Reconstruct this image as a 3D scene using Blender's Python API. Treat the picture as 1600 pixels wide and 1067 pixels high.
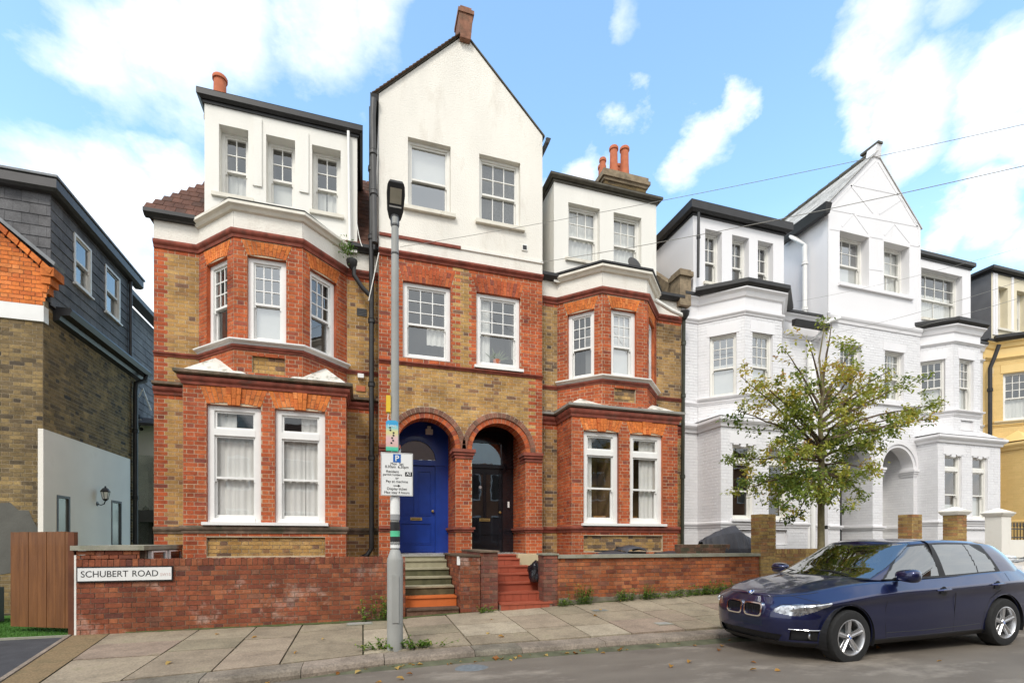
import bpy, bmesh, math, random
from mathutils import Vector, Matrix, noise
random.seed(11)
S = bpy.context.scene
for o in list(bpy.data.objects): bpy.data.objects.remove(o, do_unlink=True)
COL = S.collection
# ------------------------------------------------------------------ camera
CAMZ = 1.4; YAW = math.radians(17); FPX = 765.0
cam_d = bpy.data.cameras.new('camera'); cam = bpy.data.objects.new('camera', cam_d); COL.objects.link(cam)
cam.location = (0, 0, CAMZ); cam.rotation_euler = (math.radians(90), 0, -YAW)
cam_d.sensor_width = 36; cam_d.lens = 36 * FPX / 1600; cam_d.shift_y = (845 - 533.5) / 1600
cam_d.clip_end = 2000; cam_d.clip_start = 0.05
S.camera = cam
# ------------------------------------------------------------------ world: daylight sky with fair-weather cloud
SUN_EL, SUN_AZ = math.radians(48), math.radians(212)     # azimuth clockwise from +Y (behind the camera, to the left)
W = bpy.data.worlds.new('World'); S.world = W; W.use_nodes = True
def build_world():
    nt = W.node_tree; N = nt.nodes; L = nt.links; N.clear()
    out = N.new('ShaderNodeOutputWorld'); bg = N.new('ShaderNodeBackground'); bg.inputs[1].default_value = 0.15
    sky = N.new('ShaderNodeTexSky'); sky.sky_type = 'NISHITA'; sky.sun_disc = False
    sky.sun_elevation = SUN_EL; sky.sun_rotation = SUN_AZ; sky.air_density = 1.0; sky.dust_density = 0.9; sky.ozone_density = 1.0
    tc = N.new('ShaderNodeTexCoord')
    def M(op, a, b=None, c=None, clamp=False):
        n = N.new('ShaderNodeMath'); n.operation = op; n.use_clamp = clamp
        for i, v in enumerate((a, b, c)):
            if v is None: continue
            if hasattr(v, 'is_output'): L.new(v, n.inputs[i])
            else: n.inputs[i].default_value = v
        return n.outputs[0]
    d = tc.outputs['Generated']
    # warp of the direction, so cloud edges billow
    nz = N.new('ShaderNodeTexNoise'); nz.inputs['Scale'].default_value = 3.2; nz.inputs['Detail'].default_value = 9; nz.inputs['Roughness'].default_value = 0.62
    mp = N.new('ShaderNodeMapping'); mp.inputs['Scale'].default_value = (1, 1, 1.7); L.new(d, mp.inputs[0]); L.new(mp.outputs[0], nz.inputs[0])
    nf = N.new('ShaderNodeTexNoise'); nf.inputs['Scale'].default_value = 9; nf.inputs['Detail'].default_value = 7; nf.inputs['Roughness'].default_value = 0.6
    L.new(mp.outputs[0], nf.inputs[0])
    sub_ = N.new('ShaderNodeVectorMath'); sub_.operation = 'MULTIPLY_ADD'; L.new(nz.outputs[1], sub_.inputs[0]); sub_.inputs[1].default_value = (.2,.2,.2); sub_.inputs[2].default_value = (-.1,-.1,-.1)
    sb2 = N.new('ShaderNodeVectorMath'); sb2.operation = 'ADD'; L.new(d, sb2.inputs[0]); L.new(sub_.outputs[0], sb2.inputs[1]); wd = sb2.outputs[0]
    def direction(u, v):
        t = (u - 800) / FPX; r = Vector((math.sin(YAW) + t * math.cos(YAW), math.cos(YAW) - t * math.sin(YAW), (845 - v) / FPX))
        return r.normalized()
    # (u, v of a cloud's middle, angular size, weight): fair-weather clouds stand in these directions
    blobs = [(120,60,.09,.8),(230,45,.10,.95),(330,20,.09,.95),(470,30,.10,1.0),(560,50,.07,.85),(410,100,.045,.6),(230,135,.05,.55),(180,310,.085,1.0),(100,330,.10,1.0),(265,265,.065,.95),(40,430,.15,1.0),(210,470,.12,.95),(120,225,.04,.45),(310,330,.07,.9),(20,330,.09,.9),
             (985,195,.03,.66),(1010,180,.028,.62),(1140,190,.035,.85),(1105,235,.045,.85),(1080,275,.04,.74),(1150,205,.03,.75),(920,265,.045,.95),(880,285,.04,.8),(960,275,.035,.7),(985,45,.035,.45),(1370,60,.07,.85),(1350,130,.065,.95),(1430,150,.07,1.0),(1330,195,.045,.9),(1420,215,.055,.9),(1580,130,.055,.95),(1545,215,.055,.95),(1610,220,.05,.9),(1310,110,.03,.7),
             (1520,315,.04,1.05),(1470,350,.04,1.0),(1540,350,.035,.9),(1440,380,.035,.8),(1600,390,.05,.7),(1490,20,.04,.6),(545,185,.03,.5),(600,10,.05,.7),(30,150,.04,.35)]
    acc = None
    for (u, v, s, w) in blobs:
        c = direction(u, v)
        dot = N.new('ShaderNodeVectorMath'); dot.operation = 'DISTANCE'; L.new(wd, dot.inputs[0]); dot.inputs[1].default_value = c
        q = M('DIVIDE', dot.outputs['Value'], s); q = M('MULTIPLY', q, q); q = M('MULTIPLY', q, -1); q = M('EXPONENT', q)
        q = M('MULTIPLY', q, w)
        acc = q if acc is None else M('MAXIMUM', acc, q)
    # unseen sky: near-full cloud added to whiten the light and window reflections
    sep = N.new('ShaderNodeSeparateXYZ'); L.new(d, sep.inputs[0])
    vd = N.new('ShaderNodeVectorMath'); vd.operation = 'DOT_PRODUCT'; L.new(d, vd.inputs[0]); vd.inputs[1].default_value = (math.sin(YAW)*.93, math.cos(YAW)*.93, .36)
    back = M('MULTIPLY', M('SUBTRACT', .56, vd.outputs['Value']), 2.2, clamp=True)
    acc = M('MAXIMUM', acc, M('MULTIPLY', back, 1.15))
    f = M('ADD', acc, M('MULTIPLY', M('SUBTRACT', nz.outputs[0], 0.5), 1.0))
    f = M('ADD', f, M('MULTIPLY', M('SUBTRACT', nf.outputs[0], 0.5), 0.55))
    f = M('SUBTRACT', f, 0.34); f = M('MULTIPLY', f, 1.7, clamp=True)
    f = M('SMOOTH_MIN', f, 1.0, 0.2, clamp=True)
    # pale veil towards the horizon
    veil = M('SUBTRACT', 1.0, M('MULTIPLY', sep.outputs[2], 1.9), clamp=True); veil = M('MULTIPLY', veil, 0.7)
    cool = N.new('ShaderNodeMix'); cool.data_type = 'RGBA'; cool.blend_type = 'MULTIPLY'; cool.inputs[0].default_value = 1.0
    L.new(sky.outputs[0], cool.inputs[6]); cool.inputs[7].default_value = (1.9, 2.15, 2.05, 1)
    m0 = N.new('ShaderNodeMix'); m0.data_type = 'RGBA'; L.new(veil, m0.inputs[0]); L.new(cool.outputs[2], m0.inputs[6]); m0.inputs[7].default_value = (5.2, 6.9, 7.7, 1)
    m1 = N.new('ShaderNodeMix'); m1.data_type = 'RGBA'; L.new(f, m1.inputs[0]); L.new(m0.outputs[2], m1.inputs[6]); cc = N.new('ShaderNodeMix'); cc.data_type = 'RGBA'; L.new(M('MULTIPLY', M('SUBTRACT', nf.outputs[0], .35), 3.0, clamp=True), cc.inputs[0]); cc.inputs[6].default_value = (6.0, 6.25, 6.5, 1); cc.inputs[7].default_value = (7.1, 7.15, 7.15, 1); L.new(cc.outputs[2], m1.inputs[7])
    L.new(m1.outputs[2], bg.inputs[0]); L.new(bg.outputs[0], out.inputs[0])
build_world()
sl = bpy.data.lights.new('sun', 'SUN'); sun = bpy.data.objects.new('sun', sl); COL.objects.link(sun)
sl.energy = 1.5; sl.angle = math.radians(16); sl.color = (1, .955, .88)
sun.rotation_euler = (math.pi/2 - SUN_EL, 0, math.pi - SUN_AZ)
VS = S.view_settings; VS.view_transform = 'Standard'; VS.look = 'None'; VS.gamma = 1; VS.use_curve_mapping = False; VS.exposure = 0.56
S.render.engine = 'CYCLES'
S.cycles.max_bounces = 6; S.cycles.diffuse_bounces = 3; S.cycles.glossy_bounces = 3; S.cycles.transmission_bounces = 3; S.cycles.transparent_max_bounces = 12; S.cycles.caustics_reflective = False

# ------------------------------------------------------------------ materials
MATS = {}
def mat(name, col, rough=.7, var=.12, scale=6, bump=0, bscale=60, metal=0, col2=None, spec=.4, coat=0, dirt=None, dscale=1.3, stretch=None, attr=False):
    """base colour broken up with noise; optional second colour in patches (dirt) and fine relief"""
    m = bpy.data.materials.new(name); m.use_nodes = True; nt = m.node_tree; N = nt.nodes; L = nt.links
    b = N['Principled BSDF']; b.inputs['Roughness'].default_value = rough; b.inputs['Metallic'].default_value = metal
    b.inputs['Specular IOR Level'].default_value = spec; b.inputs['Coat Weight'].default_value = coat; b.inputs['Coat Roughness'].default_value = .04
    tc = N.new('ShaderNodeTexCoord'); geo = N.new('ShaderNodeNewGeometry')
    pos = geo.outputs['Position']
    if stretch:
        mp = N.new('ShaderNodeMapping'); mp.inputs['Scale'].default_value = stretch; L.new(pos, mp.inputs[0]); pos = mp.outputs[0]
    nz = N.new('ShaderNodeTexNoise'); nz.inputs['Scale'].default_value = scale; nz.inputs['Detail'].default_value = 5; L.new(pos, nz.inputs[0])
    cr = N.new('ShaderNodeMapRange'); cr.inputs[1].default_value = .3; cr.inputs[2].default_value = .7; L.new(nz.outputs[0], cr.inputs[0])
    mx = N.new('ShaderNodeMix'); mx.data_type = 'RGBA'; L.new(cr.outputs[0], mx.inputs[0])
    c1 = col2 if col2 else tuple(c * (1 + var) for c in col); c0 = col if col2 else tuple(c * (1 - var) for c in col)
    mx.inputs[6].default_value = (*c0, 1); mx.inputs[7].default_value = (*c1, 1)
    cur = mx.outputs[2]
    if dirt:
        n2 = N.new('ShaderNodeTexNoise'); n2.inputs['Scale'].default_value = dscale; n2.inputs['Detail'].default_value = 8; n2.inputs['Roughness'].default_value = .7; L.new(pos, n2.inputs[0])
        r2 = N.new('ShaderNodeMapRange'); r2.inputs[1].default_value = dirt[3]; r2.inputs[2].default_value = dirt[3] + .16; r2.inputs[4].default_value = dirt[4] if len(dirt) > 4 else .6; L.new(n2.outputs[0], r2.inputs[0])
        m2 = N.new('ShaderNodeMix'); m2.data_type = 'RGBA'; L.new(r2.outputs[0], m2.inputs[0]); L.new(cur, m2.inputs[6]); m2.inputs[7].default_value = (*dirt[:3], 1); cur = m2.outputs[2]
    L.new(cur, b.inputs['Base Color'])
    if bump:
        n3 = N.new('ShaderNodeTexNoise'); n3.inputs['Scale'].default_value = bscale; n3.inputs['Detail'].default_value = 4; L.new(geo.outputs['Position'], n3.inputs[0])
        bp = N.new('ShaderNodeBump'); bp.inputs['Strength'].default_value = bump; bp.inputs['Distance'].default_value = .01; L.new(n3.outputs[0], bp.inputs['Height']); L.new(bp.outputs[0], b.inputs['Normal'])
    MATS[name] = m; return m
def brickmat(name, stops, rough=.85, patch=None, hue=.0, amp=(.58,1.28), grain=.16):
    """each brick takes its own colour from the ramp (a per-brick number), plus fine grain and grime"""
    m = bpy.data.materials.new(name); m.use_nodes = True; nt = m.node_tree; N = nt.nodes; L = nt.links
    b = N['Principled BSDF']; b.inputs['Roughness'].default_value = rough; b.inputs['Specular IOR Level'].default_value = .25
    at = N.new('ShaderNodeAttribute'); at.attribute_name = 'rnd'; oi = N.new('ShaderNodeObjectInfo')
    ad = N.new('ShaderNodeMath'); ad.operation = 'ADD'; L.new(at.outputs['Fac'], ad.inputs[0]); L.new(oi.outputs['Random'], ad.inputs[1])
    fr = N.new('ShaderNodeMath'); fr.operation = 'FRACT'; L.new(ad.outputs[0], fr.inputs[0])
    rp = N.new('ShaderNodeValToRGB'); el = rp.color_ramp.elements
    while len(el) < len(stops): el.new(0.5)
    for e, (p, c) in zip(el, stops): e.position = p; e.color = (*c, 1)
    L.new(fr.outputs[0], rp.inputs[0])
    geo = N.new('ShaderNodeNewGeometry')
    nz = N.new('ShaderNodeTexNoise'); nz.inputs['Scale'].default_value = 2.2; nz.inputs['Detail'].default_value = 9; nz.inputs['Roughness'].default_value = .72; L.new(geo.outputs['Position'], nz.inputs[0])
    mr = N.new('ShaderNodeMapRange'); mr.inputs[1].default_value = .33; mr.inputs[2].default_value = .66; mr.inputs[3].default_value = amp[0]; mr.inputs[4].default_value = amp[1]; L.new(nz.outputs[0], mr.inputs[0])
    mu = N.new('ShaderNodeMix'); mu.data_type = 'RGBA'; mu.blend_type = 'MULTIPLY'; mu.inputs[0].default_value = 1; L.new(rp.outputs[0], mu.inputs[6]); L.new(mr.outputs[0], mu.inputs[7])
    cur = mu.outputs[2]
    if patch:
        n2 = N.new('ShaderNodeTexNoise'); n2.inputs['Scale'].default_value = patch[5] if len(patch) > 5 else 3; n2.inputs['Detail'].default_value = 8; n2.inputs['Roughness'].default_value = .75; L.new(geo.outputs['Position'], n2.inputs[0])
        r2 = N.new('ShaderNodeMapRange'); r2.inputs[1].default_value = patch[3]; r2.inputs[2].default_value = patch[3] + .12; r2.inputs[4].default_value = patch[4]; L.new(n2.outputs[0], r2.inputs[0])
        m2 = N.new('ShaderNodeMix'); m2.data_type = 'RGBA'; L.new(r2.outputs[0], m2.inputs[0]); L.new(cur, m2.inputs[6]); m2.inputs[7].default_value = (*patch[:3], 1); cur = m2.outputs[2]
    L.new(cur, b.inputs['Base Color'])
    ns_ = N.new('ShaderNodeTexNoise'); ns_.inputs['Scale'].default_value = 45; ns_.inputs['Detail'].default_value = 3; L.new(geo.outputs['Position'], ns_.inputs[0]); rs_ = N.new('ShaderNodeMapRange'); rs_.inputs[1].default_value = .35; rs_.inputs[2].default_value = .65; rs_.inputs[3].default_value = 1-grain; rs_.inputs[4].default_value = 1+grain; L.new(ns_.outputs[0], rs_.inputs[0])
    mg = N.new('ShaderNodeMix'); mg.data_type = 'RGBA'; mg.blend_type = 'MULTIPLY'; mg.inputs[0].default_value = 1; L.new(cur, mg.inputs[6]); L.new(rs_.outputs[0], mg.inputs[7]); L.new(mg.outputs[2], b.inputs['Base Color'])
    n3 = N.new('ShaderNodeTexNoise'); n3.inputs['Scale'].default_value = 55; n3.inputs['Detail'].default_value = 4; L.new(geo.outputs['Position'], n3.inputs[0])
    bp = N.new('ShaderNodeBump'); bp.inputs['Strength'].default_value = .5; bp.inputs['Distance'].default_value = .006; L.new(n3.outputs[0], bp.inputs['Height']); L.new(bp.outputs[0], b.inputs['Normal'])
    MATS[name] = m; return m
def glassmat(name, base=.16, tint=(.93,.94,.93), rough=0.0, trans=1.0):
    m = bpy.data.materials.new(name); m.use_nodes = True; nt = m.node_tree; N = nt.nodes; L = nt.links; N.clear()
    out = N.new('ShaderNodeOutputMaterial'); tr = N.new('ShaderNodeBsdfTransparent'); tr.inputs[0].default_value = (*[c * trans for c in tint], 1)
    gl = N.new('ShaderNodeBsdfGlossy'); gl.inputs['Roughness'].default_value = rough; gl.inputs[0].default_value = (.95, .97, .98, 1)
    g0 = N.new('ShaderNodeNewGeometry'); dt = N.new('ShaderNodeVectorMath'); dt.operation = 'DOT_PRODUCT'; L.new(g0.outputs['Incoming'], dt.inputs[0]); L.new(g0.outputs['Normal'], dt.inputs[1])
    ab = N.new('ShaderNodeMath'); ab.operation = 'ABSOLUTE'; L.new(dt.outputs['Value'], ab.inputs[0]); om = N.new('ShaderNodeMath'); om.operation = 'SUBTRACT'; om.inputs[0].default_value = 1; L.new(ab.outputs[0], om.inputs[1])
    pw_ = N.new('ShaderNodeMath'); pw_.operation = 'POWER'; L.new(om.outputs[0], pw_.inputs[0]); pw_.inputs[1].default_value = 4; fz = N.new('ShaderNodeMath'); fz.operation = 'MULTIPLY_ADD'; L.new(pw_.outputs[0], fz.inputs[0]); fz.inputs[1].default_value = .9; fz.inputs[2].default_value = .05
    a = N.new('ShaderNodeMath'); a.operation = 'ADD'; a.use_clamp = True; L.new(fz.outputs[0], a.inputs[0]); a.inputs[1].default_value = base
    mx = N.new('ShaderNodeMixShader'); L.new(a.outputs[0], mx.inputs[0]); L.new(tr.outputs[0], mx.inputs[1]); L.new(gl.outputs[0], mx.inputs[2]); L.new(mx.outputs[0], out.inputs[0])
    # old glass is never quite flat
    geo = N.new('ShaderNodeNewGeometry'); n3 = N.new('ShaderNodeTexNoise'); n3.inputs['Scale'].default_value = 2.5; L.new(geo.outputs['Position'], n3.inputs[0])
    bp = N.new('ShaderNodeBump'); bp.inputs['Strength'].default_value = .05; bp.inputs['Distance'].default_value = .02; L.new(n3.outputs[0], bp.inputs['Height']); L.new(bp.outputs[0], gl.inputs['Normal'])
    MATS[name] = m; return m
brickmat('red', [(0,(.34,.075,.032)),(.25,(.47,.11,.038)),(.5,(.4,.085,.033)),(.75,(.52,.145,.05)),(.93,(.36,.09,.045)),(1,(.22,.065,.045))], patch=(.2,.06,.035,.6,.55))
brickmat('orange', [(0,(.62,.17,.045)),(.4,(.7,.21,.05)),(.7,(.56,.14,.04)),(1,(.75,.26,.08))], patch=(.3,.1,.05,.62,.5))
brickmat('yellow', [(0,(.40,.225,.08)),(.25,(.47,.285,.10)),(.5,(.41,.22,.07)),(.7,(.5,.31,.12)),(.88,(.33,.175,.075)),(.96,(.24,.13,.08)),(1,(.15,.09,.06))], patch=(.17,.12,.065,.6,.5))
brickmat('stock', [(0,(.17,.12,.06)),(.3,(.27,.19,.085)),(.5,(.12,.09,.055)),(.7,(.32,.22,.095)),(1,(.06,.05,.042))], patch=(.055,.048,.035,.56,.6))
brickmat('gardenred', [(0,(.2,.06,.033)),(.2,(.28,.085,.04)),(.4,(.17,.052,.032)),(.6,(.32,.11,.05)),(.8,(.22,.07,.037)),(.93,(.12,.045,.033)),(1,(.32,.14,.08))], patch=(.5,.38,.32,.55,.62,1.5))
brickmat('gardenorange', [(0,(.3,.09,.04)),(.3,(.4,.125,.045)),(.5,(.2,.06,.035)),(.8,(.44,.16,.065)),(1,(.22,.09,.06))], patch=(.12,.09,.06,.64,.6,2.2))
brickmat('painted', [(0,(.79,.78,.79)),(1,(.83,.82,.825))], rough=.6, amp=(.95,1.03), grain=.03)
brickmat('yellowpaint', [(0,(.74,.53,.22)),(1,(.79,.57,.25))], rough=.6, amp=(.93,1.05), grain=.03)
brickmat('archdark', [(0,(.2,.1,.07)),(.5,(.29,.13,.085)),(1,(.15,.09,.065))], patch=(.1,.09,.06,.55,.5,5))
brickmat('mossbrick', [(0,(.1,.07,.05)),(.5,(.17,.09,.06)),(1,(.07,.07,.045))])
mat('mortar', (.58,.47,.33), .95, .15, 5, .4, 90, dirt=(.28,.22,.15,.58,.6))
mat('mortar_dark', (.36,.29,.2), .95, .25, 5, .4, 90, dirt=(.1,.09,.06,.5,.6))
mat('mortar_garden', (.27,.2,.145), .95, .25, 4, .4, 90, dirt=(.1,.09,.06,.55,.7))
mat('roughcast', (.82,.78,.70), .85, .05, 2, 1.0, 34, dirt=(.56,.49,.4,.56,.4), dscale=2.2, stretch=(1,1,.3))
mat('render_white', (.82,.795,.73), .8, .04, 2, .35, 30, dirt=(.52,.44,.34,.58,.4), dscale=2.2, stretch=(1,1,.3))
mat('house_white', (.82,.805,.81), .6, .02, 1, .1, 40, dirt=(.62,.6,.57,.6,.28), dscale=2.4, stretch=(1,1,.25))
mat('house_joint', (.73,.72,.72), .8, .1, 3)  # joint shade and dirt put into the colour, so the painted courses show
mat('house_cream', (.76,.68,.5), .7, .05, 2, .15, 40)
mat('yellow_render', (.8,.58,.25), .65, .05, 2, .15, 40)
mat('trim_white', (.84,.83,.8), .4, .04, 5, .05, 60)
mat('trim_cream', (.82,.8,.745), .45, .05, 5, .05, 60, dirt=(.45,.38,.26,.62,.4), dscale=4)
mat('sill_aged', (.74,.7,.6), .7, .1, 4, .2, 60, dirt=(.25,.2,.13,.55,.6), dscale=4)
mat('moulding_red', (.26,.07,.045), .85, .35, 7, .3, 60, dirt=(.09,.07,.055,.52,.7), dscale=4)
mat('moulding_moss', (.2,.14,.1), .9, .4, 7, .5, 50, dirt=(.07,.075,.045,.45,.8), dscale=3)
mat('stone_grey', (.33,.32,.29), .8, .15, 6, .3, 50, dirt=(.16,.15,.11,.52,.6), dscale=3)
mat('stone_buff', (.58,.48,.3), .8, .1, 6, .3, 50)
mat('coping_stone', (.3,.29,.23), .9, .2, 6, .4, 50, dirt=(.12,.13,.07,.5,.7), dscale=3)
mat('black_paint', (.028,.027,.027), .4, .2, 5)
mat('grey_pipe', (.07,.068,.066), .4, .15, 5)
mat('green_pipe', (.05,.055,.04), .45, .2, 5)
mat('lead', (.2,.21,.22), .6, .2, 5, dirt=(.07,.07,.06,.55,.5))
mat('roof_tile', (.12,.06,.042), .85, .25, 9, .3, 60, dirt=(.06,.055,.04,.5,.6), dscale=5)
mat('roof_pale', (.62,.6,.57), .7, .08, 9)
mat('slate', (.14,.138,.14), .75, .14, 3, .2, 40, attr=True)
brickmat('slate_tile', [(0,(.115,.113,.118)),(.5,(.15,.148,.152)),(1,(.13,.126,.128))], rough=.75)
mat('terracotta', (.5,.15,.07), .8, .12, 8, .2, 40)
mat('curtain', (.74,.73,.69), .9, .04, 3)
mat('blind', (.7,.7,.67), .8, .04, 3)
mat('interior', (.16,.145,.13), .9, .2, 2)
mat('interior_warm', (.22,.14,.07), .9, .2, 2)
mat('blue_paint', (.014,.05,.3), .3, .12, 5, coat=.3)
mat('black_gloss', (.012,.012,.016), .15, .2, 5, coat=.6)
mat('brass', (.6,.42,.16), .35, .15, 8, metal=1)
mat('red_tile', (.36,.09,.05), .45, .1, 5, .15, 60, dirt=(.3,.06,.04,.58,.6), dscale=5)
mat('orange_tile', (.62,.15,.035), .55, .1, 5, dirt=(.35,.12,.05,.6,.6), dscale=5)
mat('step_moss', (.1,.095,.05), .9, .3, 7, .4, 50, dirt=(.05,.05,.025,.5,.7), dscale=4)
mat('step_nose', (.33,.3,.2), .85, .15, 7, .3, 50)
glassmat('glass', .10); glassmat('glass_dark', .08, (.45,.45,.45)); glassmat('glass_bright', .24); glassmat('glass_car', .2, (.13,.16,.15)); glassmat('glass_screen', .24, (.45,.5,.46)); glassmat('glass_clear', .04, (.98,.98,.98))

# ------------------------------------------------------------------ mesh builder
class MB:
    def __init__(s): s.v = []; s.f = []; s.r = []
    def quad(s, a, b, c, d, r=0):
        i = len(s.v); s.v += [tuple(a), tuple(b), tuple(c), tuple(d)]; s.f.append((i, i+1, i+2, i+3)); s.r.append(r)
    def poly(s, pts, r=0):
        i = len(s.v); s.v += [tuple(p) for p in pts]; s.f.append(tuple(range(i, i+len(pts)))); s.r.append(r)
    def hexa(s, P, r=0, skip=()):
        # P: 8 points, bottom 0-3 (ccw seen from above), top 4-7
        i = len(s.v); s.v += [tuple(p) for p in P]
        for k, f in enumerate(((3,2,1,0),(4,5,6,7),(0,1,5,4),(1,2,6,5),(2,3,7,6),(3,0,4,7))):
            if k in skip: continue
            s.f.append(tuple(i+q for q in f)); s.r.append(r)
    def box(s, x0, x1, y0, y1, z0, z1, r=0):
        s.hexa([(x0,y0,z0),(x1,y0,z0),(x1,y1,z0),(x0,y1,z0),(x0,y0,z1),(x1,y0,z1),(x1,y1,z1),(x0,y1,z1)], r)
    def fbox(s, fr, a0, a1, t0, t1, z0, z1, r=0):
        # t1 is the outer side (towards the viewer of the face)
        T = fr.T
        s.hexa([T(a0,t1,z0),T(a1,t1,z0),T(a1,t0,z0),T(a0,t0,z0),T(a0,t1,z1),T(a1,t1,z1),T(a1,t0,z1),T(a0,t0,z1)], r)
    def tube(s, path, rad, n=8, caps=True, r=0):
        path = [Vector(p) for p in path]; m = len(path); rads = rad if isinstance(rad, (list, tuple)) else [rad]*m
        up = None; base = len(s.v)
        for k, p in enumerate(path):
            d = (path[min(k+1,m-1)] - path[max(k-1,0)]).normalized()
            if up is None or abs(up.dot(d)) > .99: up = Vector((0,0,1)) if abs(d.z) < .9 else Vector((1,0,0))
            a = d.cross(up).normalized(); b = d.cross(a).normalized(); up = -b if False else up
            for j in range(n):
                t = 2*math.pi*j/n; s.v.append(tuple(p + (a*math.cos(t) + b*math.sin(t))*rads[k]))
        for k in range(m-1):
            for j in range(n):
                q = base+k*n; s.f.append((q+j, q+(j+1)%n, q+n+(j+1)%n, q+n+j)); s.r.append(r)
        if caps:
            s.f.append(tuple(base+j for j in range(n-1,-1,-1))); s.r.append(r)
            s.f.append(tuple(base+(m-1)*n+j for j in range(n))); s.r.append(r)
    def lathe(s, prof, c=(0,0,0), n=20, axis='z', r=0, M4=None):
        base = len(s.v)
        for (rad, h) in prof:
            for j in range(n):
                t = 2*math.pi*j/n; x, y = rad*math.cos(t), rad*math.sin(t)
                p = Vector((x, y, h)) if axis == 'z' else (Vector((x, h, y)) if axis == 'y' else Vector((h, x, y)))
                if M4 is not None: p = M4 @ p
                s.v.append(tuple(p + Vector(c)))
        for k in range(len(prof)-1):
            for j in range(n):
                q = base+k*n; s.f.append((q+j, q+(j+1)%n, q+n+(j+1)%n, q+n+j)); s.r.append(r)
    def sweep(s, path, prof, r=0, caps=True):
        """path: plan points left to right; prof: (t, z) outline, t outward; mitred corners"""
        m = len(path); base = len(s.v); k = len(prof); nr = []
        for i in range(m-1):
            dx, dy = path[i+1][0]-path[i][0], path[i+1][1]-path[i][1]; l = math.hypot(dx, dy); nr.append((dy/l, -dx/l))
        for i in range(m):
            if i == 0: n = nr[0]; sc = 1
            elif i == m-1: n = nr[-1]; sc = 1
            else:
                n = (nr[i-1][0]+nr[i][0], nr[i-1][1]+nr[i][1]); l = math.hypot(*n)
                n = (n[0]/l, n[1]/l); sc = 1/max(.3, n[0]*nr[i][0]+n[1]*nr[i][1])
            for (t, z) in prof: s.v.append((path[i][0]+n[0]*t*sc, path[i][1]+n[1]*t*sc, z))
        for i in range(m-1):
            for j in range(k):
                a = base+i*k+j; b = base+i*k+(j+1)%k; s.f.append((a, b, b+k, a+k)); s.r.append(r)
        if caps:
            s.f.append(tuple(base+j for j in range(k-1,-1,-1))); s.r.append(r)
            s.f.append(tuple(base+(m-1)*k+j for j in range(k))); s.r.append(r)
    def build(s, name, m=None, parent=None, smooth=False, kind=None, fix=True):
        me = bpy.data.meshes.new(name); me.from_pydata(s.v, [], s.f)
        if any(s.r):
            at = me.attributes.new('rnd', 'FLOAT', 'FACE'); at.data.foreach_set('value', s.r)
        if fix:
            bm = bmesh.new(); bm.from_mesh(me)
            if smooth: bmesh.ops.remove_doubles(bm, verts=bm.verts, dist=1e-5)
            bmesh.ops.recalc_face_normals(bm, faces=bm.faces); bm.to_mesh(me); bm.free()
        if smooth:
            me.polygons.foreach_set('use_smooth', [True]*len(me.polygons)); me.set_sharp_from_angle(angle=math.radians(38))
        o = bpy.data.objects.new(name, me); COL.objects.link(o)
        if m: me.materials.append(MATS[m] if isinstance(m, str) else m)
        if parent: o.parent = parent
        if kind: o['kind'] = kind
        return o
class FR:
    def __init__(s, a, b):
        dx, dy = b[0]-a[0], b[1]-a[1]; s.L = math.hypot(dx, dy); s.a = a; s.u = (dx/s.L, dy/s.L); s.n = (s.u[1], -s.u[0])
    def T(s, q, t, z): return (s.a[0]+s.u[0]*q+s.n[0]*t, s.a[1]+s.u[1]*q+s.n[1]*t, z)
    def rot(s): return math.atan2(s.u[1], s.u[0])
def thing(name, label, cat, group=None, loc=(0,0,0), rz=0):
    o = bpy.data.objects.new(name, None); COL.objects.link(o); o.location = loc; o.rotation_euler = (0,0,rz)
    o.empty_display_size = .2; return tag(o, label, cat, group)
def tag(o, label, cat, group=None):
    o['label'] = label; o['category'] = cat
    if group: o['group'] = group
    return o
def ray(u, v, Y):
    """where the sight line of a photograph point meets the upright plane y = Y"""
    t = (u-800)/FPX; d = Y/(math.cos(YAW)-t*math.sin(YAW)); return d*(math.sin(YAW)+t*math.cos(YAW)), CAMZ+(845-v)/FPX*d

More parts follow.
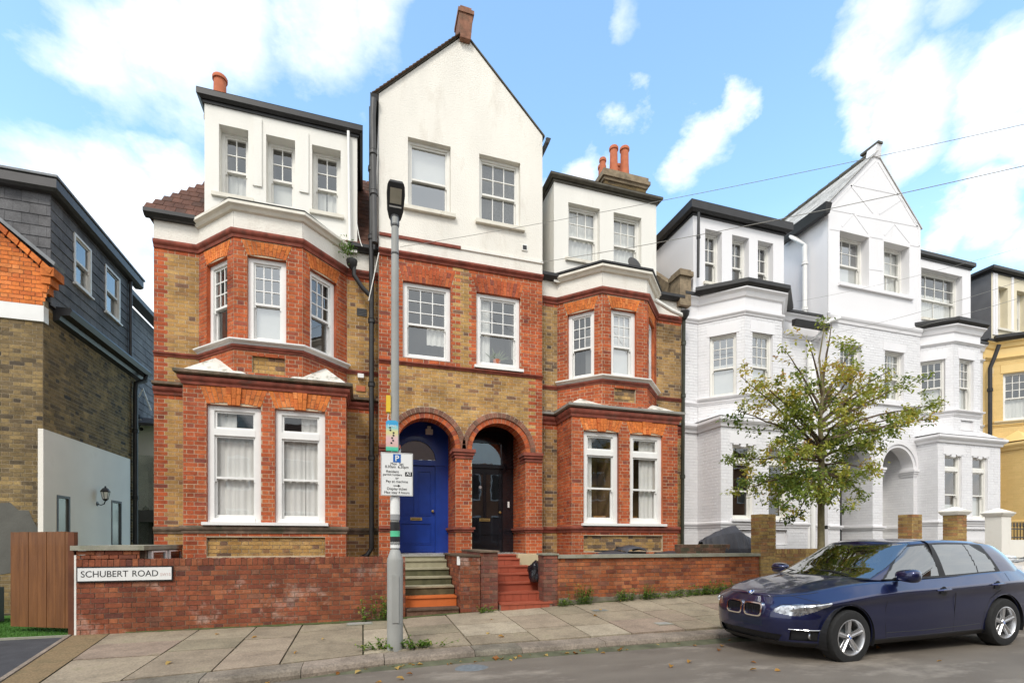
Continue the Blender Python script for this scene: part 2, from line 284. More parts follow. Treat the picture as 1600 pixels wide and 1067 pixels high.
# ------------------------------------------------------------------ brickwork
CR = .075
class Bricks:
    def __init__(s, owner, n_single=300): s.o = owner; s.items = []; s.n = n_single
    def lay(s, fr, spans, z0, z1, zone, bond='flemish', t=0.0, off=0.0):
        rows = int(round((z1-z0)/CR)); h = (z1-z0)/max(rows,1)
        for i in range(rows):
            za, zb = z0+i*h, z0+(i+1)*h; row = int(round(za/CR))
            for (a, b) in spans((za+zb)/2, za, zb):
                if b-a < .02: continue
                if bond == 'flemish':
                    per = .3375; st = math.floor((a-off)/per)*per+off+(.16875 if row % 2 else 0)-per; seq = [.225, .1125]
                elif bond == 'header':
                    per = .1125; st = math.floor((a-off)/per)*per+off+(.056 if row % 2 else 0)-per; seq = [.1125]
                else:
                    per = .225; st = math.floor((a-off)/per)*per+off+(.1125 if row % 2 else 0)-per; seq = [.225]
                x = st; k = 0
                while x < b:
                    w = seq[k % len(seq)]; k += 1; p, q = max(x, a), min(x+w, b); full = (p == x and q == x+w); x += w
                    if q-p < .02: continue
                    zn = zone((p+q)/2, (za+zb)/2, row)
                    if zn is None: continue
                    j = .0052
                    s.items.append((fr, p+j, q-j, za+j, zb-j, zn, full, t+random.uniform(-.002,.002)))
    def finish(s, depth=.02, cx=None):
        cand = [(i, it) for i, it in enumerate(s.items) if it[6]]
        def dist(it):
            p = it[0].T((it[1]+it[2])/2, 0, (it[3]+it[4])/2); return math.hypot(p[0], p[1])*(1 if it[2]-it[1] > .15 else 1.6) + .15*abs(p[2]-CAMZ)
        cand.sort(key=lambda c: dist(c[1])); single = set(i for i, _ in cand[:s.n]); shared = {}
        stuff = {}
        for i, it in enumerate(s.items):
            fr, a, b, z0, z1, m, full, t = it
            if i in single:
                key = (m, round(b-a,3), round(z1-z0,4))
                if key not in shared:
                    mb = MB(); w, h = (b-a)/2, (z1-z0)/2; mb.hexa([(-w,0,-h),(w,0,-h),(w,depth,-h),(-w,depth,-h),(-w,0,h),(w,0,h),(w,depth,h),(-w,depth,h)], 0, skip=(4,))
                    me = bpy.data.meshes.new('brick'); me.from_pydata(mb.v, [], mb.f); me.materials.append(MATS[m]); shared[key] = me
                o = bpy.data.objects.new('brick', shared[key]); COL.objects.link(o); o.parent = s.o
                o.location = fr.T((a+b)/2, t, (z0+z1)/2); o.rotation_euler = (random.uniform(-.006,.006), random.uniform(-.004,.004), fr.rot()+random.uniform(-.006,.006))
            else:
                mb = stuff.setdefault(m, MB()); T = fr.T
                mb.hexa([T(a,t,z0),T(b,t,z0),T(b,t-depth,z0),T(a,t-depth,z0),T(a,t,z1),T(b,t,z1),T(b,t-depth,z1),T(a,t-depth,z1)], random.random()*.999+.0005, skip=(4,))
        for m, mb in stuff.items(): mb.build('brickwork', m, s.o, kind='stuff', fix=False)
def mk_spans(L, holes, a0=0.0):
    """holes: ('r', s0, s1, z0, z1) or ('a', centre, radius, z_spring, z_bottom) or ('g', s0, s1, z0, z_edge, rise) segmental head"""
    def fn(zm, za, zb):
        cuts = []
        for h in holes:
            if h[0] == 'r' and h[3]-.001 <= zm <= h[4]+.001: cuts.append((h[1], h[2]))
            elif h[0] == 'a':
                c, r, zs, z0 = h[1:5]
                if z0 <= zm <= zs: cuts.append((c-r if len(h) < 6 else c-h[5], c+r if len(h) < 6 else c+h[5]))
                elif zs < zm < zs+r: w = math.sqrt(r*r-(zm-zs)**2); cuts.append((c-w, c+w))
            elif h[0] == 'f':   # fan-shaped flat arch: splayed sides
                s0, s1, z0, z1, sp = h[1:6]
                if z0 <= zm <= z1: k = (zm-z0)/(z1-z0)*sp; cuts.append((s0-k, s1+k))
        cuts.sort(); out = []; x = a0
        for (p, q) in cuts:
            if p > x: out.append((x, min(p, L)))
            x = max(x, q)
        if x < L: out.append((x, L))
        return out
    return fn
def backing(mb, fr, spans, z0, z1, t=-.0045, step=None):
    """mortar face behind the bricks, in courses"""
    n = max(1, int(round((z1-z0)/(step or CR)))); h = (z1-z0)/n
    for i in range(n):
        a, b = z0+i*h, z0+(i+1)*h
        for (p, q) in spans((a+b)/2, a, b): mb.quad(fr.T(p,t,a), fr.T(q,t,a), fr.T(q,t,b), fr.T(p,t,b))
def wall_grid(mb, fr, s0, s1, z0, z1, holes, t=0.0):
    xs = sorted({s0, s1, *[h[0] for h in holes], *[h[1] for h in holes]}); zs = sorted({z0, z1, *[h[2] for h in holes], *[h[3] for h in holes]})
    xs = [x for x in xs if s0 <= x <= s1]; zs = [z for z in zs if z0 <= z <= z1]
    for i in range(len(xs)-1):
        for j in range(len(zs)-1):
            cx, cz = (xs[i]+xs[i+1])/2, (zs[j]+zs[j+1])/2
            if any(h[0] < cx < h[1] and h[2] < cz < h[3] for h in holes): continue
            mb.quad(fr.T(xs[i],t,zs[j]), fr.T(xs[i+1],t,zs[j]), fr.T(xs[i+1],t,zs[j+1]), fr.T(xs[i],t,zs[j+1]))
def reveal(mb, fr, s0, s1, z0, z1, d, t=0.0, top=True, bot=True):
    T = fr.T
    mb.quad(T(s0,t,z0),T(s0,t-d,z0),T(s0,t-d,z1),T(s0,t,z1)); mb.quad(T(s1,t,z0),T(s1,t,z1),T(s1,t-d,z1),T(s1,t-d,z0))
    if top: mb.quad(T(s0,t,z1),T(s0,t-d,z1),T(s1,t-d,z1),T(s1,t,z1))
    if bot: mb.quad(T(s0,t,z0),T(s1,t,z0),T(s1,t-d,z0),T(s0,t-d,z0))
def fan_arch(owner, fr, s0, s1, z0, z1, n, m, splay=.1, t=.004, rise=0.0, key=None):
    """flat or slightly cambered arch of bricks on end; each brick its own piece"""
    if n % 2 == 0: n += 1
    back = MB(); T = fr.T
    back.poly([T(s0,t-.012,z0), T(s1,t-.012,z0), T(s1+splay,t-.012,z1), T(s0-splay,t-.012,z1)]); back.build('arch_backing', 'mortar', owner)
    for i in range(n):
        a, b = i/n, (i+1)/n; g = .0035
        def cam(x): return rise*(1-(2*x-1)**2)
        bl, br = s0+(s1-s0)*a+g, s0+(s1-s0)*b-g; tl, tr = s0-splay+(s1-s0+2*splay)*a+g, s0-splay+(s1-s0+2*splay)*b-g
        dz = 0; pt = t
        if key and abs(i-n//2) <= key: dz = -.05; pt = t+.03
        zz = z0+cam((a+b)/2)+dz; spl = [0, .62, 1] if i % 2 else [0, .38, 1]
        for k in range(2):
            mb = MB(); f0, f1 = spl[k], spl[k+1]; za, zb = zz+(z1-zz)*f0+.0035, zz+(z1-zz)*f1-.0035
            l0, l1 = bl+(tl-bl)*f0, bl+(tl-bl)*f1; r0, r1 = br+(tr-br)*f0, br+(tr-br)*f1
            mb.hexa([T(l0,pt,za),T(r0,pt,za),T(r0,pt-.05,za),T(l0,pt-.05,za),T(l1,pt,zb),T(r1,pt,zb),T(r1,pt-.05,zb),T(l1,pt-.05,zb)], 0)
            mb.build('arch_brick', m, owner, fix=False)
def ring_arch(owner, fr, c, zs, r0, r1, n, m, t=.0, depth=.34, a0=0, a1=180):
    T = fr.T
    for i in range(n):
        p, q = math.radians(a0+(a1-a0)*i/n), math.radians(a0+(a1-a0)*(i+1)/n); g = .004/r0
        p += g; q -= g; mb = MB(); P = []
        for tt in (t, t-depth):
            for (r, an) in ((r0,p),(r1,p),(r1,q),(r0,q)): P.append(T(c+r*math.cos(an), tt, zs+r*math.sin(an)))
        mb.v = [tuple(x) for x in P]; mb.f = [(0,1,2,3),(7,6,5,4),(0,4,5,1),(1,5,6,2),(2,6,7,3),(3,7,4,0)]; mb.r = [0]*6
        mb.build('arch_brick', m, owner)
    bk = MB(); k = 24
    for i in range(k):
        p, q = math.radians(a0+(a1-a0)*i/k), math.radians(a0+(a1-a0)*(i+1)/k); rr0, rr1 = r0+.004, r1+.004
        bk.quad(T(c+rr0*math.cos(p),t-.006,zs+rr0*math.sin(p)),T(c+rr1*math.cos(p),t-.006,zs+rr1*math.sin(p)),T(c+rr1*math.cos(q),t-.006,zs+rr1*math.sin(q)),T(c+rr0*math.cos(q),t-.006,zs+rr0*math.sin(q)))
        bk.quad(T(c+rr0*math.cos(p),t-.006,zs+rr0*math.sin(p)),T(c+rr0*math.cos(q),t-.006,zs+rr0*math.sin(q)),T(c+rr0*math.cos(q),t-depth,zs+rr0*math.sin(q)),T(c+rr0*math.cos(p),t-depth,zs+rr0*math.sin(p)))
    bk.build('arch_backing', 'mortar', owner)

# ------------------------------------------------------------------ windows
def pleats(mb, fr, s0, s1, t, z0, z1, amp=.014, wl=.11, rake=0):
    n = max(6, int((s1-s0)/wl*6)); ph = random.random()*6; pts = []
    for i in range(n+1):
        f = i/n; s = s0+(s1-s0)*f; a = amp*(math.sin(2*math.pi*(s-s0)/wl+ph)+.5*math.sin(2*math.pi*(s-s0)/(wl*1.73)+ph*2)); pts.append((s, a))
    for i in range(n):
        (a, ta), (b, tb) = pts[i], pts[i+1]
        mb.quad(fr.T(a+rake*0,t+ta,z0), fr.T(b,t+tb,z0), fr.T(b,t+tb*.5,z1), fr.T(a,t+ta*.5,z1))
def window(owner, fr, s0, s1, z0, z1, t, trim='trim_white', fw=.085, transom=None, meet=.5, up=(3,3), lo=(1,1), cur=None, glass='glass', glass2=None, sill=None, depth=1.0, room='interior', arched=0, horns=True, blind=None):
    """sash window: box frame, two sashes, panes, room behind. t = outer face of the box frame"""
    f = MB(); T = fr.T
    f.fbox(fr, s0, s0+fw, t-.12, t, z0, z1); f.fbox(fr, s1-fw, s1, t-.12, t, z0, z1)
    f.fbox(fr, s0+fw, s1-fw, t-.12, t, z1-fw*.9, z1); f.fbox(fr, s0+fw, s1-fw, t-.12, t+.01, z0, z0+fw*.75)
    f.fbox(fr, s0+fw-.012, s0+fw+.006, t-.03, t-.012, z0+fw*.75, z1-fw*.9); f.fbox(fr, s1-fw-.006, s1-fw+.012, t-.03, t-.012, z0+fw*.75, z1-fw*.9)
    a, b = s0+fw, s1-fw; zt = z1-fw*.9; zb = z0+fw*.75
    ztop = zt
    w = None
    if transom:
        f.fbox(fr, a, b, t-.11, t+.006, transom[0], transom[1]); ztop = transom[0]
    w = f.build('window', trim, owner)
    def pane(p, q, c, d, tt, g):
        mb = MB(); tl, tv = random.uniform(-.0012,.0012), random.uniform(-.0012,.0012)
        mb.quad(T(p,tt+tl,c), T(q,tt-tl,c), T(q,tt-tl+tv,d), T(p,tt+tl+tv,d)); mb.build('pane', g, w, fix=False)
    def sash(p, q, c, d, tt, grid, g, rail=.035, brail=.04, hn=0):
        mb = MB(); st = .032
        mb.fbox(fr, p, p+st, tt-.035, tt, c, d); mb.fbox(fr, q-st, q, tt-.035, tt, c, d); mb.fbox(fr, p+st, q-st, tt-.035, tt, d-rail, d); mb.fbox(fr, p+st, q-st, tt-.035, tt, c, c+brail)
        if hn:
            mb.fbox(fr, p, p+st*.9, tt-.033, tt-.001, c-.05, c-.0005); mb.fbox(fr, q-st*.9, q, tt-.033, tt-.001, c-.05, c-.0005)
        xs = [p+st+(q-p-2*st)*i/grid[0] for i in range(grid[0]+1)]; zs = [c+brail+(d-rail-c-brail)*j/grid[1] for j in range(grid[1]+1)]
        gb = .0095
        for x in xs[1:-1]: mb.fbox(fr, x-gb, x+gb, tt-.028, tt-.004, c+brail, d-rail)
        for z in zs[1:-1]:
            for i in range(grid[0]): mb.fbox(fr, xs[i]+(gb if i else 0), xs[i+1]-(gb if i < grid[0]-1 else 0), tt-.028, tt-.004, z-gb, z+gb)
        mb.build('sash', trim, w)
        for i in range(grid[0]):
            for j in range(grid[1]): pane(xs[i]+(gb if i else 0), xs[i+1]-(gb if i < grid[0]-1 else 0), zs[j]+(gb if j else 0), zs[j+1]-(gb if j < grid[1]-1 else 0), tt-.018, g)
    if transom:
        sash(a+.005, b-.005, transom[1], zt, t-.03, (1,1), glass)
    zm = zb+(ztop-zb)*meet
    sash(a, b, zm-.02, ztop, t-.03, up, glass, hn=1 if horns else 0); sash(a+.002, b-.002, zb, zm+.018, t-.07, lo, glass2 or glass, brail=.06)
    # room seen through the glass
    rm = MB(); e = .0; k = .12
    q = [T(a-e,t-.121,zb),T(b+e,t-.121,zb),T(b+e,t-.121,zt),T(a-e,t-.121,zt)]; r_ = [T(a+k*0,t-depth,zb-.0),T(b,t-depth,zb),T(b,t-depth,zt),T(a,t-depth,zt)]
    for i in range(4): rm.quad(q[i], q[(i+1)%4], r_[(i+1)%4], r_[i])
    rm.quad(r_[3], r_[2], r_[1], r_[0]); rm.build('room', room, w)
    for c in (cur or []):
        # (kind, from, to, z from fraction, z to fraction)
        mb = MB(); ca, cb = a+(b-a)*c[1], a+(b-a)*c[2]; z_a, z_b = zb+(zt-zb)*(c[3] if len(c) > 3 else 0), zb+(zt-zb)*(c[4] if len(c) > 4 else 1)
        if c[0] == 'c': pleats(mb, fr, ca, cb, t-.137, z_a, z_b); mb.build('curtain', 'curtain', w, smooth=True)
        elif c[0] == 'b': mb.fbox(fr, ca, cb, t-.138, t-.128, z_a, z_b); mb.build('blind', 'blind', w)
        elif c[0] == 'v':
            z = z_a
            while z < z_b: mb.hexa([T(ca,t-.14,z),T(cb,t-.14,z),T(cb,t-.158,z+.012),T(ca,t-.158,z+.012),T(ca,t-.14,z+.002),T(cb,t-.14,z+.002),T(cb,t-.158,z+.014),T(ca,t-.158,z+.014)]); z += .018
            mb.build('venetian_blind', 'blind', w)
    if sill:
        m, out, side, th = sill; mb = MB(); T2 = T
        a2, b2 = s0-side, s1+side
        mb.hexa([T(a2,out,z0-th),T(b2,out,z0-th),T(b2,t-.1,z0-th),T(a2,t-.1,z0-th),T(a2,out,z0-.015),T(b2,out,z0-.015),T(b2,t-.1,z0-.0005),T(a2,t-.1,z0-.0005)])
        mb.build('sill', m, w)
    return w
def panel_door(): pass
# ------------------------------------------------------------------ houses
YM, YB, YG, YD, YC = 10.6, 9.82, 9.75, 10.5, 10.3
mat('cap_brick', (.26,.2,.13), .9, .3, 8, .5, 50, dirt=(.1,.08,.05,.55,.6), dscale=5)
def chimney(owner, x0, x1, y0, y1, z0, z1, pots, brick='stock', pm='terracotta'):
    mb = MB(); mb.box(x0, x1, y0, y1, z0, z1-.28); st = mb.build('chimney', 'mortar_dark', owner)
    b = Bricks(st, 0)
    for fr in (FR((x0-.01,y0-.01),(x1+.01,y0-.01)), FR((x0-.01,y1),(x0-.01,y0-.01))):
        b.lay(fr, mk_spans(fr.L, []), z0, z1-.3, lambda s,z,r: brick, 'stretcher')
    b.finish()
    cap = MB(); cap.box(x0-.05,x1+.05,y0-.05,y1+.05,z1-.3,z1-.22); cap.box(x0-.1,x1+.1,y0-.1,y1+.1,z1-.22,z1-.12); cap.box(x0-.06,x1+.06,y0-.06,y1+.06,z1-.12,z1); cap.build('chimney_cap', 'cap_brick', st)
    for (px, py, h, r) in pots:
        p = MB(); p.lathe([(r*1.02,0),(r,.04),(r*.86,h*.5),(r*.82,h-.1),(r*1.0,h-.09),(r*1.02,h-.03),(r*.9,h),(r*.7,h),(r*.68,h-.3)], (px,py,z1), 16); p.build('chimney_pot', pm, st, smooth=True)
def rect_gutter(path, z0, z1, out, m, owner, name='gutter'):
    mb = MB(); mb.sweep(path, [(0,z0),(out*.55,z0),(out,z0+(z1-z0)*.45),(out,z1),(0,z1)]); return mb.build(name, m, owner)
def moulding(owner, path, z0, z1, out, m, name='string_course', under=.5):
    h = z1-z0; mb = MB(); mb.sweep(path, [(-.02,z0),(out*.3,z0),(out*.45,z0+h*.3),(out*.8,z0+h*.45),(out,z0+h*.62),(out,z1-h*.12),(-.02,z1)]); return mb.build(name, m, owner)
def pipe(owner, pts, r, m, brackets=None, name='downpipe'):
    mb = MB(); mb.tube(pts, r, 10)
    for z in (brackets or []):
        x, y = None, None
        for a, b in zip(pts, pts[1:]):
            if min(a[2],b[2]) <= z <= max(a[2],b[2]):
                k = (z-a[2])/(b[2]-a[2]) if b[2] != a[2] else 0; x, y = a[0]+(b[0]-a[0])*k, a[1]+(b[1]-a[1])*k
        if x is not None: mb.lathe([(r*1.02,-.05),(r*1.35,-.045),(r*1.35,.02),(r*1.15,.025),(r*1.3,.035),(r*1.3,.05),(r*1.02,.055)], (x,y,z), 10)
    return mb.build(name, m, owner, smooth=True)
def mullion_box(mb, fr, s0, s1, t0, t1, z0, z1): mb.fbox(fr, s0, s1, t0, t1, z0, z1)

def bay_house(root, XL, XR, xc, lv, st):
    B = Bricks(root, st.get('single', 300)); white = st['kind'] != 'brick'; red = st.get('red','red'); yel = st.get('yellow','yellow'); wm = st['wall']; mm = st['mould']
    jl, jr, fl, fr_, gl, gr = xc-1.33, xc+1.33, xc-.57, xc+.57, xc-1.335, xc+1.335
    zb = st.get('zb', .2); walls = MB()
    # main wall either side of the bay
    q = .235
    def zone_main(fr, left):
        def z(s, zz, row):
            if white: return red
            ww = q if row % 2 else q-.056
            if left and s < ww and st.get('quoin_l', True): return red
            if not left and s > fr.L-ww and st.get('quoin_r', False): return red
            if zz > lv['s0']-.09 or lv['c0']-.1 < zz < lv['c0']: return red
            return yel
        return z
    for fr, left in ((FR((XL,YM),(jl,YM)), True), (FR((jr,YM),(XR,YM)), False)):
        sp = mk_spans(fr.L, [])
        B.lay(fr, sp, zb, lv['s0'], zone_main(fr, left)); backing(walls, fr, sp, zb, lv['s0'], step=1)
    # canted upper bay
    bayp = [(jl,YM),(fl,YB),(fr_,YB),(jr,YM)]
    faces = [FR(bayp[0],bayp[1]), FR(bayp[1],bayp[2]), FR(bayp[2],bayp[3])]
    wu = st.get('wu', .64); uw = []
    Lc = faces[0].L
    uw = [(faces[0], Lc-.19-wu, Lc-.19), (faces[1], faces[1].L/2-.05-wu/2+.02, faces[1].L/2-.03+wu/2), (faces[2], .17, .17+wu)]
    for k, (fr, a, b) in enumerate(uw):
        holes = [('r', a, b, lv['fs']-.09, lv['fh'])]
        if not white: holes.append(('f', a, b, lv['fh'], lv['fh']+.27, .1))
        pan = None
        if k == 1:
            pan = (fr.L/2-.27, fr.L/2+.27, lv['fs']-.57, lv['fs']-.25); holes.append(('r', *pan))
        sp = mk_spans(fr.L, holes)
        B.lay(fr, sp, lv['c1']-.05, lv['s0'], lambda s,z,r: red); backing(walls, fr, sp, lv['c1']-.05, lv['s0'], step=.0375 if not white else .075)
        rv = MB(); reveal(rv, fr, a, b, lv['fs']-.09, lv['fh'], .22, bot=False); rv.build('reveal', st.get('reveal', red), root)
        if not white: fan_arch(root, fr, a, b, lv['fh'], lv['fh']+.275, 11, 'orange', .1, rise=.035)
        else:
            hd = MB(); hd.fbox(fr, a-.06, b+.06, -.02, .012, lv['fh']+.0, lv['fh']+.26); hd.build('window_head', wm, root)
        if pan:
            pb = MB(); pb.fbox(fr, pan[0], pan[1], -.07, -.045, pan[2], pan[3]); reveal(pb, fr, *pan, .05); pb.build('recessed_panel', 'mortar' if not white else wm, root)
            if not white: B.lay(fr, mk_spans(pan[1]-.005, [], pan[0]+.005), pan[2], pan[3], lambda s,z,r: yel, t=-.035)
        o = st['upwin'][k]
        window(root, fr, a+.003, b-.003, lv['fs'], lv['fh'], -.07, trim=st.get('trim','trim_white'), fw=.085 if not white else .05, meet=.47, up=o.get('up',(3,3)), cur=o.get('cur'), glass=o.get('glass','glass'), depth=.55, room=o.get('room','interior'))
    moulding(root, bayp, lv['fs']-.09, lv['fs'], .11, st['sillm'], 'bay_sill')
    fullp = [(XL,YM)]+bayp+[(XR,YM)]
    moulding(root, fullp, lv['fs']-.18, lv['fs']-.092, .05, mm)
    # ground bay
    gp = [(gl,YM),(gl,YG),(gr,YG),(gr,YM)]
    gfr = FR(gp[1], gp[2]); gw = st['gw']; holes = []
    for (a, b) in gw:
        holes.append(('r', a, b, lv['gs']-.03, lv['gh']))
        if not white: holes.append(('f', a, b, lv['gh'], lv['c0'], .11))
    pan = (gw[0][0]+.0, gw[1][1]-.0, lv['gs']-.62, lv['gs']-.27); holes.append(('r', *pan))
    def zg(s, z, r): return red
    sp = mk_spans(gfr.L, holes)
    B.lay(gfr, sp, zb, lv['c0'], zg, off=.0); backing(walls, gfr, sp, zb, lv['c0'], step=.0375 if not white else .075)
    pb = MB(); pb.fbox(gfr, pan[0], pan[1], -.075, -.05, pan[2], pan[3]); reveal(pb, gfr, *pan, .055); pb.build('recessed_panel', 'mortar' if not white else wm, root)
    if not white: B.lay(gfr, mk_spans(pan[1]-.005, [], pan[0]+.005), pan[2], pan[3], lambda s,z,r: yel, t=-.04)
    for f2 in (FR(gp[0],gp[1]), FR(gp[2],gp[3])):
        s2 = mk_spans(f2.L, []); B.lay(f2, s2, zb, lv['c0'], zg); backing(walls, f2, s2, zb, lv['c0'], step=1)
    for k, (a, b) in enumerate(gw):
        rv = MB(); reveal(rv, gfr, a, b, lv['gs']-.03, lv['gh'], .22, bot=False); rv.build('reveal', st.get('reveal', red), root)
        if not white: fan_arch(root, gfr, a, b, lv['gh'], lv['c0']-.005, 13, 'orange', .11, key=1, rise=.05)
        else:
            hd = MB(); hd.fbox(gfr, a-.07, b+.07, -.02, .014, lv['gh'], lv['gh']+.24)
            for i in range(3): hd.fbox(gfr, a+(b-a)*(i/3)+.03, a+(b-a)*((i+1)/3)-.03, -.2, .012, lv['gh']-.06+(.03 if i != 1 else -.01), lv['gh']-.001)
            hd.build('window_head', wm, root)
        o = st['gwin'][k]; hgt = lv['gh']-lv['gs']
        window(root, gfr, a+.003, b-.003, lv['gs'], lv['gh'], -.06, trim=st.get('trim','trim_white'), fw=.1 if not white else .06, transom=(lv['gs']+hgt*.745, lv['gs']+hgt*.80), meet=.49, up=(1,1), cur=o.get('cur'), glass=o.get('glass','glass'), depth=.8, room=o.get('room','interior_warm'))
    sb = MB(); sb.fbox(gfr, gw[0][0]-.06, gw[1][1]+.06, -.1, .09, lv['gs']-.055, lv['gs']-.001); sb.build('sill', st['sillm2'], root)
    gfull = [(XL,YM)]+gp+[(XR,YM)]
    moulding(root, gfull, lv['gs']-.2, lv['gs']-.057, .05, st.get('gstring', mm), 'sill_course')
    if white: moulding(root, gfull, lv['c0'], lv['c1'], .13, mm, 'cornice')
    else:
        moulding(root, gfull, lv['c0'], lv['c1']-.065, .07, mm, 'cornice'); mb = MB(); c1 = lv['c1']; mb.sweep(gfull, [(-.02,c1-.063),(.08,c1-.063),(.12,c1-.045),(.125,c1),(-.02,c1)]); mb.build('cornice_top', st.get('gcorn', mm), root)
    # lead flat of the ground bay and the stops that fill the corners of the canted bay above
    mb = MB(); mb.poly([(gl-.1,YG-.1,lv['c1']+.012),(gr+.1,YG-.1,lv['c1']+.012),(gr+.1,YM,lv['c1']+.03),(gl-.1,YM,lv['c1']+.03)])
    mb.poly([(gl-.1,YG-.1,lv['c1']+.001),(gr+.1,YG-.1,lv['c1']+.001),(gr+.1,YG-.1,lv['c1']+.012),(gl-.1,YG-.1,lv['c1']+.012)]); mb.build('bay_flat', st.get('flat','lead'), root, fix=False)
    for sx in (-1, 1):
        mb = MB(); z = lv['c1']+.016; ex, e = xc+sx*1.36, xc+sx*.55
        C_ = (ex, YG-.02, z); A_ = (xc+sx*.3, YG-.02, z); B_ = (ex, YM, z); P_ = (xc+sx*(.95 if not st.get('round') else .95), (YM+YB)/2-.03, z+st.get('stop',.4)); A2 = (e, YB+.02, z+.02)
        mb.poly([C_, A_, P_]); mb.poly([B_, C_, P_]); mb.poly([A_, A2, P_]); mb.poly([A2, B_, P_]); mb.build('bay_stop', 'stopwhite' if not white else wm, root)
    # string and white fascia
    if not white:
        moulding(root, fullp, lv['s0'], lv['s1'], .07, mm, 'string_course')
        mb = MB()
        for a, b in zip(fullp, fullp[1:]): f = FR(a, b); mb.quad(f.T(0,.005,lv['s1']),f.T(f.L,.005,lv['s1']),f.T(f.L,.005,lv['w1']),f.T(0,.005,lv['w1']))
        mb.build('fascia', 'roughcast', root, fix=False)
        mb = MB(); h = .1; z = lv['w1']-.05; mb.sweep(bayp, [(0,z),(.05,z+.01),(.08,z+.05),(.13,z+.08),(.13,z+.13),(0,z+.17)]); mb.build('cornice', 'trim_aged', root)
        top = z+.16
    else:
        moulding(root, fullp, lv['s0'], lv['s1'], .07, mm, 'string_course')
        mb = MB()
        for a, b in zip(fullp, fullp[1:]): f = FR(a, b); mb.quad(f.T(0,.0,lv['s1']),f.T(f.L,.0,lv['s1']),f.T(f.L,.0,lv['w1']),f.T(0,.0,lv['w1']))
        mb.build('fascia', wm, root, fix=False)
        mb = MB(); z = lv['w1']-.2; mb.sweep(fullp, [(0,z),(.04,z+.02),(.08,z+.12),(.14,z+.17),(.14,z+.2),(0,z+.2)]); mb.build('cornice', wm, root)
        rect_gutter([(jl-.1,YM-.05)]+bayp[1:3]+[(jr+.1,YM-.05)], lv['w1'], lv['w1']+.17, .2, 'black_paint', root)
        top = lv['w1']+.17
    mb = MB(); d = .13 if not white else .19
    mb.poly([(jl-.05,YM,top+.02),(fl-.05,YB-d,top),(fr_+.05,YB-d,top),(jr+.05,YM,top+.02)]); mb.build('bay_roof', 'lead' if not st.get('dark_flash') else 'black_paint', root, fix=False)
    if st.get('dark_flash'):
        mb = MB(); mb.sweep(bayp, [(0,top),(.15,top-.01),(.15,top+.03),(0,top+.05)]); mb.build('flashing', 'black_paint', root)
    # roof and gutter of the main wall
    ez = lv['w1']+.1 if not white else lv['w1']+.05
    rf = MB(); ry0 = YM-.12; ridge_y = 12.6; SL = st.get('rslope',1.18); rz = ez+(ridge_y-ry0)*SL
    if st.get('hip_l'):
        k = (ridge_y-ry0)*.8
        rf.poly([(XL-.12,ry0,ez),(XR,ry0,ez),(XR,ridge_y,rz),(XL-.12+k,ridge_y,rz)]); rf.poly([(XL-.12,ridge_y+2,ez),(XL-.12,ry0,ez),(XL-.12+k,ridge_y,rz)])
    else: rf.poly([(XL,ry0,ez),(XR,ry0,ez),(XR,ridge_y,rz),(XL,ridge_y,rz)])
    rf.poly([(XR,ridge_y,rz),(XR,ridge_y+3,ez),(XL,ridge_y+3,ez),(XL+(1.6 if st.get('hip_l') else 0),ridge_y,rz)])
    roof = rf.build('roof', st.get('roof','roof_tile'), root, fix=False)
    # rows of plain tiles on the visible slope
    tl = MB(); n = 17
    for i in range(n):
        y = ry0+i*(ridge_y-ry0)/n; y2 = ry0+(i+1.15)*(ridge_y-ry0)/n; z = ez+(y-ry0)*SL; z2 = ez+(y2-ry0)*SL
        xl = XL-.12+(y-ry0)*.8 if st.get('hip_l') else XL
        x = xl
        while x < XR:
            w = .165; x2 = min(x+w-.006, XR); j = random.uniform(0,.008)
            tl.hexa([(x,y,z+.01+j),(x2,y,z+.01+j),(x2,y2,z2),(x,y2,z2),(x,y-.01,z+.03+j),(x2,y-.01,z+.03+j),(x2,y2-.01,z2+.02),(x,y2-.01,z2+.02)], random.random()); x += w
    if SL > .8: tl.build('roof_tiles', 'tile_brick', roof, kind='stuff', fix=False)
    if not st.get('no_gl'): rect_gutter([(XL-(.12 if st.get('hip_l') else 0),YM-.02),(jl-.02,YM-.02)], ez-.1, ez+.02, .14, 'black_paint', root)
    rect_gutter([(jr+.02,YM-.02),(XR,YM-.02)], ez-.1, ez+.02, .14, 'black_paint', root)
    # dormer storey
    d0, d1 = lv['d']; dy = YD; e0, e1 = lv['e0'], lv['e1']; dm = st['dormer_m']; ffr = FR((d0,dy),(d1,dy)); back = 13.0
    hs = [(a-d0, b-d0, lv['ds'], lv['dh']) for (a, b) in st['dw']]
    mb = MB(); wall_grid(mb, ffr, 0, ffr.L, lv['w1']-.05, e0+.06, hs)
    dd = st.get('dd', .2)
    for h in hs: reveal(mb, ffr, *h, dd+.1)
    mb.build('dormer_wall', dm, root)
    mb = MB(); mb.quad((d0,back,lv['w1']),(d0,dy,lv['w1']),(d0,dy,e0+.06),(d0,back,e0+.06)); mb.build('dormer_cheek', dm, root, fix=False)
    mb = MB(); mb.quad((d1,dy,lv['w1']),(d1,back,lv['w1']),(d1,back,e0+.06),(d1,dy,e0+.06)); mb.build('dormer_cheek', st.get('cheek_r', dm), root, fix=False)
    for k, h in enumerate(hs):
        o = st['dwin'][k]
        window(root, ffr, h[0]+.002, h[1]-.002, h[2]+.02, h[3], -dd, trim='trim_cream', fw=.055, meet=.46, up=o.get('up',(2,2)), lo=o.get('lo',(1,1)), cur=o.get('cur'), glass=o.get('glass','glass'), depth=.9)
    for (a, b) in st['dsill']:
        mb = MB(); mb.fbox(ffr, a-d0, b-d0, -.1, .06, lv['ds']-.07, lv['ds']-.0); mb.build('sill', 'sill_aged', root)
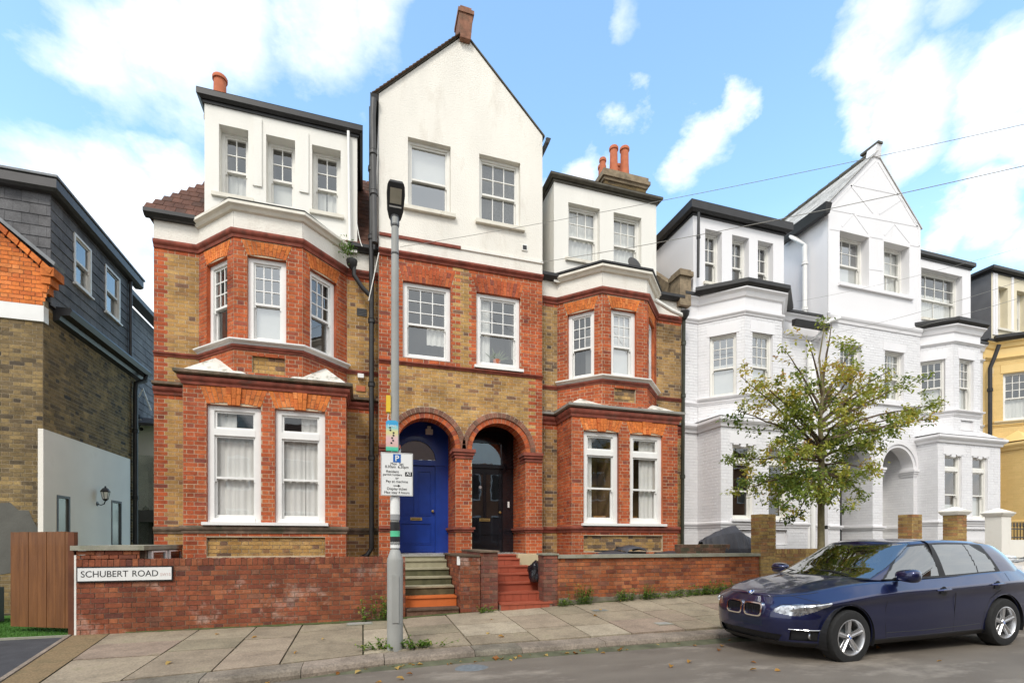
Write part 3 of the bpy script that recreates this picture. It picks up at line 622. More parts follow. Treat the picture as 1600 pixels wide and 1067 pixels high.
    for (a, b, z0, z1) in st.get('pil', []):
        mb = MB(); mb.fbox(ffr, a-d0, b-d0, -.01, .03, z0, z1); mb.build('pilaster', dm, root)
    gp2 = [(d0,back),(d0,dy),(d1,dy),(d1,back)]
    mb = MB(); out = st.get('eave', .11); mb.sweep(gp2, [(-.02,e0-.03),(.03,e0-.03),(.03,e0+.03),(out*.5,e0+.02),(out,e0+.06),(out,e1-.02),(out-.02,e1),(-.02,e1)]); mb.build('gutter', st.get('gut','black_paint'), root)
    o2 = out+.0; rr = MB(); rise = st.get('rise', .3)
    a_, b_, c_, d_ = (d0-o2,dy-o2,e1-.01),(d1+o2,dy-o2,e1-.01),(d1+o2,back,e1-.01),(d0-o2,back,e1-.01); m0, m1 = (d0+.9,dy+.9,e1+rise),(d1-.9,dy+.9,e1+rise)
    rr.poly([a_,b_,m1,m0]); rr.poly([d_,a_,m0,(d0+.9,back,e1+rise)]); rr.poly([b_,c_,(d1-.9,back,e1+rise),m1]); rr.poly([m0,m1,(d1-.9,back,e1+rise),(d0+.9,back,e1+rise)])
    rr.build('dormer_roof', st.get('droof','roof_tile'), root, fix=False)
    # side walls and back
    mb = MB(); mb.quad((XL,13.5,zb-.3),(XL,YM,zb-.3),(XL,YM,ez-.02),(XL,13.5,ez-.02)); mb.quad((XR,YM,zb-.3),(XR,13.5,zb-.3),(XR,13.5,ez-.02),(XR,YM,ez-.02)); mb.quad((XL,13.5,zb-.3),(XR,13.5,zb-.3),(XR,13.5,e0),(XL,13.5,e0)); mb.build('side_wall', 'mortar_dark' if not white else wm, root, fix=False)
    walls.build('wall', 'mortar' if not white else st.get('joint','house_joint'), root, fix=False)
    B.finish()
    return root

def front_door(owner, x0, x1, z0, ztop, Y, lx0, lx1, lz1, paint, kind):
    """door leaf, frame and fanlight filling the back of a porch"""
    fr = FR((x0,Y),(x1,Y)); T = fr.T; L = x1-x0; a, b = lx0-x0, lx1-x0
    f = MB(); f.fbox(fr, 0, a, -.12, .0, z0, lz1+.0); f.fbox(fr, b, L, -.12, .0, z0, lz1+.0)
    f.fbox(fr, 0, L, -.12, .02, lz1, lz1+.09)
    c, r = (a+b)/2, (b-a)/2
    if kind == 'arch':
        n = 16; zs = lz1+.12; r *= 1.02
        f.fbox(fr, 0, L, -.12, -.0, lz1+.09, zs)
        for i in range(n):
            p, q = math.pi*i/n, math.pi*(i+1)/n; P = lambda an, rr: (c+rr*math.cos(an), zs+rr*math.sin(an))
            for (an, bn) in ((p, q),):
                x_a, z_a = P(an, r); x_b, z_b = P(bn, r)
                f.quad(T(x_a,0,z_a),T(x_b,0,z_b),T(x_b,0,ztop),T(x_a,0,ztop)); f.quad(T(x_a,0,z_a),T(x_b,0,z_b),T(x_b,-.06,z_b),T(x_a,-.06,z_a))
        f.fbox(fr, 0, c-r, -.12, 0, zs, ztop); f.fbox(fr, c+r, L, -.12, 0, zs, ztop)
    else:
        f.fbox(fr, 0, a+.02, -.12, .0, lz1+.09, ztop); f.fbox(fr, b-.02, L, -.12, 0, lz1+.09, ztop); f.fbox(fr, a+.02, b-.02, -.12, 0, lz1+.6, ztop)
    fo = f.build('door_frame', paint, owner)
    g = MB()
    if kind == 'arch': g.poly([T(c+r*math.cos(math.pi*i/16), -.05, lz1+.12+r*math.sin(math.pi*i/16)) for i in range(17)])
    else: g.quad(T(a,-.05,lz1+.09),T(b,-.05,lz1+.09),T(b,-.05,lz1+.6),T(a,-.05,lz1+.6))
    g.build('fanlight', 'glass_bright', fo, fix=False)
    rm = MB(); rm.box(x0, x1, Y+.5, Y+.52, z0, ztop); rm.build('hall', 'interior', fo)
    d = MB(); W_ = b-a; st = .105
    if kind == 'arch': pans = [(a+st, a+W_/2-.05, z0+.86, lz1-.14), (a+W_/2+.05, b-st, z0+.86, lz1-.14), (a+st, b-st, z0+.2, z0+.66)]; glz = []
    else: pans = [(a+st, b-st, z0+.15, z0+.42)]; glz = [(a+st*.8, a+W_/2-.04, z0+.82, lz1-.14), (a+W_/2+.04, b-st*.8, z0+.82, lz1-.14)]
    wall_grid(d, fr, a+.004, b-.004, z0+.01, lz1-.004, pans+glz, -.04)
    for p in pans:
        reveal(d, fr, *p, .014, -.04); d.fbox(fr, p[0]+.02, p[1]-.02, -.06, -.047, p[2]+.02, p[3]-.02); d.quad(T(p[0],-.054,p[2]),T(p[1],-.054,p[2]),T(p[1],-.054,p[3]),T(p[0],-.054,p[3]))
        for (u0,u1,v0,v1) in ((p[0]-.012,p[1]+.012,p[3],p[3]+.014),(p[0]-.012,p[1]+.012,p[2]-.014,p[2]),(p[0]-.014,p[0],p[2],p[3]),(p[1],p[1]+.014,p[2],p[3])): d.fbox(fr,u0,u1,-.045,-.031,v0,v1)
    do = d.build('door', paint, owner)
    for p in glz:
        m = MB(); m.quad(T(p[0],-.05,p[2]),T(p[1],-.05,p[2]),T(p[1],-.05,p[3]),T(p[0],-.05,p[3])); m.build('pane', 'glass_door', do, fix=False)
        m = MB(); reveal(m, fr, *p, .02, -.03); m.build('bead', paint, do)
    m = MB(); m.fbox(fr, c-.13, c+.13, -.04, -.022, z0+.74, z0+.805); m.build('letter_plate_rim', 'brass', do)
    m = MB(); m.fbox(fr, c-.095, c+.095, -.03, -.012, z0+.757, z0+.788); m.build('letter_plate_flap', 'brass_dark', do)
    m = MB(); m.lathe([(0,-.06),(.028,-.055),(.032,-.03),(.014,-.015),(.014,0)], (b+x0-.06, Y+.04, z0+.95), 12, 'y'); m.build('door_knob', 'brass', do, smooth=True)
    return do

def gable_house(root, X0, X1, lv, st):
    white = st['kind'] != 'brick'; B = Bricks(root, st.get('single', 300)); fr = FR((X0,YC),(X1,YC)); T = fr.T; L = fr.L; wm = st['wall']; mm = st['mould']; red, yel = st.get('red','red'), st.get('yellow','yellow')
    walls = MB(); zb = st['zb']; zf = lv['floor']
    arches = [(c-X0, .83, lv['spring'], zb, .61) for c in lv['arch']]
    wins = lv['w1']
    holes = [('a', *a) for a in arches]
    for (a, b) in wins: holes += [('r', a-X0, b-X0, lv['fs'], lv['fh'])]
    if not white:
        for (a, b) in wins: holes += [('f', a-X0, b-X0, lv['fh'], lv['fh']+.31, .09)]
    s_sill = lv['fs']-.09
    def zone(s, z, row):
        if white: return red
        tg = .056 if row % 2 else 0
        if z < lv['spring']+.0: return red
        if z < s_sill: return red if (s < .2+tg or s > L-.2-tg) else yel
        m0, m1 = (wins[0][1]+wins[1][0])/2-X0-.08, (wins[0][1]+wins[1][0])/2-X0+.08
        return yel if m0-tg < s < m1+tg else red
    sp = mk_spans(L, holes)
    B.lay(fr, sp, zb, lv['s0'], zone)
    spb = mk_spans(L, [h if h[0] != 'a' else ('a', h[1], .8, h[3], h[4], h[5]) for h in holes]); backing(walls, fr, spb, zb, lv['s0'], step=.025)
    for h in arches:
        if not white:
            ring_arch(root, fr, h[0], lv['spring'], .61, .72, 21, 'red', t=.0); ring_arch(root, fr, h[0], lv['spring'], .724, .83, 25, 'archdark', t=.025, depth=.1)
        else:
            for (r0, r1, t) in ((.61,.70,.0),(.70,.83,.035)):
                mb = MB(); n = 24
                for i in range(n):
                    p, q = math.pi*i/n, math.pi*(i+1)/n; P = lambda r_, an, t_: T(h[0]+r_*math.cos(an), t_, lv['spring']+r_*math.sin(an))
                    mb.quad(P(r0,p,t),P(r1,p,t),P(r1,q,t),P(r0,q,t)); mb.quad(P(r0,p,t),P(r0,q,t),P(r0,q,-.34),P(r0,p,-.34)); mb.quad(P(r1,p,t),P(r1,q,t),P(r1,q,-.02),P(r1,p,-.02))
                mb.build('arch_moulding', wm, root, fix=False)
        # porch: side walls, ceiling, floor
        a, b = h[0]-.61, h[0]+.61; dep = .95; top = lv['spring']+.75
        for (f2, show) in ((FR((X0+b,YC+dep),(X0+b,YC)), True), (FR((X0+a,YC),(X0+a,YC+dep)), True)):
            s2 = mk_spans(f2.L, []); backing(walls, f2, s2, zf-.3, top, step=2); B.lay(f2, s2, zf-.3, top, lambda s,z,r: red)
        mb = MB(); mb.quad(T(a,-.34,top),T(b,-.34,top),T(b,-dep,top),T(a,-dep,top)); mb.build('porch_ceiling', 'moulding_red' if not white else wm, root, fix=False)
        mb = MB(); mb.box(X0+a, X0+b, YC-.02, YC+dep, zf-.08, zf); pf = mb.build('porch_floor', 'stone_grey', root)
        k = 10; tb, tw = MB(), MB(); w = (b-a)/k
        for i in range(k):
            for j in range(int(dep/w)):
                (tb if (i+j) % 2 else tw).quad((X0+a+i*w+.003,YC+j*w+.003,zf+.004),(X0+a+(i+1)*w-.003,YC+j*w+.003,zf+.004),(X0+a+(i+1)*w-.003,YC+(j+1)*w-.003,zf+.004),(X0+a+i*w+.003,YC+(j+1)*w-.003,zf+.004))
        tb.build('floor_tiles', 'black_gloss', pf, kind='stuff', fix=False); tw.build('floor_tiles', 'trim_cream', pf, kind='stuff', fix=False)
    # the wall above the porch openings, inside
    # capitals and dado courses on the piers
    piers = [(0, arches[0][0]-.61, False, True), (arches[0][0]+.61, arches[1][0]-.61, True, True), (arches[1][0]+.61, L, True, False)]
    for (a, b, el, er) in piers:
        mb = MB()
        for (z0, z1, o) in ((lv['spring']-.2, lv['spring']-.13, .02), (lv['spring']-.13, lv['spring']-.07, .045), (lv['spring']-.07, lv['spring']+.0, .07)):
            mb.fbox(fr, a-(o if el else 0), b+(o if er else 0), -.34, o, z0, z1-.002)
        mb.build('capital', mm, root)
        mb = MB()
        for (z0, z1, o) in ((lv['dado']-.1, lv['dado']-.05, .03), (lv['dado']-.05, lv['dado'], .06)): mb.fbox(fr, a-(o if el else 0), b+(o if er else 0), -.95, o, z0, z1-.002)
        mb.build('dado_course', mm, root)
    # first-floor windows
    for k, (a, b) in enumerate(wins):
        rv = MB(); reveal(rv, fr, a-X0, b-X0, lv['fs'], lv['fh'], st.get('rv',.12)+.1); rv.build('reveal', red if not white else wm, root)
        if not white: fan_arch(root, fr, a-X0, b-X0, lv['fh'], lv['fh']+.31, 15, 'red', .09, rise=.0)
        else:
            hd = MB(); hd.fbox(fr, a-X0-.06, b-X0+.06, -.02, .012, lv['fh'], lv['fh']+.24); hd.build('window_head', wm, root)
        o = st['w1'][k]; window(root, fr, a-X0+.003, b-X0-.003, lv['fs'], lv['fh'], -st.get('rv',.06), trim=st.get('trim','trim_white'), fw=.085 if not white else .05, meet=.47, up=(3,3), cur=o.get('cur'), glass=o.get('glass','glass'), glass2=o.get('glass2'), depth=.9, sill=o.get('sill'))
    moulding(root, [(X0,YC),(X1,YC)], s_sill-.08, s_sill+.0, .055, mm); moulding(root, [(X0,YC),(X1,YC)], lv['s0'], lv['s1'], .08, mm)
    # rendered gable
    ga = lv['apex']; ax = (X0+X1)/2; ez = lv['eave']; g = MB(); uh = [(a-X0, b-X0, lv['us'], lv['uh']) for (a, b) in lv['w2']]
    wall_grid(g, fr, 0, L, lv['s1']-.01, ez, uh, .006); g.poly([T(0,.006,ez),T(L,.006,ez),T(L/2,.006,ga)])
    for h in uh: reveal(g, fr, *h, .3, .006)
    g.quad((X0,YC,ez),(X0,YC+5,ez),(X0,YC+5,lv['s1']),(X0,YC,lv['s1'])); g.quad((X1,YC,ez),(X1,YC+5,ez),(X1,YC+5,lv['s1']),(X1,YC,lv['s1']))
    g.build('gable_wall', st['gable_m'], root, fix=False)
    for k, h in enumerate(uh):
        o = st['w2'][k]; window(root, fr, h[0]+.002, h[1]-.002, h[2]+.01, h[3], -st.get('rv2',.12), trim='trim_cream', fw=.06, meet=.47, up=o.get('up',(3,2)), lo=o.get('lo',(1,1)), cur=o.get('cur'), glass=o.get('glass','glass'), depth=.9, sill=o.get('sill'))
    mb = MB(); mb.quad((X0,YC+5,zb),(X0,YC,zb),(X0,YC,lv['s1']),(X0,YC+5,lv['s1'])); mb.quad((X1,YC,zb),(X1,YC+5,zb),(X1,YC+5,lv['s1']),(X1,YC,lv['s1'])); mb.quad((X0,YC+5,zb),(X1,YC+5,zb),(X1,YC+5,ez),(X0,YC+5,ez)); mb.build('side_wall', 'mortar_dark' if not white else wm, root, fix=False)
    # roof: two slopes with thickness, ridge running back
    o = .07; th = .035; y0, y1 = YC-.03, YC+5.2; sl_ = (ga-ez)/(L/2)
    rf = MB()
    for sx in (-1, 1):
        ex = ax+sx*(L/2+(.12 if sx < 0 else .05)); e_z = ez-(.12 if sx < 0 else .05)*sl_
        P = [(ex,y0,e_z+.02),(ax,y0,ga+.02),(ax,y1,ga+.02),(ex,y1,e_z+.02),(ex,y0,e_z+.02+th),(ax,y0,ga+.02+th),(ax,y1,ga+.02+th),(ex,y1,e_z+.02+th)]
        rf.hexa(P)
    roof = rf.build('roof', st['roof'], root)
    vt = MB(); n = 26      # verge tiles, seen edge-on, and courses up the slope
    for sx in (-1,):
        for i in range(n):
            f0, f1 = i/n, (i+1.2)/n; ex = ax+sx*(L/2+.14); e_z = ez-.14*sl_
            xa, za = ex+(ax-ex)*f0, e_z+(ga-e_z)*f0; xb, zb_ = ex+(ax-ex)*min(1,f1), e_z+(ga-e_z)*min(1,f1)
            yy = y1 if sx < 0 else y0+.3
            vt.hexa([(xa,y0-.05,za+th+.022),(xb,y0-.05,zb_+th+.005),(xb,yy,zb_+th+.005),(xa,yy,za+th+.022),(xa,y0-.05,za+th+.042),(xb,y0-.05,zb_+th+.02),(xb,yy,zb_+th+.02),(xa,yy,za+th+.042)], random.random())
    vt.build('roof_tiles', st.get('tile','tile_brick'), roof, kind='stuff', fix=False)
    rd = MB(); n = 14
    for i in range(n): rd.tube([(ax,y0+i*(y1-y0)/n,ga+th+.03),(ax,y0+(i+1)*(y1-y0)/n-.02,ga+th+.045)], .1 if not white else .09, 8)
    rd.build('ridge_tiles', st.get('ridge','roof_tile'), roof, kind='stuff')
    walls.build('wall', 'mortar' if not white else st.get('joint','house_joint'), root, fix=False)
    B.finish()
    return fr
mat('stopwhite', (.7,.67,.6), .85, .1, 5, .7, 40, dirt=(.17,.17,.12,.49,.8), dscale=6)
mat('trim_aged', (.78,.74,.64), .7, .08, 4, .2, 60, dirt=(.36,.2,.1,.6,.6), dscale=5)
mat('brass_dark', (.3,.2,.08), .4, .2, 8, metal=1); glassmat('glass_door', .12, (.3,.3,.3), .02)
brickmat('tile_brick', [(0,(.1,.05,.035)),(.4,(.15,.07,.048)),(.7,(.12,.06,.042)),(1,(.08,.05,.038))], patch=(.07,.07,.045,.6,.5))
brickmat('tile_dark', [(0,(.09,.06,.045)),(1,(.13,.08,.055))]); mat('gutter_moss', (.09,.08,.06), .7, .3, 8, dirt=(.2,.2,.1,.58,.6), dscale=8)
brickmat('tile_pale', [(0,(.6,.58,.55)),(1,(.68,.66,.63))])
c_full = [('c',0,.55),('c',.45,1)]
# ---------------- house 1: the left brick house
h1 = thing('brick_house', 'leftmost brick house, with net curtains in both ground floor windows', 'house')
bay_house(h1, -3.69, .32, -1.63, dict(gs=1.735,gh=3.80,c0=4.12,c1=4.34,fs=5.01,fh=6.54,s0=6.83,s1=6.985,w1=7.34,ds=7.98,dh=9.30,e0=9.66,e1=9.84,d=(-2.84,-.1)),
  dict(kind='brick', rslope=1.32, rise=.1, wall='roughcast', mould='moulding_red', gcorn='moulding_moss', gstring='moulding_moss', sillm='trim_white', sillm2='trim_white', dormer_m='render_white', hip_l=True, cheek_r='slate', zb=-.1,
    gw=[(.36,1.22),(1.45,2.30)], gwin=[dict(cur=[('c',0,.5,0,1),('c',.42,1,0,.79)],room='interior',glass='glass_clear'),dict(cur=[('c',0,.6,0,.79),('c',.5,1,0,1)],room='interior',glass='glass_clear')],
    upwin=[dict(glass='glass'),dict(cur=[('b',0,1,0,.5)],glass='glass_bright'),dict(glass='glass')],
    dw=[(-2.60,-2.10),(-1.79,-1.27),(-.96,-.42)], dwin=[dict(cur=[('c',0,.5,0,.5),('c',.5,1,0,.5)]),dict(cur=[('b',0,1,0,.5)]),dict(cur=[('c',0,.45,0,.5),('c',.5,1,0,.5)])], dsill=[(-2.72,-2.0),(-1.0,-.36)],
    pil=[(-2.02,-1.86,8.25,9.56),(-1.19,-1.02,8.3,9.5)]))
cx, _ = ray(345, 127, 13.2)
chimney(h1, cx-.15, cx+.95, 12.9, 13.5, 8.5, 11.3, [(cx+.02,13.05,1.02,.16),(cx+.2,13.35,.78,.13)])
mb = MB(); mb.box(-.105,.085,YM-.02,YM-.004,6.05,6.2); v1 = mb.build('air_vent', 'grey_pipe', h1)
mb = MB(); [mb.box(-.11,.08,YM-.026,YM-.021,6.07+i*.032,6.085+i*.032) for i in range(4)]; mb.build('louvre', 'black_paint', v1)
mb = MB(); mb.box(-.09,.03,YM-.1,YM,4.75,4.83); mb.build('vent_cowl', 'trim_white', h1)
mb = MB(); mb.box(-.12,.06,YM-.02,YM,4.49,4.6); mb.build('air_vent', 'terracotta', h1)
# pipes
pipe(h1, [(.18,10.42,10.25),(.18,10.42,6.2),(.18,10.42,1.25),(.1,10.42,1.12),(-.2,10.44,.95),(-.2,10.44,.3)], .052, 'black_paint', [9.0,7.6,5.9,4.6,3.1])
pipe(h1, [(-.16,10.36,6.95),(-.16,10.36,6.75),(.0,10.36,6.52),(.14,10.38,6.4)], .045, 'black_paint', name='branch_pipe')
mb = MB(); mb.lathe([(.03,-.12),(.1,-.03),(.11,.06),(.09,.06)], (-.2,10.36,6.98), 12); mb.build('hopper', 'black_paint', h1, smooth=True)
mb = MB(); mb.tube([(.24,10.4,9.7),(.24,10.4,7.35)], .035, 8); mb.build('waste_pipe', 'black_paint', h1, smooth=True)
pipe(h1, [(-.27,10.42,9.66),(-.24,10.42,7.45)], .03, 'trim_white', name='dormer_downpipe')
mb = MB(); mb.box(.0,.25,11.75,12.1,8.95,9.12); mb.build('rooflight', 'trim_white', h1)
# ---------------- house 2: the gabled double-door house
h2 = thing('brick_house', 'tall brick house with white rendered gable and two arched porches', 'house')
g2 = gable_house(h2, .32, 3.86, dict(floor=1.13, spring=3.36, arch=(1.287,2.86), fs=5.19, fh=6.76, s0=7.21, s1=7.345, dado=1.70, eave=10.47, apex=12.2, us=8.30, uh=9.74, w1=[(.80,1.79),(2.35,3.34)], w2=[(.90,1.79),(2.41,3.34)]),
  dict(kind='brick', wall='roughcast', mould='moulding_red', gable_m='roughcast', roof='gutter_moss', tile='tile_dark', zb=.75,
    w1=[dict(cur=[('c',.52,1,.22,.5)],glass='glass'),dict(cur=[('c',0,.32,0,1),('c',.93,1,.15,.48)],sill=('trim_white',.08,.06,.075))],
    w2=[dict(up=(1,1),cur=[('b',0,1,.5,1)],sill=('sill_aged',.09,.1,.09),glass='glass_bright'),dict(up=(3,2),lo=(3,1),cur=[('v',0,1)],sill=('sill_aged',.09,.09,.09))], rv2=.1))
front_door(h2, .677, 1.897, 1.13, 4.1, 11.24, .74, 1.60, 3.12, 'blue_paint', 'arch')
front_door(h2, 2.25, 3.47, 1.13, 4.1, 11.24, 2.34, 3.20, 3.12, 'black_gloss', 'rect')
mb = MB(); mb.lathe([(0,-.012),(.035,-.01),(.035,0)], (2.66,11.265,2.67), 12, 'y'); mb.build('door_knocker', 'trim_white', h2)
mb = MB(); mb.box(3.32,3.36,11.2,11.23,2.2,2.34); mb.build('doorbell', 'trim_white', h2)
mb = MB(); mb.box(3.17,3.86,9.92,YC+.3,.6,1.12); mb.build('plinth_stone', 'stone_buff', h2)
mb = MB(); mb.hexa([(1.98,YC-.12,12.02),(2.2,YC-.12,12.02),(2.2,YC+.3,12.02),(1.98,YC+.3,12.02),(1.94,YC-.16,12.5),(2.24,YC-.16,12.5),(2.24,YC+.3,12.5),(1.94,YC+.3,12.5)]); mb.box(1.92,2.26,YC-.18,YC+.3,12.5,12.58); mb.box(1.97,2.21,YC-.14,YC+.3,12.58,12.66)
mb.build('gable_finial', 'finial', h2) if 'finial' in MATS else (mat('finial', (.28,.13,.08), .85, .3, 9, .4, 60, dirt=(.1,.08,.05,.5,.6), dscale=5), mb.build('gable_finial', 'finial', h2))
mb = MB(); mb.box(.33,2.0,YC-.045,YC+.0,7.60,7.655); mb.build('string_course', 'moulding_red', h2)
mb = MB(); mb.box(2.0,3.87,YC-.035,YC+.0,7.60,7.65); mb.build('string_course', 'render_white', h2)
mb = MB(); mb.box(3.37,3.5,YC-.03,YC,7.82,7.95); v = mb.build('air_vent', 'trim_cream', h2); mb = MB(); mb.box(3.39,3.48,YC-.034,YC-.031,7.84,7.93); mb.build('louvre', 'black_paint', v)
mb = MB(); mb.sweep([(.25,YC+4),(.25,YC-.05),(.3,YC-.05)], [(0,10.2),(.07,10.22),(.1,10.33),(0,10.35)]); mb.build('gutter', 'black_paint', h2)
mb = MB(); mb.sweep([(3.92,YC-.05),(3.94,YC-.05),(3.94,YC+4)], [(0,10.25),(.05,10.27),(.08,10.36),(0,10.4)]); mb.build('gutter', 'grey_pipe', h2)
pipe(h2, [(.22,10.2,10.25),(.2,10.22,9.9),(.24,10.24,7.4)], .06, 'grey_pipe', [9.2,8.4])
lt = thing('porch_lamp', 'small white square lamp on the wall above the fanlight of the blue door', 'lamp')
mb = MB(); mb.box(1.37,1.53,11.13,11.22,3.82,3.93); mb.build('diffuser', 'trim_cream', lt); mb = MB(); mb.box(1.41,1.49,11.15,11.22,3.93,4.0); mb.build('mount', 'trim_white', lt)
# ---------------- house 3
h3 = thing('brick_house', 'brick bay house right beside the white painted houses, dish on its bay', 'house')
bay_house(h3, 3.86, 7.72, 5.67, dict(gs=1.79,gh=3.81,c0=4.10,c1=4.36,fs=5.09,fh=6.60,s0=6.90,s1=7.05,w1=7.42,ds=7.97,dh=9.27,e0=9.70,e1=9.82,d=(4.22,6.93)),
  dict(kind='brick', rslope=.3, roof='lead', wall='roughcast', mould='moulding_red', gcorn='stone_grey', gstring='moulding_red', sillm='trim_cream', sillm2='trim_white', dormer_m='render_white', red='red', yellow='yellow2', quoin_l=False, quoin_r=False, zb=.1, dark_flash=True, round=True, stop=.26, gut='gutter_moss', cheek_r='render_white', flat='stone_grey', no_gl=False,
    gw=[(.28,1.135),(1.42,2.27)], gwin=[dict(cur=[('c',0,.28,0,1)],glass='glass_clear'),dict(cur=[('c',.36,1,0,1)],glass='glass_clear')],
    upwin=[dict(cur=[('b',.6,1,0,.8)],glass='glass_dark'),dict(cur=[('b',0,1,0,1)],glass='glass_bright'),dict()],
    dw=[(4.58,5.39),(5.755,6.51)], dd=.12, dwin=[dict(up=(3,2),cur=[('c',0,.6,0,1),('c',.5,1,0,1)]),dict(up=(3,2),cur=[('c',0,.6,0,1),('c',.5,1,0,1)])], dsill=[(4.5,5.42),(5.68,6.5)], eave=.12, rise=.12)) if mat('gutter_moss', (.09,.08,.06), .7, .3, 8, dirt=(.2,.2,.1,.58,.6), dscale=8) and brickmat('yellow2', [(0,(.25,.16,.08)),(.2,(.44,.27,.1)),(.45,(.33,.2,.09)),(.65,(.5,.31,.12)),(.85,(.2,.13,.08)),(1,(.12,.09,.07))], patch=(.12,.1,.07,.58,.5)) else None
x0, z0 = ray(946, 300, 12.4); x1, _ = ray(1003, 300, 12.6)
chimney(h3, x0-.02, x1, 12.4, 13.2, 9.0, ray(970, 272, 12.4)[1]+.02, [(x0+.02,12.6,.45,.1),(x0+.15,12.9,.5,.12),(x0+.37,12.6,.86,.13),(x0+.72,12.6,.92,.14),(x0+.72,13.0,.7,.13)])
pipe(h3, [(7.6,10.3,7.05),(7.62,10.36,6.9),(7.62,10.42,1.6),(7.62,10.42,.5)], .045, 'green_pipe', [6.3,5.0,3.0])
pipe(h3, [(6.75,10.28,7.2),(7.2,10.28,7.02),(7.55,10.3,6.95)], .05, 'trim_cream', name='branch_pipe')
mb = MB(); mb.lathe([(.04,-.14),(.1,-.05),(.12,.05),(.1,.06)], (7.6,10.3,7.0), 12); mb.build('hopper', 'black_paint', h3, smooth=True)
pw = MB()    # stepped party wall with brick coping between this house and the white one
pw.hexa([(7.62,10.55,7.3),(7.86,10.55,7.3),(7.86,12.4,7.3),(7.62,12.4,7.3),(7.62,10.55,7.7),(7.86,10.55,7.7),(7.86,12.4,9.4),(7.62,12.4,9.4)]); pw.box(7.58,7.9,10.45,10.85,7.3,8.02); pw.box(7.54,7.94,10.4,10.9,8.02,8.14); pw.box(7.58,7.9,10.45,10.85,8.14,8.2); pw.build('party_wall', 'cap_brick', h3)
dish = thing('satellite_dish', 'dark grey satellite dish standing on the bay roof of the third brick house', 'satellite dish', loc=(ray(993,412,9.9)[0],9.9,ray(993,412,9.9)[1]-.3))
mb = MB(); mb.lathe([(0,.0),(.08,.006),(.14,.018),(.19,.036),(.193,.03),(.14,.01),(.08,-.004),(0,-.012)], (0,0,.3), 24, 'y', M4=Matrix.Rotation(.2,4,'Z') @ Matrix.Rotation(-.25,4,'X')); mb.build('reflector', 'dish', dish, smooth=True) if 'dish' in MATS else (mat('dish',(.07,.066,.062),.7), mb.build('reflector','dish',dish,smooth=True))
mb = MB(); mb.tube([(0,.05,.0),(0,.06,.28)], .02, 8); mb.build('mount_arm', 'grey_pipe', dish)

# ---------------- painted houses
wht = dict(kind='paint', wall='house_white', mould='house_white', red='painted', reveal='house_white', trim='trim_cream', sillm='house_white', sillm2='house_white', dormer_m='house_white', roof='lead', rslope=.25, single=0, flat='house_white', eave=.16)
h4 = thing('white_house', 'white painted bay house with black eaves, next to the brick house', 'house')
bay_house(h4, 7.74, 12.2, 9.55, dict(gs=1.93,gh=3.76,c0=4.15,c1=4.39,fs=5.02,fh=6.56,s0=6.95,s1=7.08,w1=7.59,ds=8.0,dh=9.36,e0=9.66,e1=9.93,d=(8.0,10.89)),
  dict(wht, zb=.1, gw=[(.33,.97),(1.42,2.0)], gwin=[dict(glass='glass_dark'),dict(glass='glass_dark')], wu=.62, upwin=[dict(cur=[('b',0,1,0,.55)],glass='glass_bright'),dict(cur=[('b',0,1,0,.55)],glass='glass_bright'),dict()], dd=.17, stop=.3,
    dw=[(8.36,8.875),(9.195,9.73),(10.02,10.53)], dwin=[dict(),dict(),dict()], dsill=[(8.3,9.0)], droof='roof_pale', rise=.25))
pipe(h4, [(8.04,10.34,9.6),(8.04,10.36,8.0)], .035, 'black_paint', [9.0])
mb = MB(); mb.sweep([(11.0,10.35),(11.6,10.35),(12.2,10.35)], [(0,7.15),(.1,7.17),(.14,7.3),(0,7.32)]); mb.build('gutter','black_paint',h4)
h5 = thing('white_house', 'tall white painted house with half timbered gable and arched porches behind the street tree', 'house')
g5 = gable_house(h5, 12.2, 15.76, dict(floor=1.3, spring=3.5, arch=(13.25,14.86), fs=5.46, fh=6.87, s0=7.42, s1=7.66, dado=1.83, eave=10.62, apex=12.42, us=8.53, uh=9.98, w1=[(12.65,13.42),(14.33,15.09)], w2=[(12.62,13.71),(14.28,15.3)]),
  dict(kind='paint', wall='house_white', mould='house_white', red='painted', yellow='painted', gable_m='house_white', roof='roof_pale', tile='tile_pale', ridge='gutter_moss', zb=.7, single=0, trim='trim_cream',
    w1=[dict(),dict(cur=[('c',0,.35,0,1),('c',.65,1,0,1)])], w2=[dict(up=(3,2),cur=[('b',0,1,0,.55)],glass='glass_bright'),dict(up=(3,2),lo=(2,1),cur=[('c',0,.6,0,1),('c',.4,1,0,1)])], rv2=.22, rv=.1))
front_door(h5, 12.64, 13.86, 1.3, 4.2, 11.24, 12.75, 13.55, 3.2, 'black_gloss', 'rect')
front_door(h5, 14.25, 15.47, 1.3, 4.2, 11.24, 14.36, 15.2, 3.2, 'trim_cream', 'rect')
tb = MB()    # planted timber strips, painted over
def strip(p, q, w=.035):
    (xa, za), (xb, zb_) = p, q; d = Vector((xb-xa, zb_-za)).normalized(); n = Vector((-d.y, d.x))*w/2; y0, y1 = YC-.014, YC+.004
    P = [(xa-n.x,za-n.y),(xb-n.x,zb_-n.y),(xb+n.x,zb_+n.y),(xa+n.x,za+n.y)]
    m = MB(); m.v = [(x,y0,z) for x,z in P]+[(x,y1,z) for x,z in P]; m.f = [(0,1,2,3),(0,4,5,1),(1,5,6,2),(2,6,7,3),(3,7,4,0)]; m.r = [0]*5
    m.build('timber_strip', 'house_white', h5)
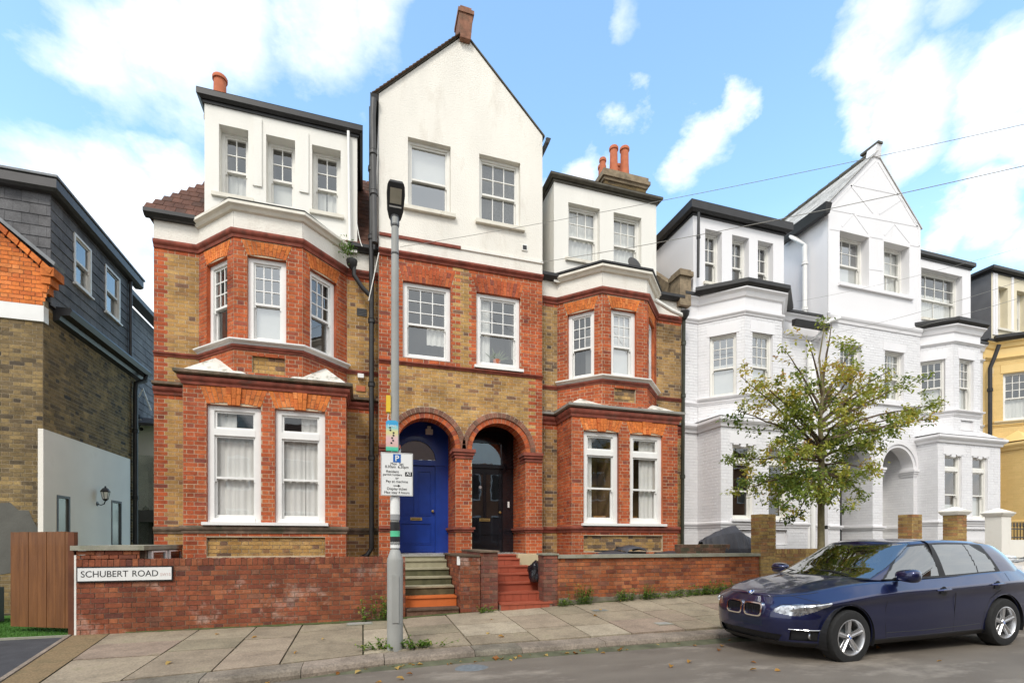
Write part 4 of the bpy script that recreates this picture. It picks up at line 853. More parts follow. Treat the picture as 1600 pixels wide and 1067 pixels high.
for p, q in [((13.24,10.53),(15.69,10.66)),((13.13,11.34),(14.95,11.44)),((12.26,9.96),(12.6,9.98)),((13.75,10.02),(14.24,10.04)),((15.34,10.06),(15.7,10.08)),((13.13,10.55),(13.67,10.09)),((13.13,10.55),(12.7,10.1)),((12.99,11.33),(13.86,10.70)),((12.99,11.3),(12.3,10.66)),((14.95,11.3),(14.1,10.72)),((15.0,11.3),(15.6,10.75)),((14.7,10.55),(15.3,10.12)),((14.7,10.55),(14.3,10.15)),((12.3,10.55),(13.95,12.2)),((15.66,10.6),(14.05,12.2)),((12.26,10.5),(13.1,10.54)),((13.72,9.1),(14.24,9.13))]: strip(p, q, .045)
for x in (12.235, 15.7): strip((x,7.7),(x,10.55),.05)
mb = MB(); mb.box(12.55,15.4,YC-.08,YC+.01,8.44,8.53); mb.build('sill_band','house_white',h5)
mb = MB(); mb.box(13.4,15.25,YC-.06,YC+.01,5.3,5.37); mb.build('sill_band','house_white',h5)
for (a,b) in ((13.0,13.35),(14.0,14.35),(14.55,14.95)): mb = MB(); mb.box(a,b,YC-.03,YC+.01,4.68,4.72); mb.build('panel_moulding','house_white',h5)
mb = MB(); mb.hexa([(13.84,YC-.04,12.3),(14.12,YC-.04,12.3),(14.12,YC+.2,12.3),(13.84,YC+.2,12.3),(13.91,YC-.1,12.62),(14.07,YC-.1,12.62),(14.07,YC+.2,12.62),(13.91,YC+.2,12.62)]); mb.build('gable_finial','house_white',h5)
mb = MB(); mb.box(13.9,14.08,YC-.13,YC+.4,12.62,12.68); mb.build('finial_cap','gutter_moss',h5)
mb = MB(); mb.sweep([(12.08,YC+1.4),(12.08,YC-.02),(12.1,YC-.02)], [(0,10.25),(.12,10.27),(.2,10.5),(0,10.52)]); mb.build('gutter','black_paint',h5)
pipe(h5, [(12.02,11.6,10.75),(12.0,11.3,10.3),(12.05,10.9,9.8),(12.05,10.9,7.0),(12.0,10.7,6.5),(11.9,10.5,6.3),(11.9,10.5,.6)], .065, 'trim_white', [9.3,8.0,5.5])
pipe(h5, [(12.5,10.2,7.5),(12.2,10.25,7.4),(12.05,10.4,7.1),(11.75,10.48,6.85),(11.7,10.48,.6)], .05, 'trim_white', [6.2], name='branch_pipe')
h6 = thing('white_house', 'far white bay house between the tall white gable and the yellow house', 'house')
bay_house(h6, 15.77, 19.03, 16.95, dict(gs=2.04,gh=3.88,c0=4.21,c1=4.44,fs=5.2,fh=6.71,s0=7.12,s1=7.2,w1=7.64,ds=8.13,dh=9.64,e0=9.92,e1=10.1,d=(15.8,18.28)),
  dict(wht, zb=.1, gw=[(.28,.98),(1.44,2.1)], gwin=[dict(cur=[('b',0,1,0,.22)]),dict(cur=[('b',0,1,0,.34)])], wu=.6, upwin=[dict(cur=[('c',0,1,0,.5)]),dict(cur=[('b',0,1,0,.5)]),dict()], dd=.17, stop=.35,
    dw=[(16.1,17.9)], dwin=[dict(up=(4,2),lo=(2,1),cur=[('c',0,.5,0,.6),('c',.5,1,0,.6)])], dsill=[(16.1,17.9)], eave=.1, rise=.1))
h7 = thing('yellow_house', 'yellow painted house at the right edge with grey slated dormer cheek', 'house')
bay_house(h7, 19.05, 23.6, 20.85, dict(gs=2.1,gh=3.9,c0=4.25,c1=4.5,fs=5.25,fh=6.78,s0=7.2,s1=7.3,w1=7.78,ds=8.25,dh=9.6,e0=10.0,e1=10.15,d=(19.25,22.2)),
  dict(wht, joint='yellow_render', wall='yellow_render', mould='yellow_render', red='yellowpaint', reveal='house_white', dormer_m='house_cream', zb=.3, gw=[(.33,.97),(1.42,2.0)], gwin=[dict(),dict()], wu=.66, upwin=[dict(cur=[('c',0,.5,0,.5),('c',.5,1,0,.5)]),dict(),dict()], sillm='house_cream', flat='yellow_render',
    dw=[(19.6,20.05),(20.5,21.05),(21.3,21.8)], dwin=[dict(),dict(),dict()], dsill=[(19.5,22)], droof='roof_tile', rise=.3, dd=.2))
mb = MB(); mb.quad((19.245,13,7.8),(19.245,YD-.005,7.8),(19.245,YD-.005,10.03),(19.245,13,10.03)); mb.build('slate_cheek','slate',h7,fix=False)
for x in (19.3,19.42,20.2,21.15): mb = MB(); mb.box(x,x+.1,YD-.03,YD+.01,8.0,10.0); mb.build('timber_strip','house_white',h7)
pipe(h7, [(19.25,10.3,7.6),(19.2,10.4,7.2),(19.1,10.45,6.9),(19.1,10.45,.6)], .055, 'black_paint', [6.2])
# ------------------------------------------------------------------ ground
def lerp(x, pts):
    if x <= pts[0][0]: return pts[0][1]
    for (a, fa), (b, fb) in zip(pts, pts[1:]):
        if x <= b: return fa+(fb-fa)*(x-a)/(b-a)
    return pts[-1][1]
YK, YW = 6.0, 8.48
ZK = [(-12,-.08),(-3,-.03),(-1,-.02),(1,.02),(5,.036),(12,.08),(40,.3)]; ZW = [(-12,.02),(-4,.06),(-.5,.07),(.7,.095),(3.5,.205),(7.2,.33),(12,.46),(40,.9)]
def kerb_y(x): return YK-(.0 if x > .3 else .15*(.3-x))
def gz(x, y):
    k = kerb_y(x)
    if y >= k: f = min(1,(y-k)/(YW-k)); return lerp(x, ZK)*(1-f)+lerp(x, ZW)*f
    return lerp(x, ZK)-.105+min(.09, (k-y)*.045)
def sheet(name, xs, ys, m, dz=0, zf=gz, kind='structure', parent=None):
    mb = MB()
    for i in range(len(xs)-1):
        for j in range(len(ys)-1):
            P = [(xs[i],ys[j]),(xs[i+1],ys[j]),(xs[i+1],ys[j+1]),(xs[i],ys[j+1])]; mb.quad(*[(x,y,zf(x,y)+dz) for x,y in P])
    o = mb.build(name, m, parent, fix=False)
    if kind: o['kind'] = kind
    return o
mat('asphalt', (.145,.12,.095), .85, .2, 2, .9, 120, col2=(.2,.17,.135), dirt=(.37,.32,.26,.54,.8), dscale=1.1, stretch=(.55,1,1))
mat('asphalt_dark', (.055,.055,.06), .85, .2, 5, .6, 160, dirt=(.1,.1,.1,.6,.5))
mat('ground_far', (.08,.09,.05), .95, .2, .5)
mat('flag_bed', (.1,.1,.06), .95, .3, 6, dirt=(.07,.11,.03,.55,.7), dscale=4)
brickmat('flag', [(0,(.28,.23,.16)),(.25,(.32,.26,.185)),(.45,(.3,.225,.17)),(.65,(.26,.22,.15)),(.85,(.34,.28,.2)),(1,(.4,.34,.25))], rough=.8, patch=(.13,.13,.065,.57,.55,2.2), amp=(.7,1.2))
brickmat('kerb_granite', [(0,(.2,.165,.13)),(.5,(.26,.21,.165)),(1,(.17,.15,.115))], rough=.85, patch=(.07,.065,.045,.53,.55,28), amp=(.6,1.3))
mat('hoggin', (.16,.11,.055), .95, .3, 45, .9, 120, col2=(.3,.21,.11), dirt=(.11,.1,.05,.52,.7), dscale=5)
mat('turf', (.06,.16,.02), .9, .3, 60, .8, 150)
mat('soil', (.09,.07,.04), .95, .3, 8, .5, 60)
g = MB(); g.box(-400, 400, -400, 400, -.9, -.5); go = g.build('ground', 'ground_far'); go['kind'] = 'structure'
road = sheet('road', [-60,-12,-6,-4,-3,-2.5,-2,-1.5,-1,-.5,0,1,2,3,5,8,12,20,60], [-2.2,-1,0,1,2,3,4,4.5,5,5.5,6.0,6.02], 'asphalt', zf=lambda x,y: gz(x, kerb_y(x)-.001-(6.02-y)) if True else 0)
# road follows the kerb line
def road_mesh():
    xs = [-60,-12,-8,-6,-5,-4,-3.5,-3,-2.5,-2,-1.5,-1,-.5,0,1,2,3,5,8,12,20,60]; me = MB()
    for a, b in zip(xs, xs[1:]):
        ka, kb = (kerb_y(a) if a > -6 else kerb_y(-6)), (kerb_y(b) if b > -6 else kerb_y(-6)); n = 9
        for j in range(n):
            ya, yb = -3+(ka+3)*j/n, -3+(kb+3)*j/n; ya2, yb2 = -3+(ka+3)*(j+1)/n, -3+(kb+3)*(j+1)/n
            z = lambda x, y, k: lerp(x, ZK)-.105+min(.09, max(0, k-y)*.045)
            me.quad((a,ya,z(a,ya,ka)),(b,yb,z(b,yb,kb)),(b,yb2,z(b,yb2,kb)),(a,ya2,z(a,ya2,ka)))
    return me
bpy.data.objects.remove(road, do_unlink=True); road = road_mesh().build('road', 'asphalt', fix=False); road['kind'] = 'structure'
# gardens behind the walls, pavement bed
sheet('front_gardens', [-3.3,0,3.5,7.2,12,40], [8.6,10.7], 'soil', zf=lambda x,y: lerp(x, ZW)-.05)
pv = sheet('pavement', [-3.6,-3.1,-2,-1,-.5,0,1,2,3,4,5,6,8,10,12,16,20,40], [5.7,6.3,7,7.6,8.6], 'flag_bed', -.03)
def flagstone(x0, x1, y0, y1, left=False, first=False):
    g_ = .0105; P = []
    for (x, y, lf_, bt) in ((x0+g_,y0+g_,1,1),(x1-g_,y0+g_,0,1),(x1-g_,y1-g_,0,0),(x0+g_,y1-g_,1,0)):
        if bt and first: y = kerb_y(x)+.34
        if lf_ and left: x = -3.05-.17*(y-5.85)+.01
        P.append((x, y))
    dz = random.uniform(-.003,.004); mb = MB(); mb.hexa([(x,y,gz(x,y)-.04) for x,y in P]+[(x,y,gz(x,y)+dz+random.uniform(-.002,.002)) for x,y in P]); mb.build('flagstone', 'flag', pv)
x = -3.3; k = 0
while x < 18:
    w = [.95,.78,.66,.92,.62,.75][k % 6]; ys = [[6.32,6.95,7.75,8.47],[6.32,7.1,7.7,8.47],[6.32,6.8,7.55,8.47],[6.32,7.0,7.9,8.47]][k % 4]
    for q_, (a, b) in enumerate(zip(ys, ys[1:])): flagstone(x, x+w, a, b, k == 0, q_ == 0)
    x += w; k += 1
kb = thing('kerb', '', ''); del kb['label']; del kb['category']; kb['kind'] = 'structure'
x = -5.2; k = 0
while x < 26:
    w = [1.2,.95,.9,1.1,.62][k % 5] if x > -2.2 else .6; a, b = x+.004, x+w-.004
    ya, yb = kerb_y(a), kerb_y(b); za, zb_ = lerp(a, ZK), lerp(b, ZK); dz = random.uniform(-.004,.004)
    mb = MB(); wd = .3
    def sec(x_, y_, z_): return [(x_,y_,z_-.3),(x_,y_-.012,z_-.06),(x_,y_+.008,z_-.018),(x_,y_+.03,z_),(x_,y_+wd,z_+.008),(x_,y_+wd,z_-.3)]
    A_, B_ = sec(a, ya, za+dz), sec(b, yb, zb_+dz); n = 6; mb.v = A_+B_; mb.f = [(i,(i+1)%n,n+(i+1)%n,n+i) for i in range(n)]+[tuple(range(n-1,-1,-1)),tuple(range(n,2*n))]; mb.r = [0]*len(mb.f)
    mb.build('kerbstone', 'kerb_granite', kb); x += w; k += 1
# gritty band, edging stones and the tarmac of the side alley
band = MB()
def bx(y): return -3.05-.17*(y-5.85), -3.43-.216*(y-6.1)
ys = [4.9,5.9,6.6,7.3,8.0,8.6]
for a, b in zip(ys, ys[1:]):
    (r0,l0),(r1,l1) = bx(a), bx(b); band.quad((l0,a,gz(l0,a)+.004),(r0,a,gz(r0,a)+.006),(r1,b,gz(r1,b)+.006),(l1,b,gz(l1,b)+.004))
band = band.build('path_band', 'hoggin', fix=False); band['kind'] = 'structure'
al = sheet('alley', [-14,-8,-5,-3.5], [4.9,5.5,6,7,8,8.45], 'asphalt_dark', -.008, zf=lambda x,y: gz(x,max(y,6.0))-.0); 
for i in range(7):
    ya, yb = 5.3+i*.47, 5.3+(i+1)*.47-.008; xa, xb = bx(ya)[1], bx(yb)[1]; mb = MB()
    mb.hexa([(xa-.06,ya,gz(xa,ya)-.05),(xa-.01,ya,gz(xa,ya)-.05),(xb-.01,yb,gz(xb,yb)-.05),(xb-.06,yb,gz(xb,yb)-.05),(xa-.06,ya,gz(xa,ya)+.014),(xa-.01,ya,gz(xa,ya)+.014),(xb-.01,yb,gz(xb,yb)+.014),(xb-.06,yb,gz(xb,yb)+.014)]); mb.build('edging_stone', 'kerb_granite', band)
mb = MB(); mb.box(-14,-3.95,8.42,8.47,-.05,.075); o = mb.build('lawn_edging', 'coping_stone'); o['kind'] = 'structure'
lw = sheet('lawn', [-14,-9,-5,-3.95], [8.47,9.5,11,15,20], 'turf', zf=lambda x,y: .06)
gr = MB(); random.seed(5)
for i in range(9000):
    x, y = random.uniform(-6.2,-4.0), random.uniform(8.5,10.6); h = random.uniform(.015,.035); a = random.uniform(0,6.28); dx, dy = .004*math.cos(a), .004*math.sin(a)
    gr.poly([(x-dx,y-dy,.058),(x+dx,y+dy,.058),(x+random.uniform(-.01,.01),y+random.uniform(-.01,.01),.06+h)])
gr = gr.build('grass', 'turf', fix=False); gr['kind'] = 'stuff'; gr['label'] = 'short artificial looking green grass behind the wooden gate'; gr['category'] = 'grass'
# ------------------------------------------------------------------ garden walls
def brick_wall(name, label, x0, x1, y, z0f, ztop, thick=.225, m='gardenred', mort='mortar_garden', coping='soldier', cat='wall', n=300, ends=(True,True), bond='flemish', zc=.105):
    w = thing(name, label, cat); fr = FR((x0,y),(x1,y)); zb = min(z0f(x0), z0f(x1))-.1; rows = int(round((ztop-zb)/CR)); zb = ztop-rows*CR
    B = Bricks(w, n); B.lay(fr, mk_spans(fr.L, []), zb, ztop, lambda s,z,r: m, bond)
    for e, f2 in zip(ends, (FR((x0,y+thick),(x0,y)), FR((x1,y),(x1,y+thick)))):
        if e: B.lay(f2, mk_spans(f2.L, []), zb, ztop, lambda s,z,r: m, 'stretcher')
    B.finish(); c = MB(); c.box(x0+.008,x1-.008,y+.008,y+thick-.008,zb-.1,ztop-.002); c.build('core', mort, w)
    if coping == 'soldier':
        bb = Bricks(w, 300); bb.lay(FR((x0,y),(x1,y)), lambda a,b,c_: [(0,x1-x0)], 0, 0, lambda *a: m)
        k = int((x1-x0)/.0745); wd = (x1-x0)/k; shared = {}
        for i in range(k):
            key = i % 3
            if key not in shared:
                q = MB(); q.box(-wd/2+.004,wd/2-.004,-.003,thick+.003,0,zc-.004*key); me = bpy.data.meshes.new('coping_brick'); me.from_pydata(q.v,[],q.f); me.materials.append(MATS[m]); shared[key] = me
            o = bpy.data.objects.new('coping_brick', shared[key]); COL.objects.link(o); o.parent = w; o.location = (x0+(i+.5)*wd,y,ztop+.004); o.rotation_euler = (0,random.uniform(-.012,.012),random.uniform(-.01,.01))
        q = MB(); q.box(x0+.006,x1-.006,y+.006,y+thick-.006,ztop,ztop+zc-.012); q.build('coping_mortar', mort, w)
    return w
gw1 = brick_wall('brick_wall', 'long low red brick garden wall carrying the street name sign, left of the steps', -3.9, .40, YW, lambda x: gz(x,8.4), 1.03, m='gardenred', ends=(False,True))
gw1b = brick_wall('brick_wall', 'short brick stub wall behind the lamp post, left of the mossy steps', .41, .70, YW+.0, lambda x: gz(x,8.4), 1.03, ends=(False,True))
bs = thing('brick_store', 'low brick store with a flat stone slab top behind the street name sign', 'shed')
fr = FR((-3.9,YW),(-3.13,YW)); B = Bricks(bs, 40); B.lay(fr, mk_spans(fr.L, []), 1.14, 1.265, lambda s,z,r: 'gardenred')
f2 = FR((-3.13,YW+.24),(-3.13,10.3)); B.lay(f2, mk_spans(f2.L, [('r',.0,1.82,0,1.26)]), .1, 1.26, lambda s,z,r: 'gardenred'); B.finish()
mb = MB(); mb.box(-3.89,-3.14,YW+.23,10.3,.0,1.26); mb.build('wall', 'mortar_garden', bs)
for i in range(2):
    y0 = 8.76+i*.72; mb = MB(); wf = FR((-3.105,y0),(-3.105,y0+.62)); mb.fbox(wf,0,.06,-.02,.03,.93,1.25); mb.fbox(wf,.56,.62,-.02,.03,.93,1.25); mb.fbox(wf,.05,.57,-.02,.03,1.225,1.25); mb.fbox(wf,.05,.57,-.02,.03,.93,.97); wo = mb.build('window','trim_white',bs)
    mb = MB(); mb.quad(wf.T(.05,.012,.97),wf.T(.57,.012,.97),wf.T(.57,.012,1.225),wf.T(.05,.012,1.225)); mb.build('pane','black_gloss',wo,fix=False)
mb = MB(); mb.box(-3.95,-3.06,YW-.04,10.35,1.267,1.335); mb.build('slab', 'coping_stone', bs)
# walls flanking and between the steps
dv = brick_wall('brick_wall', 'worn red brick wall standing between the mossy steps and the red tiled steps', 1.64, 2.0, YW-.02, lambda x: gz(x,8.4), 1.12, thick=1.75, m='gardenred', coping=None, n=90)
dv2 = brick_wall('brick_wall', 'dark brick pier beside the left edge of the red tiled steps', 2.01, 2.33, YW+.0, lambda x: gz(x,8.4), 1.2, thick=1.75, m='pier_dark', coping=None, n=90) if brickmat('pier_dark', [(0,(.2,.07,.05)),(.3,(.26,.09,.055)),(.6,(.14,.055,.045)),(1,(.2,.1,.07))], patch=(.1,.1,.06,.6,.6,2.2)) else None
for w, (a, b), z in ((dv,(1.62,2.0),1.12),(dv2,(2.0,2.35),1.2)):
    mb = MB(); mb.box(a,b-.003,YW-.035,YW+1.75,z,z+.03); mb.build('coping', 'moulding_moss' if w is dv2 else 'mossbrick', w)
sg = MB(); sg.box(1.585,1.64,YW-.01,YW+.015,.98,1.13); tag(sg.build('number_plate', 'trim_white'), 'small blank white plate fixed to the wall end at the top of the mossy steps', 'plate')
gw2p = brick_wall('brick_pier', 'worn brick pier at the right of the red tiled steps', 3.19, 3.47, YW-.03, lambda x: gz(x,8.4), 1.14, thick=.3, m='pier_dark', coping=None, n=60)
mb = MB(); mb.box(3.17,3.49,YW-.05,YW+.3,1.14,1.17); mb.build('coping', 'coping_stone', gw2p)
gw2 = brick_wall('brick_wall', 'low orange red brick garden wall with thin stone coping in front of the third house', 3.475, 8.13, YW, lambda x: gz(x,8.4), 1.075, m='gardenorange', coping=None, ends=(False,False))
mb = MB(); x = 3.48
while x < 8.1: x2 = min(x+.9,8.13); m_ = MB(); m_.box(x,x2-.004,YW-.045,YW+.27,1.08,1.14); m_.build('coping_slab', 'coping_stone', gw2); x = x2
# walls of the white houses
pA = brick_wall('brick_pier', 'tall yellow brick gate pier left of the street tree', 8.14, 8.55, YW-.03, lambda x: gz(x,8.4), 1.98, thick=.28, m='stockpier', mort='mortar_dark', coping=None, n=120) if brickmat('stockpier', [(0,(.34,.23,.09)),(.4,(.42,.28,.1)),(.7,(.27,.16,.07)),(1,(.4,.2,.09))], patch=(.13,.1,.06,.6,.6,2.5)) else None
gw3 = brick_wall('brick_wall', 'low yellow stock brick wall behind the street tree and blue car', 8.56, 12.4, YW+.05, lambda x: gz(x,8.4), 1.12, m='stockpier', mort='mortar_dark', coping='soldier', ends=(False,False))
bw = brick_wall('brick_wall', 'dark mossy brick side wall behind the coping, below the black cover', 6.6, 7.9, YW+.6, lambda x: gz(x,8.4), 1.33, m='mossbrick', mort='mortar_dark', coping=None, n=80)
x0, x1, z1 = 12.69, 13.04, ray(1425,803,YW)[1]
pB = brick_wall('brick_pier', 'plain stock brick gate pier with no cap, in front of the white arched porch', x0, x1, YW, lambda x: gz(x,8.4), z1, thick=.33, m='stockpier', mort='mortar_dark', coping=None, n=120)
x0, x1, z1 = 14.28, 14.63, ray(1496,804,YW)[1]
pC = brick_wall('brick_pier', 'stock brick gate pier with white pyramidal cap', x0, x1, YW, lambda x: gz(x,8.4), z1, thick=.33, m='stockpier', mort='mortar_dark', coping=None, n=120)
def pier_cap(owner, x0, x1, y0, y1, z, m='render_white'):
    mb = MB(); o = .07; mb.hexa([(x0-.02,y0-.02,z),(x1+.02,y0-.02,z),(x1+.02,y1+.02,z),(x0-.02,y1+.02,z),(x0-o,y0-o,z+.08),(x1+o,y0-o,z+.08),(x1+o,y1+o,z+.08),(x0-o,y1+o,z+.08)])
    cx, cy = (x0+x1)/2, (y0+y1)/2; i = .12; h = .22
    a = [(x0-o,y0-o,z+.1),(x1+o,y0-o,z+.1),(x1+o,y1+o,z+.1),(x0-o,y1+o,z+.1)]; mb.hexa([(p[0],p[1],z+.08) for p in a]+a)
    t = [(x0+i,cy,z+h),(x1-i,cy,z+h)]; mb.poly([a[0],(cx,y0-o,z+.13),t[0]]); mb.poly([(cx,y0-o,z+.13),a[1],t[1]]); mb.poly([(cx,y0-o,z+.13),t[1],t[0]]); mb.poly([a[1],a[2],t[1]]); mb.poly([a[2],a[3],t[0],t[1]]); mb.poly([a[3],a[0],t[0]]); mb.poly([a[0],a[1],(cx,y0-o,z+.13)])
    mb.build('pier_cap', m, owner)
pier_cap(pC, x0, x1, YW, YW+.33, z1)
x0, x1, z1 = 15.95, 16.33, ray(1560,806,YW)[1]
pD = thing('rendered_pier', 'white rendered gate pier with pyramidal cap beside the railings', 'pier'); mb = MB(); mb.box(x0,x1,YW,YW+.36,.3,z1); mb.build('shaft','render_white',pD); pier_cap(pD, x0, x1, YW, YW+.36, z1)
rw = MB(); rw.box(x1,30,YW+.1,YW+.35,.3,ray(1590,843,YW)[1]); tag(rw.build('rendered_wall','render_white'), 'low white rendered wall under the black railings at the right edge', 'wall')
rl = thing('railing', 'black spiked iron railing on the white wall in front of the yellow house', 'railing'); zr = ray(1590,843,YW)[1]
for i in range(24):
    x = x1+.15+i*.13; mb = MB(); mb.tube([(x,YW+.22,zr),(x,YW+.22,zr+.36)], .011, 6); mb.lathe([(.011,0),(.024,.03),(.012,.06),(.02,.075),(0,.14)], (x,YW+.22,zr+.35), 6); mb.build('bar','black_paint',rl)
mb = MB(); mb.box(x1+.1,x1+3.3,YW+.2,YW+.24,zr+.05,zr+.08); mb.box(x1+.1,x1+3.3,YW+.2,YW+.24,zr+.28,zr+.31); mb.build('rail','black_paint',rl)
w56 = MB(); w56.box(13.05,14.27,YW+.08,YW+.3,.3,ray(1450,843,YW)[1]-.02); tag(w56.build('rendered_wall','render_white'), 'low white rendered wall between the stock brick gate piers', 'wall')
# ------------------------------------------------------------------ steps
def steps(name, label, x0, x1, mats_, spec):
    s = thing(name, label, 'steps')
    for i, (y, z, mr, mt) in enumerate(spec):
        zprev = spec[i-1][1] if i else gz(x0, y)-.05; yn = spec[i+1][0] if i+1 < len(spec) else YC+.0
        xe = x1[i] if isinstance(x1, (list,tuple)) else x1
        mb = MB(); mb.box(x0, xe, y, yn, zprev-.0, z-.03); st = mb.build('riser', mr, s)
        mb = MB(); mb.box(x0-.0, xe+.0, y-.025, yn, z-.03, z); mb.build('tread', mt, s)
    return s
ms = steps('stone_steps', 'mossy stone steps with one orange step leading up to the blue door', .72, 1.62, None,
   [(8.5,.24,'mossbrick','mossbrick'),(8.72,.42,'orange_tile','orange_tile'),(8.98,.58,'step_moss','step_nose'),(9.26,.73,'step_moss','step_nose'),(9.53,.88,'step_moss','step_nose'),(9.8,1.03,'step_nose','step_nose'),(10.05,1.12,'step_nose','stone_grey')])
rs = steps('tiled_steps', 'red tiled steps leading up to the black door', 2.36, [3.35,3.3,3.3,3.3,3.3,3.165,3.165], None,
   [(8.42,.285,'tile_riser','red_tile'),(8.7,.45,'red_tile','red_tile'),(8.98,.61,'red_tile','red_tile'),(9.26,.76,'red_tile','red_tile'),(9.53,.9,'red_tile','red_tile'),(9.8,1.04,'red_tile','red_tile'),(10.06,1.12,'red_tile','red_tile')]) if mat('tile_riser', (.3,.2,.15), .8) else None
spec = [(8.42,.16,.255),(8.7,.285,.42),(9.26,.61,.73),(9.53,.76,.87),(9.8,.9,1.01)]
for (y, z0, z1) in spec:
    x = 2.365; xe = 3.34 if y < 9 else 3.03
    while x < xe-.05: x2 = min(x+.155, xe); mb = MB(); mb.box(x+.003,x2-.003,y-.012,y+.01,z0+.004,z1); mb.build('riser_tile','red_tile',rs); x = x2
# ------------------------------------------------------------------ wooden gate
gt = thing('wooden_gate', 'brown boarded timber gate standing ajar at the end of the brick wall', 'gate')
mat('timber', (.13,.045,.012), .6, .25, 3, .25, 40, col2=(.22,.085,.025), stretch=(6,6,.6), coat=.1); mat('timber_dark', (.13,.045,.02), .6, .2, 5)
gf = FR((-4.98,9.12),(-3.97,8.62)); nb = 7
for i in range(nb):
    w = gf.L/nb; mb = MB(); mb.fbox(gf, i*w+.003, (i+1)*w-.003, -.012, .012+(.003 if i % 2 else 0), .14, 1.535+random.uniform(-.004,.004)); mb.build('board','timber',gt)
mb = MB(); [mb.fbox(gf, .02, gf.L-.02, -.05, -.013, z, z+.1) for z in (.25,.8,1.35)]; mb.build('ledge','timber_dark',gt)
pf_ = FR((-4.0,8.56),(-3.9,8.56)); mb = MB(); mb.box(-4.0,-3.93,8.5,8.6,.05,1.53); mb.build('post','timber_dark',gt); mb = MB(); mb.box(-3.925,-3.9,8.49,8.56,.05,1.2); mb.build('post_batten','trim_cream',gt)
# ------------------------------------------------------------------ street name sign
def text(owner, s, x, y, z, size, m, rot=(math.pi/2,0,0), name='lettering', align='LEFT', sx=1.0, sp=1.0, bold=0):
    cu = bpy.data.curves.new(name, 'FONT'); cu.body = s; cu.size = size; cu.align_x = align; cu.extrude = .0008; cu.space_character = sp; cu.offset = bold
    to = bpy.data.objects.new('tmp', cu); COL.objects.link(to); dg = bpy.context.evaluated_depsgraph_get(); dg.update(); me = bpy.data.meshes.new_from_object(to.evaluated_get(dg))
    bpy.data.objects.remove(to, do_unlink=True); me.materials.clear(); me.materials.append(MATS[m]); o = bpy.data.objects.new(name, me); COL.objects.link(o); o.parent = owner
    o.location = (x,y,z); o.rotation_euler = rot; o.scale = (sx,1,1); return o
mat('sign_white', (.8,.8,.78), .35, .03, 4); mat('ink', (.02,.02,.022), .5); mat('ink_faded', (.6,.45,.42), .6); mat('sign_blue', (.01,.12,.45), .4); mat('sign_green', (.1,.55,.3), .5); mat('sign_yellow', (.75,.5,.03), .5)
sn = thing('street_sign', 'white street name sign reading SCHUBERT ROAD on the brick wall', 'sign'); yy = YW-.03
mb = MB(); mb.box(-3.88,-2.70,yy,YW-.006,.815,1.03); mb.build('frame','ink',sn); mb = MB(); mb.box(-3.865,-2.715,yy-.004,yy,.83,1.015); mb.build('plate','sign_white',sn)
text(sn, 'SCHUBERT', -3.83, yy-.0055, .885, .128, 'ink', sx=.92); text(sn, 'ROAD', -3.215, yy-.0055, .885, .128, 'ink', sx=.92); text(sn, 'SW15', -2.86, yy-.0055, .888, .06, 'ink_faded', sx=.9)
# ------------------------------------------------------------------ lamp post with signs
mat('post_grey', (.33,.33,.31), .5, .08, 4, .05, 80, dirt=(.28,.28,.25,.62,.4)); mat('lamp_black', (.04,.04,.042), .45); mat('lens', (.5,.46,.36), .25)
LX, LY = .40, 6.42; gl0 = gz(LX, LY)
lp = thing('street_lamp', 'grey steel street lamp post with black lantern head standing at the kerb', 'street lamp', loc=(LX,LY,gl0))
mb = MB(); mb.lathe([(.1,-.02),(.1,1.13),(.095,1.16),(.06,1.26),(.052,1.27)], n=24); mb.build('base','post_grey',lp,smooth=True)
mb = MB(); mb.lathe([(.051,1.26),(.05,3.2),(.046,5.2),(.044,5.5)], n=20); mb.build('pole','post_grey',lp,smooth=True)
for z in (5.38,5.02): mb = MB(); mb.lathe([(.045,z),(.05,z+.01),(.05,z+.03),(.045,z+.035)], n=16); mb.build('collar','grey_pipe',lp)
mb = MB(); mb.box(-.04,.04,-.109,-.1,.35,.95); mb.build('service_door','post_grey',lp)
mb = MB()   # lantern: flat tapered body carried forward over the road, seen from below
def lring(y, w, z0, z1): return [(-w,y,z0),(w,y,z0),(w*.8,y,z1),(-w*.8,y,z1)]
R_ = [lring(.08,.05,5.5,5.6),lring(.03,.075,5.51,5.65),lring(-.03,.1,5.57,5.70),lring(-.16,.112,5.70,5.77),lring(-.22,.105,5.76,5.80),lring(-.245,.09,5.785,5.81)]
mb.v = [p for r in R_ for p in r]; mb.f = [(k*4+j,k*4+(j+1)%4,(k+1)*4+(j+1)%4,(k+1)*4+j) for k in range(5) for j in range(4)]+[(3,2,1,0),(20,21,22,23)]; mb.r = [0]*len(mb.f); mb.build('lantern','lamp_black',lp)
mb = MB(); mb.poly([(-.07,-.09,5.625),(.07,-.09,5.625),(.07,-.205,5.742),(-.07,-.205,5.742)]); mb.build('lens','lens',lp,fix=False)
mb = MB(); mb.poly([(-.075,-.06,5.596),(.075,-.06,5.596),(.075,-.072,5.608),(-.075,-.072,5.608)]); mb.build('reflector_strip','trim_white',lp,fix=False)
mb = MB(); mb.tube([(0,.02,5.42),(0,.02,5.53)], .056, 16); mb.build('spigot','lamp_black',lp)
def sgn(u0, v0, u1, v1, Y): (a, zt), (b, zb_) = ray(u0, v0, Y), ray(u1, v1, Y); return a, b, zb_, zt
Ys = LY-.08; a, b, z0, z1 = sgn(595,706,645,775,Ys); rzs = 0
ps = thing('parking_sign', 'white residents parking sign with blue P square clamped to the lamp post', 'sign'); 
mb = MB(); mb.box(a,b,Ys-.003,Ys,z0,z1); mb.build('plate','sign_white',ps)
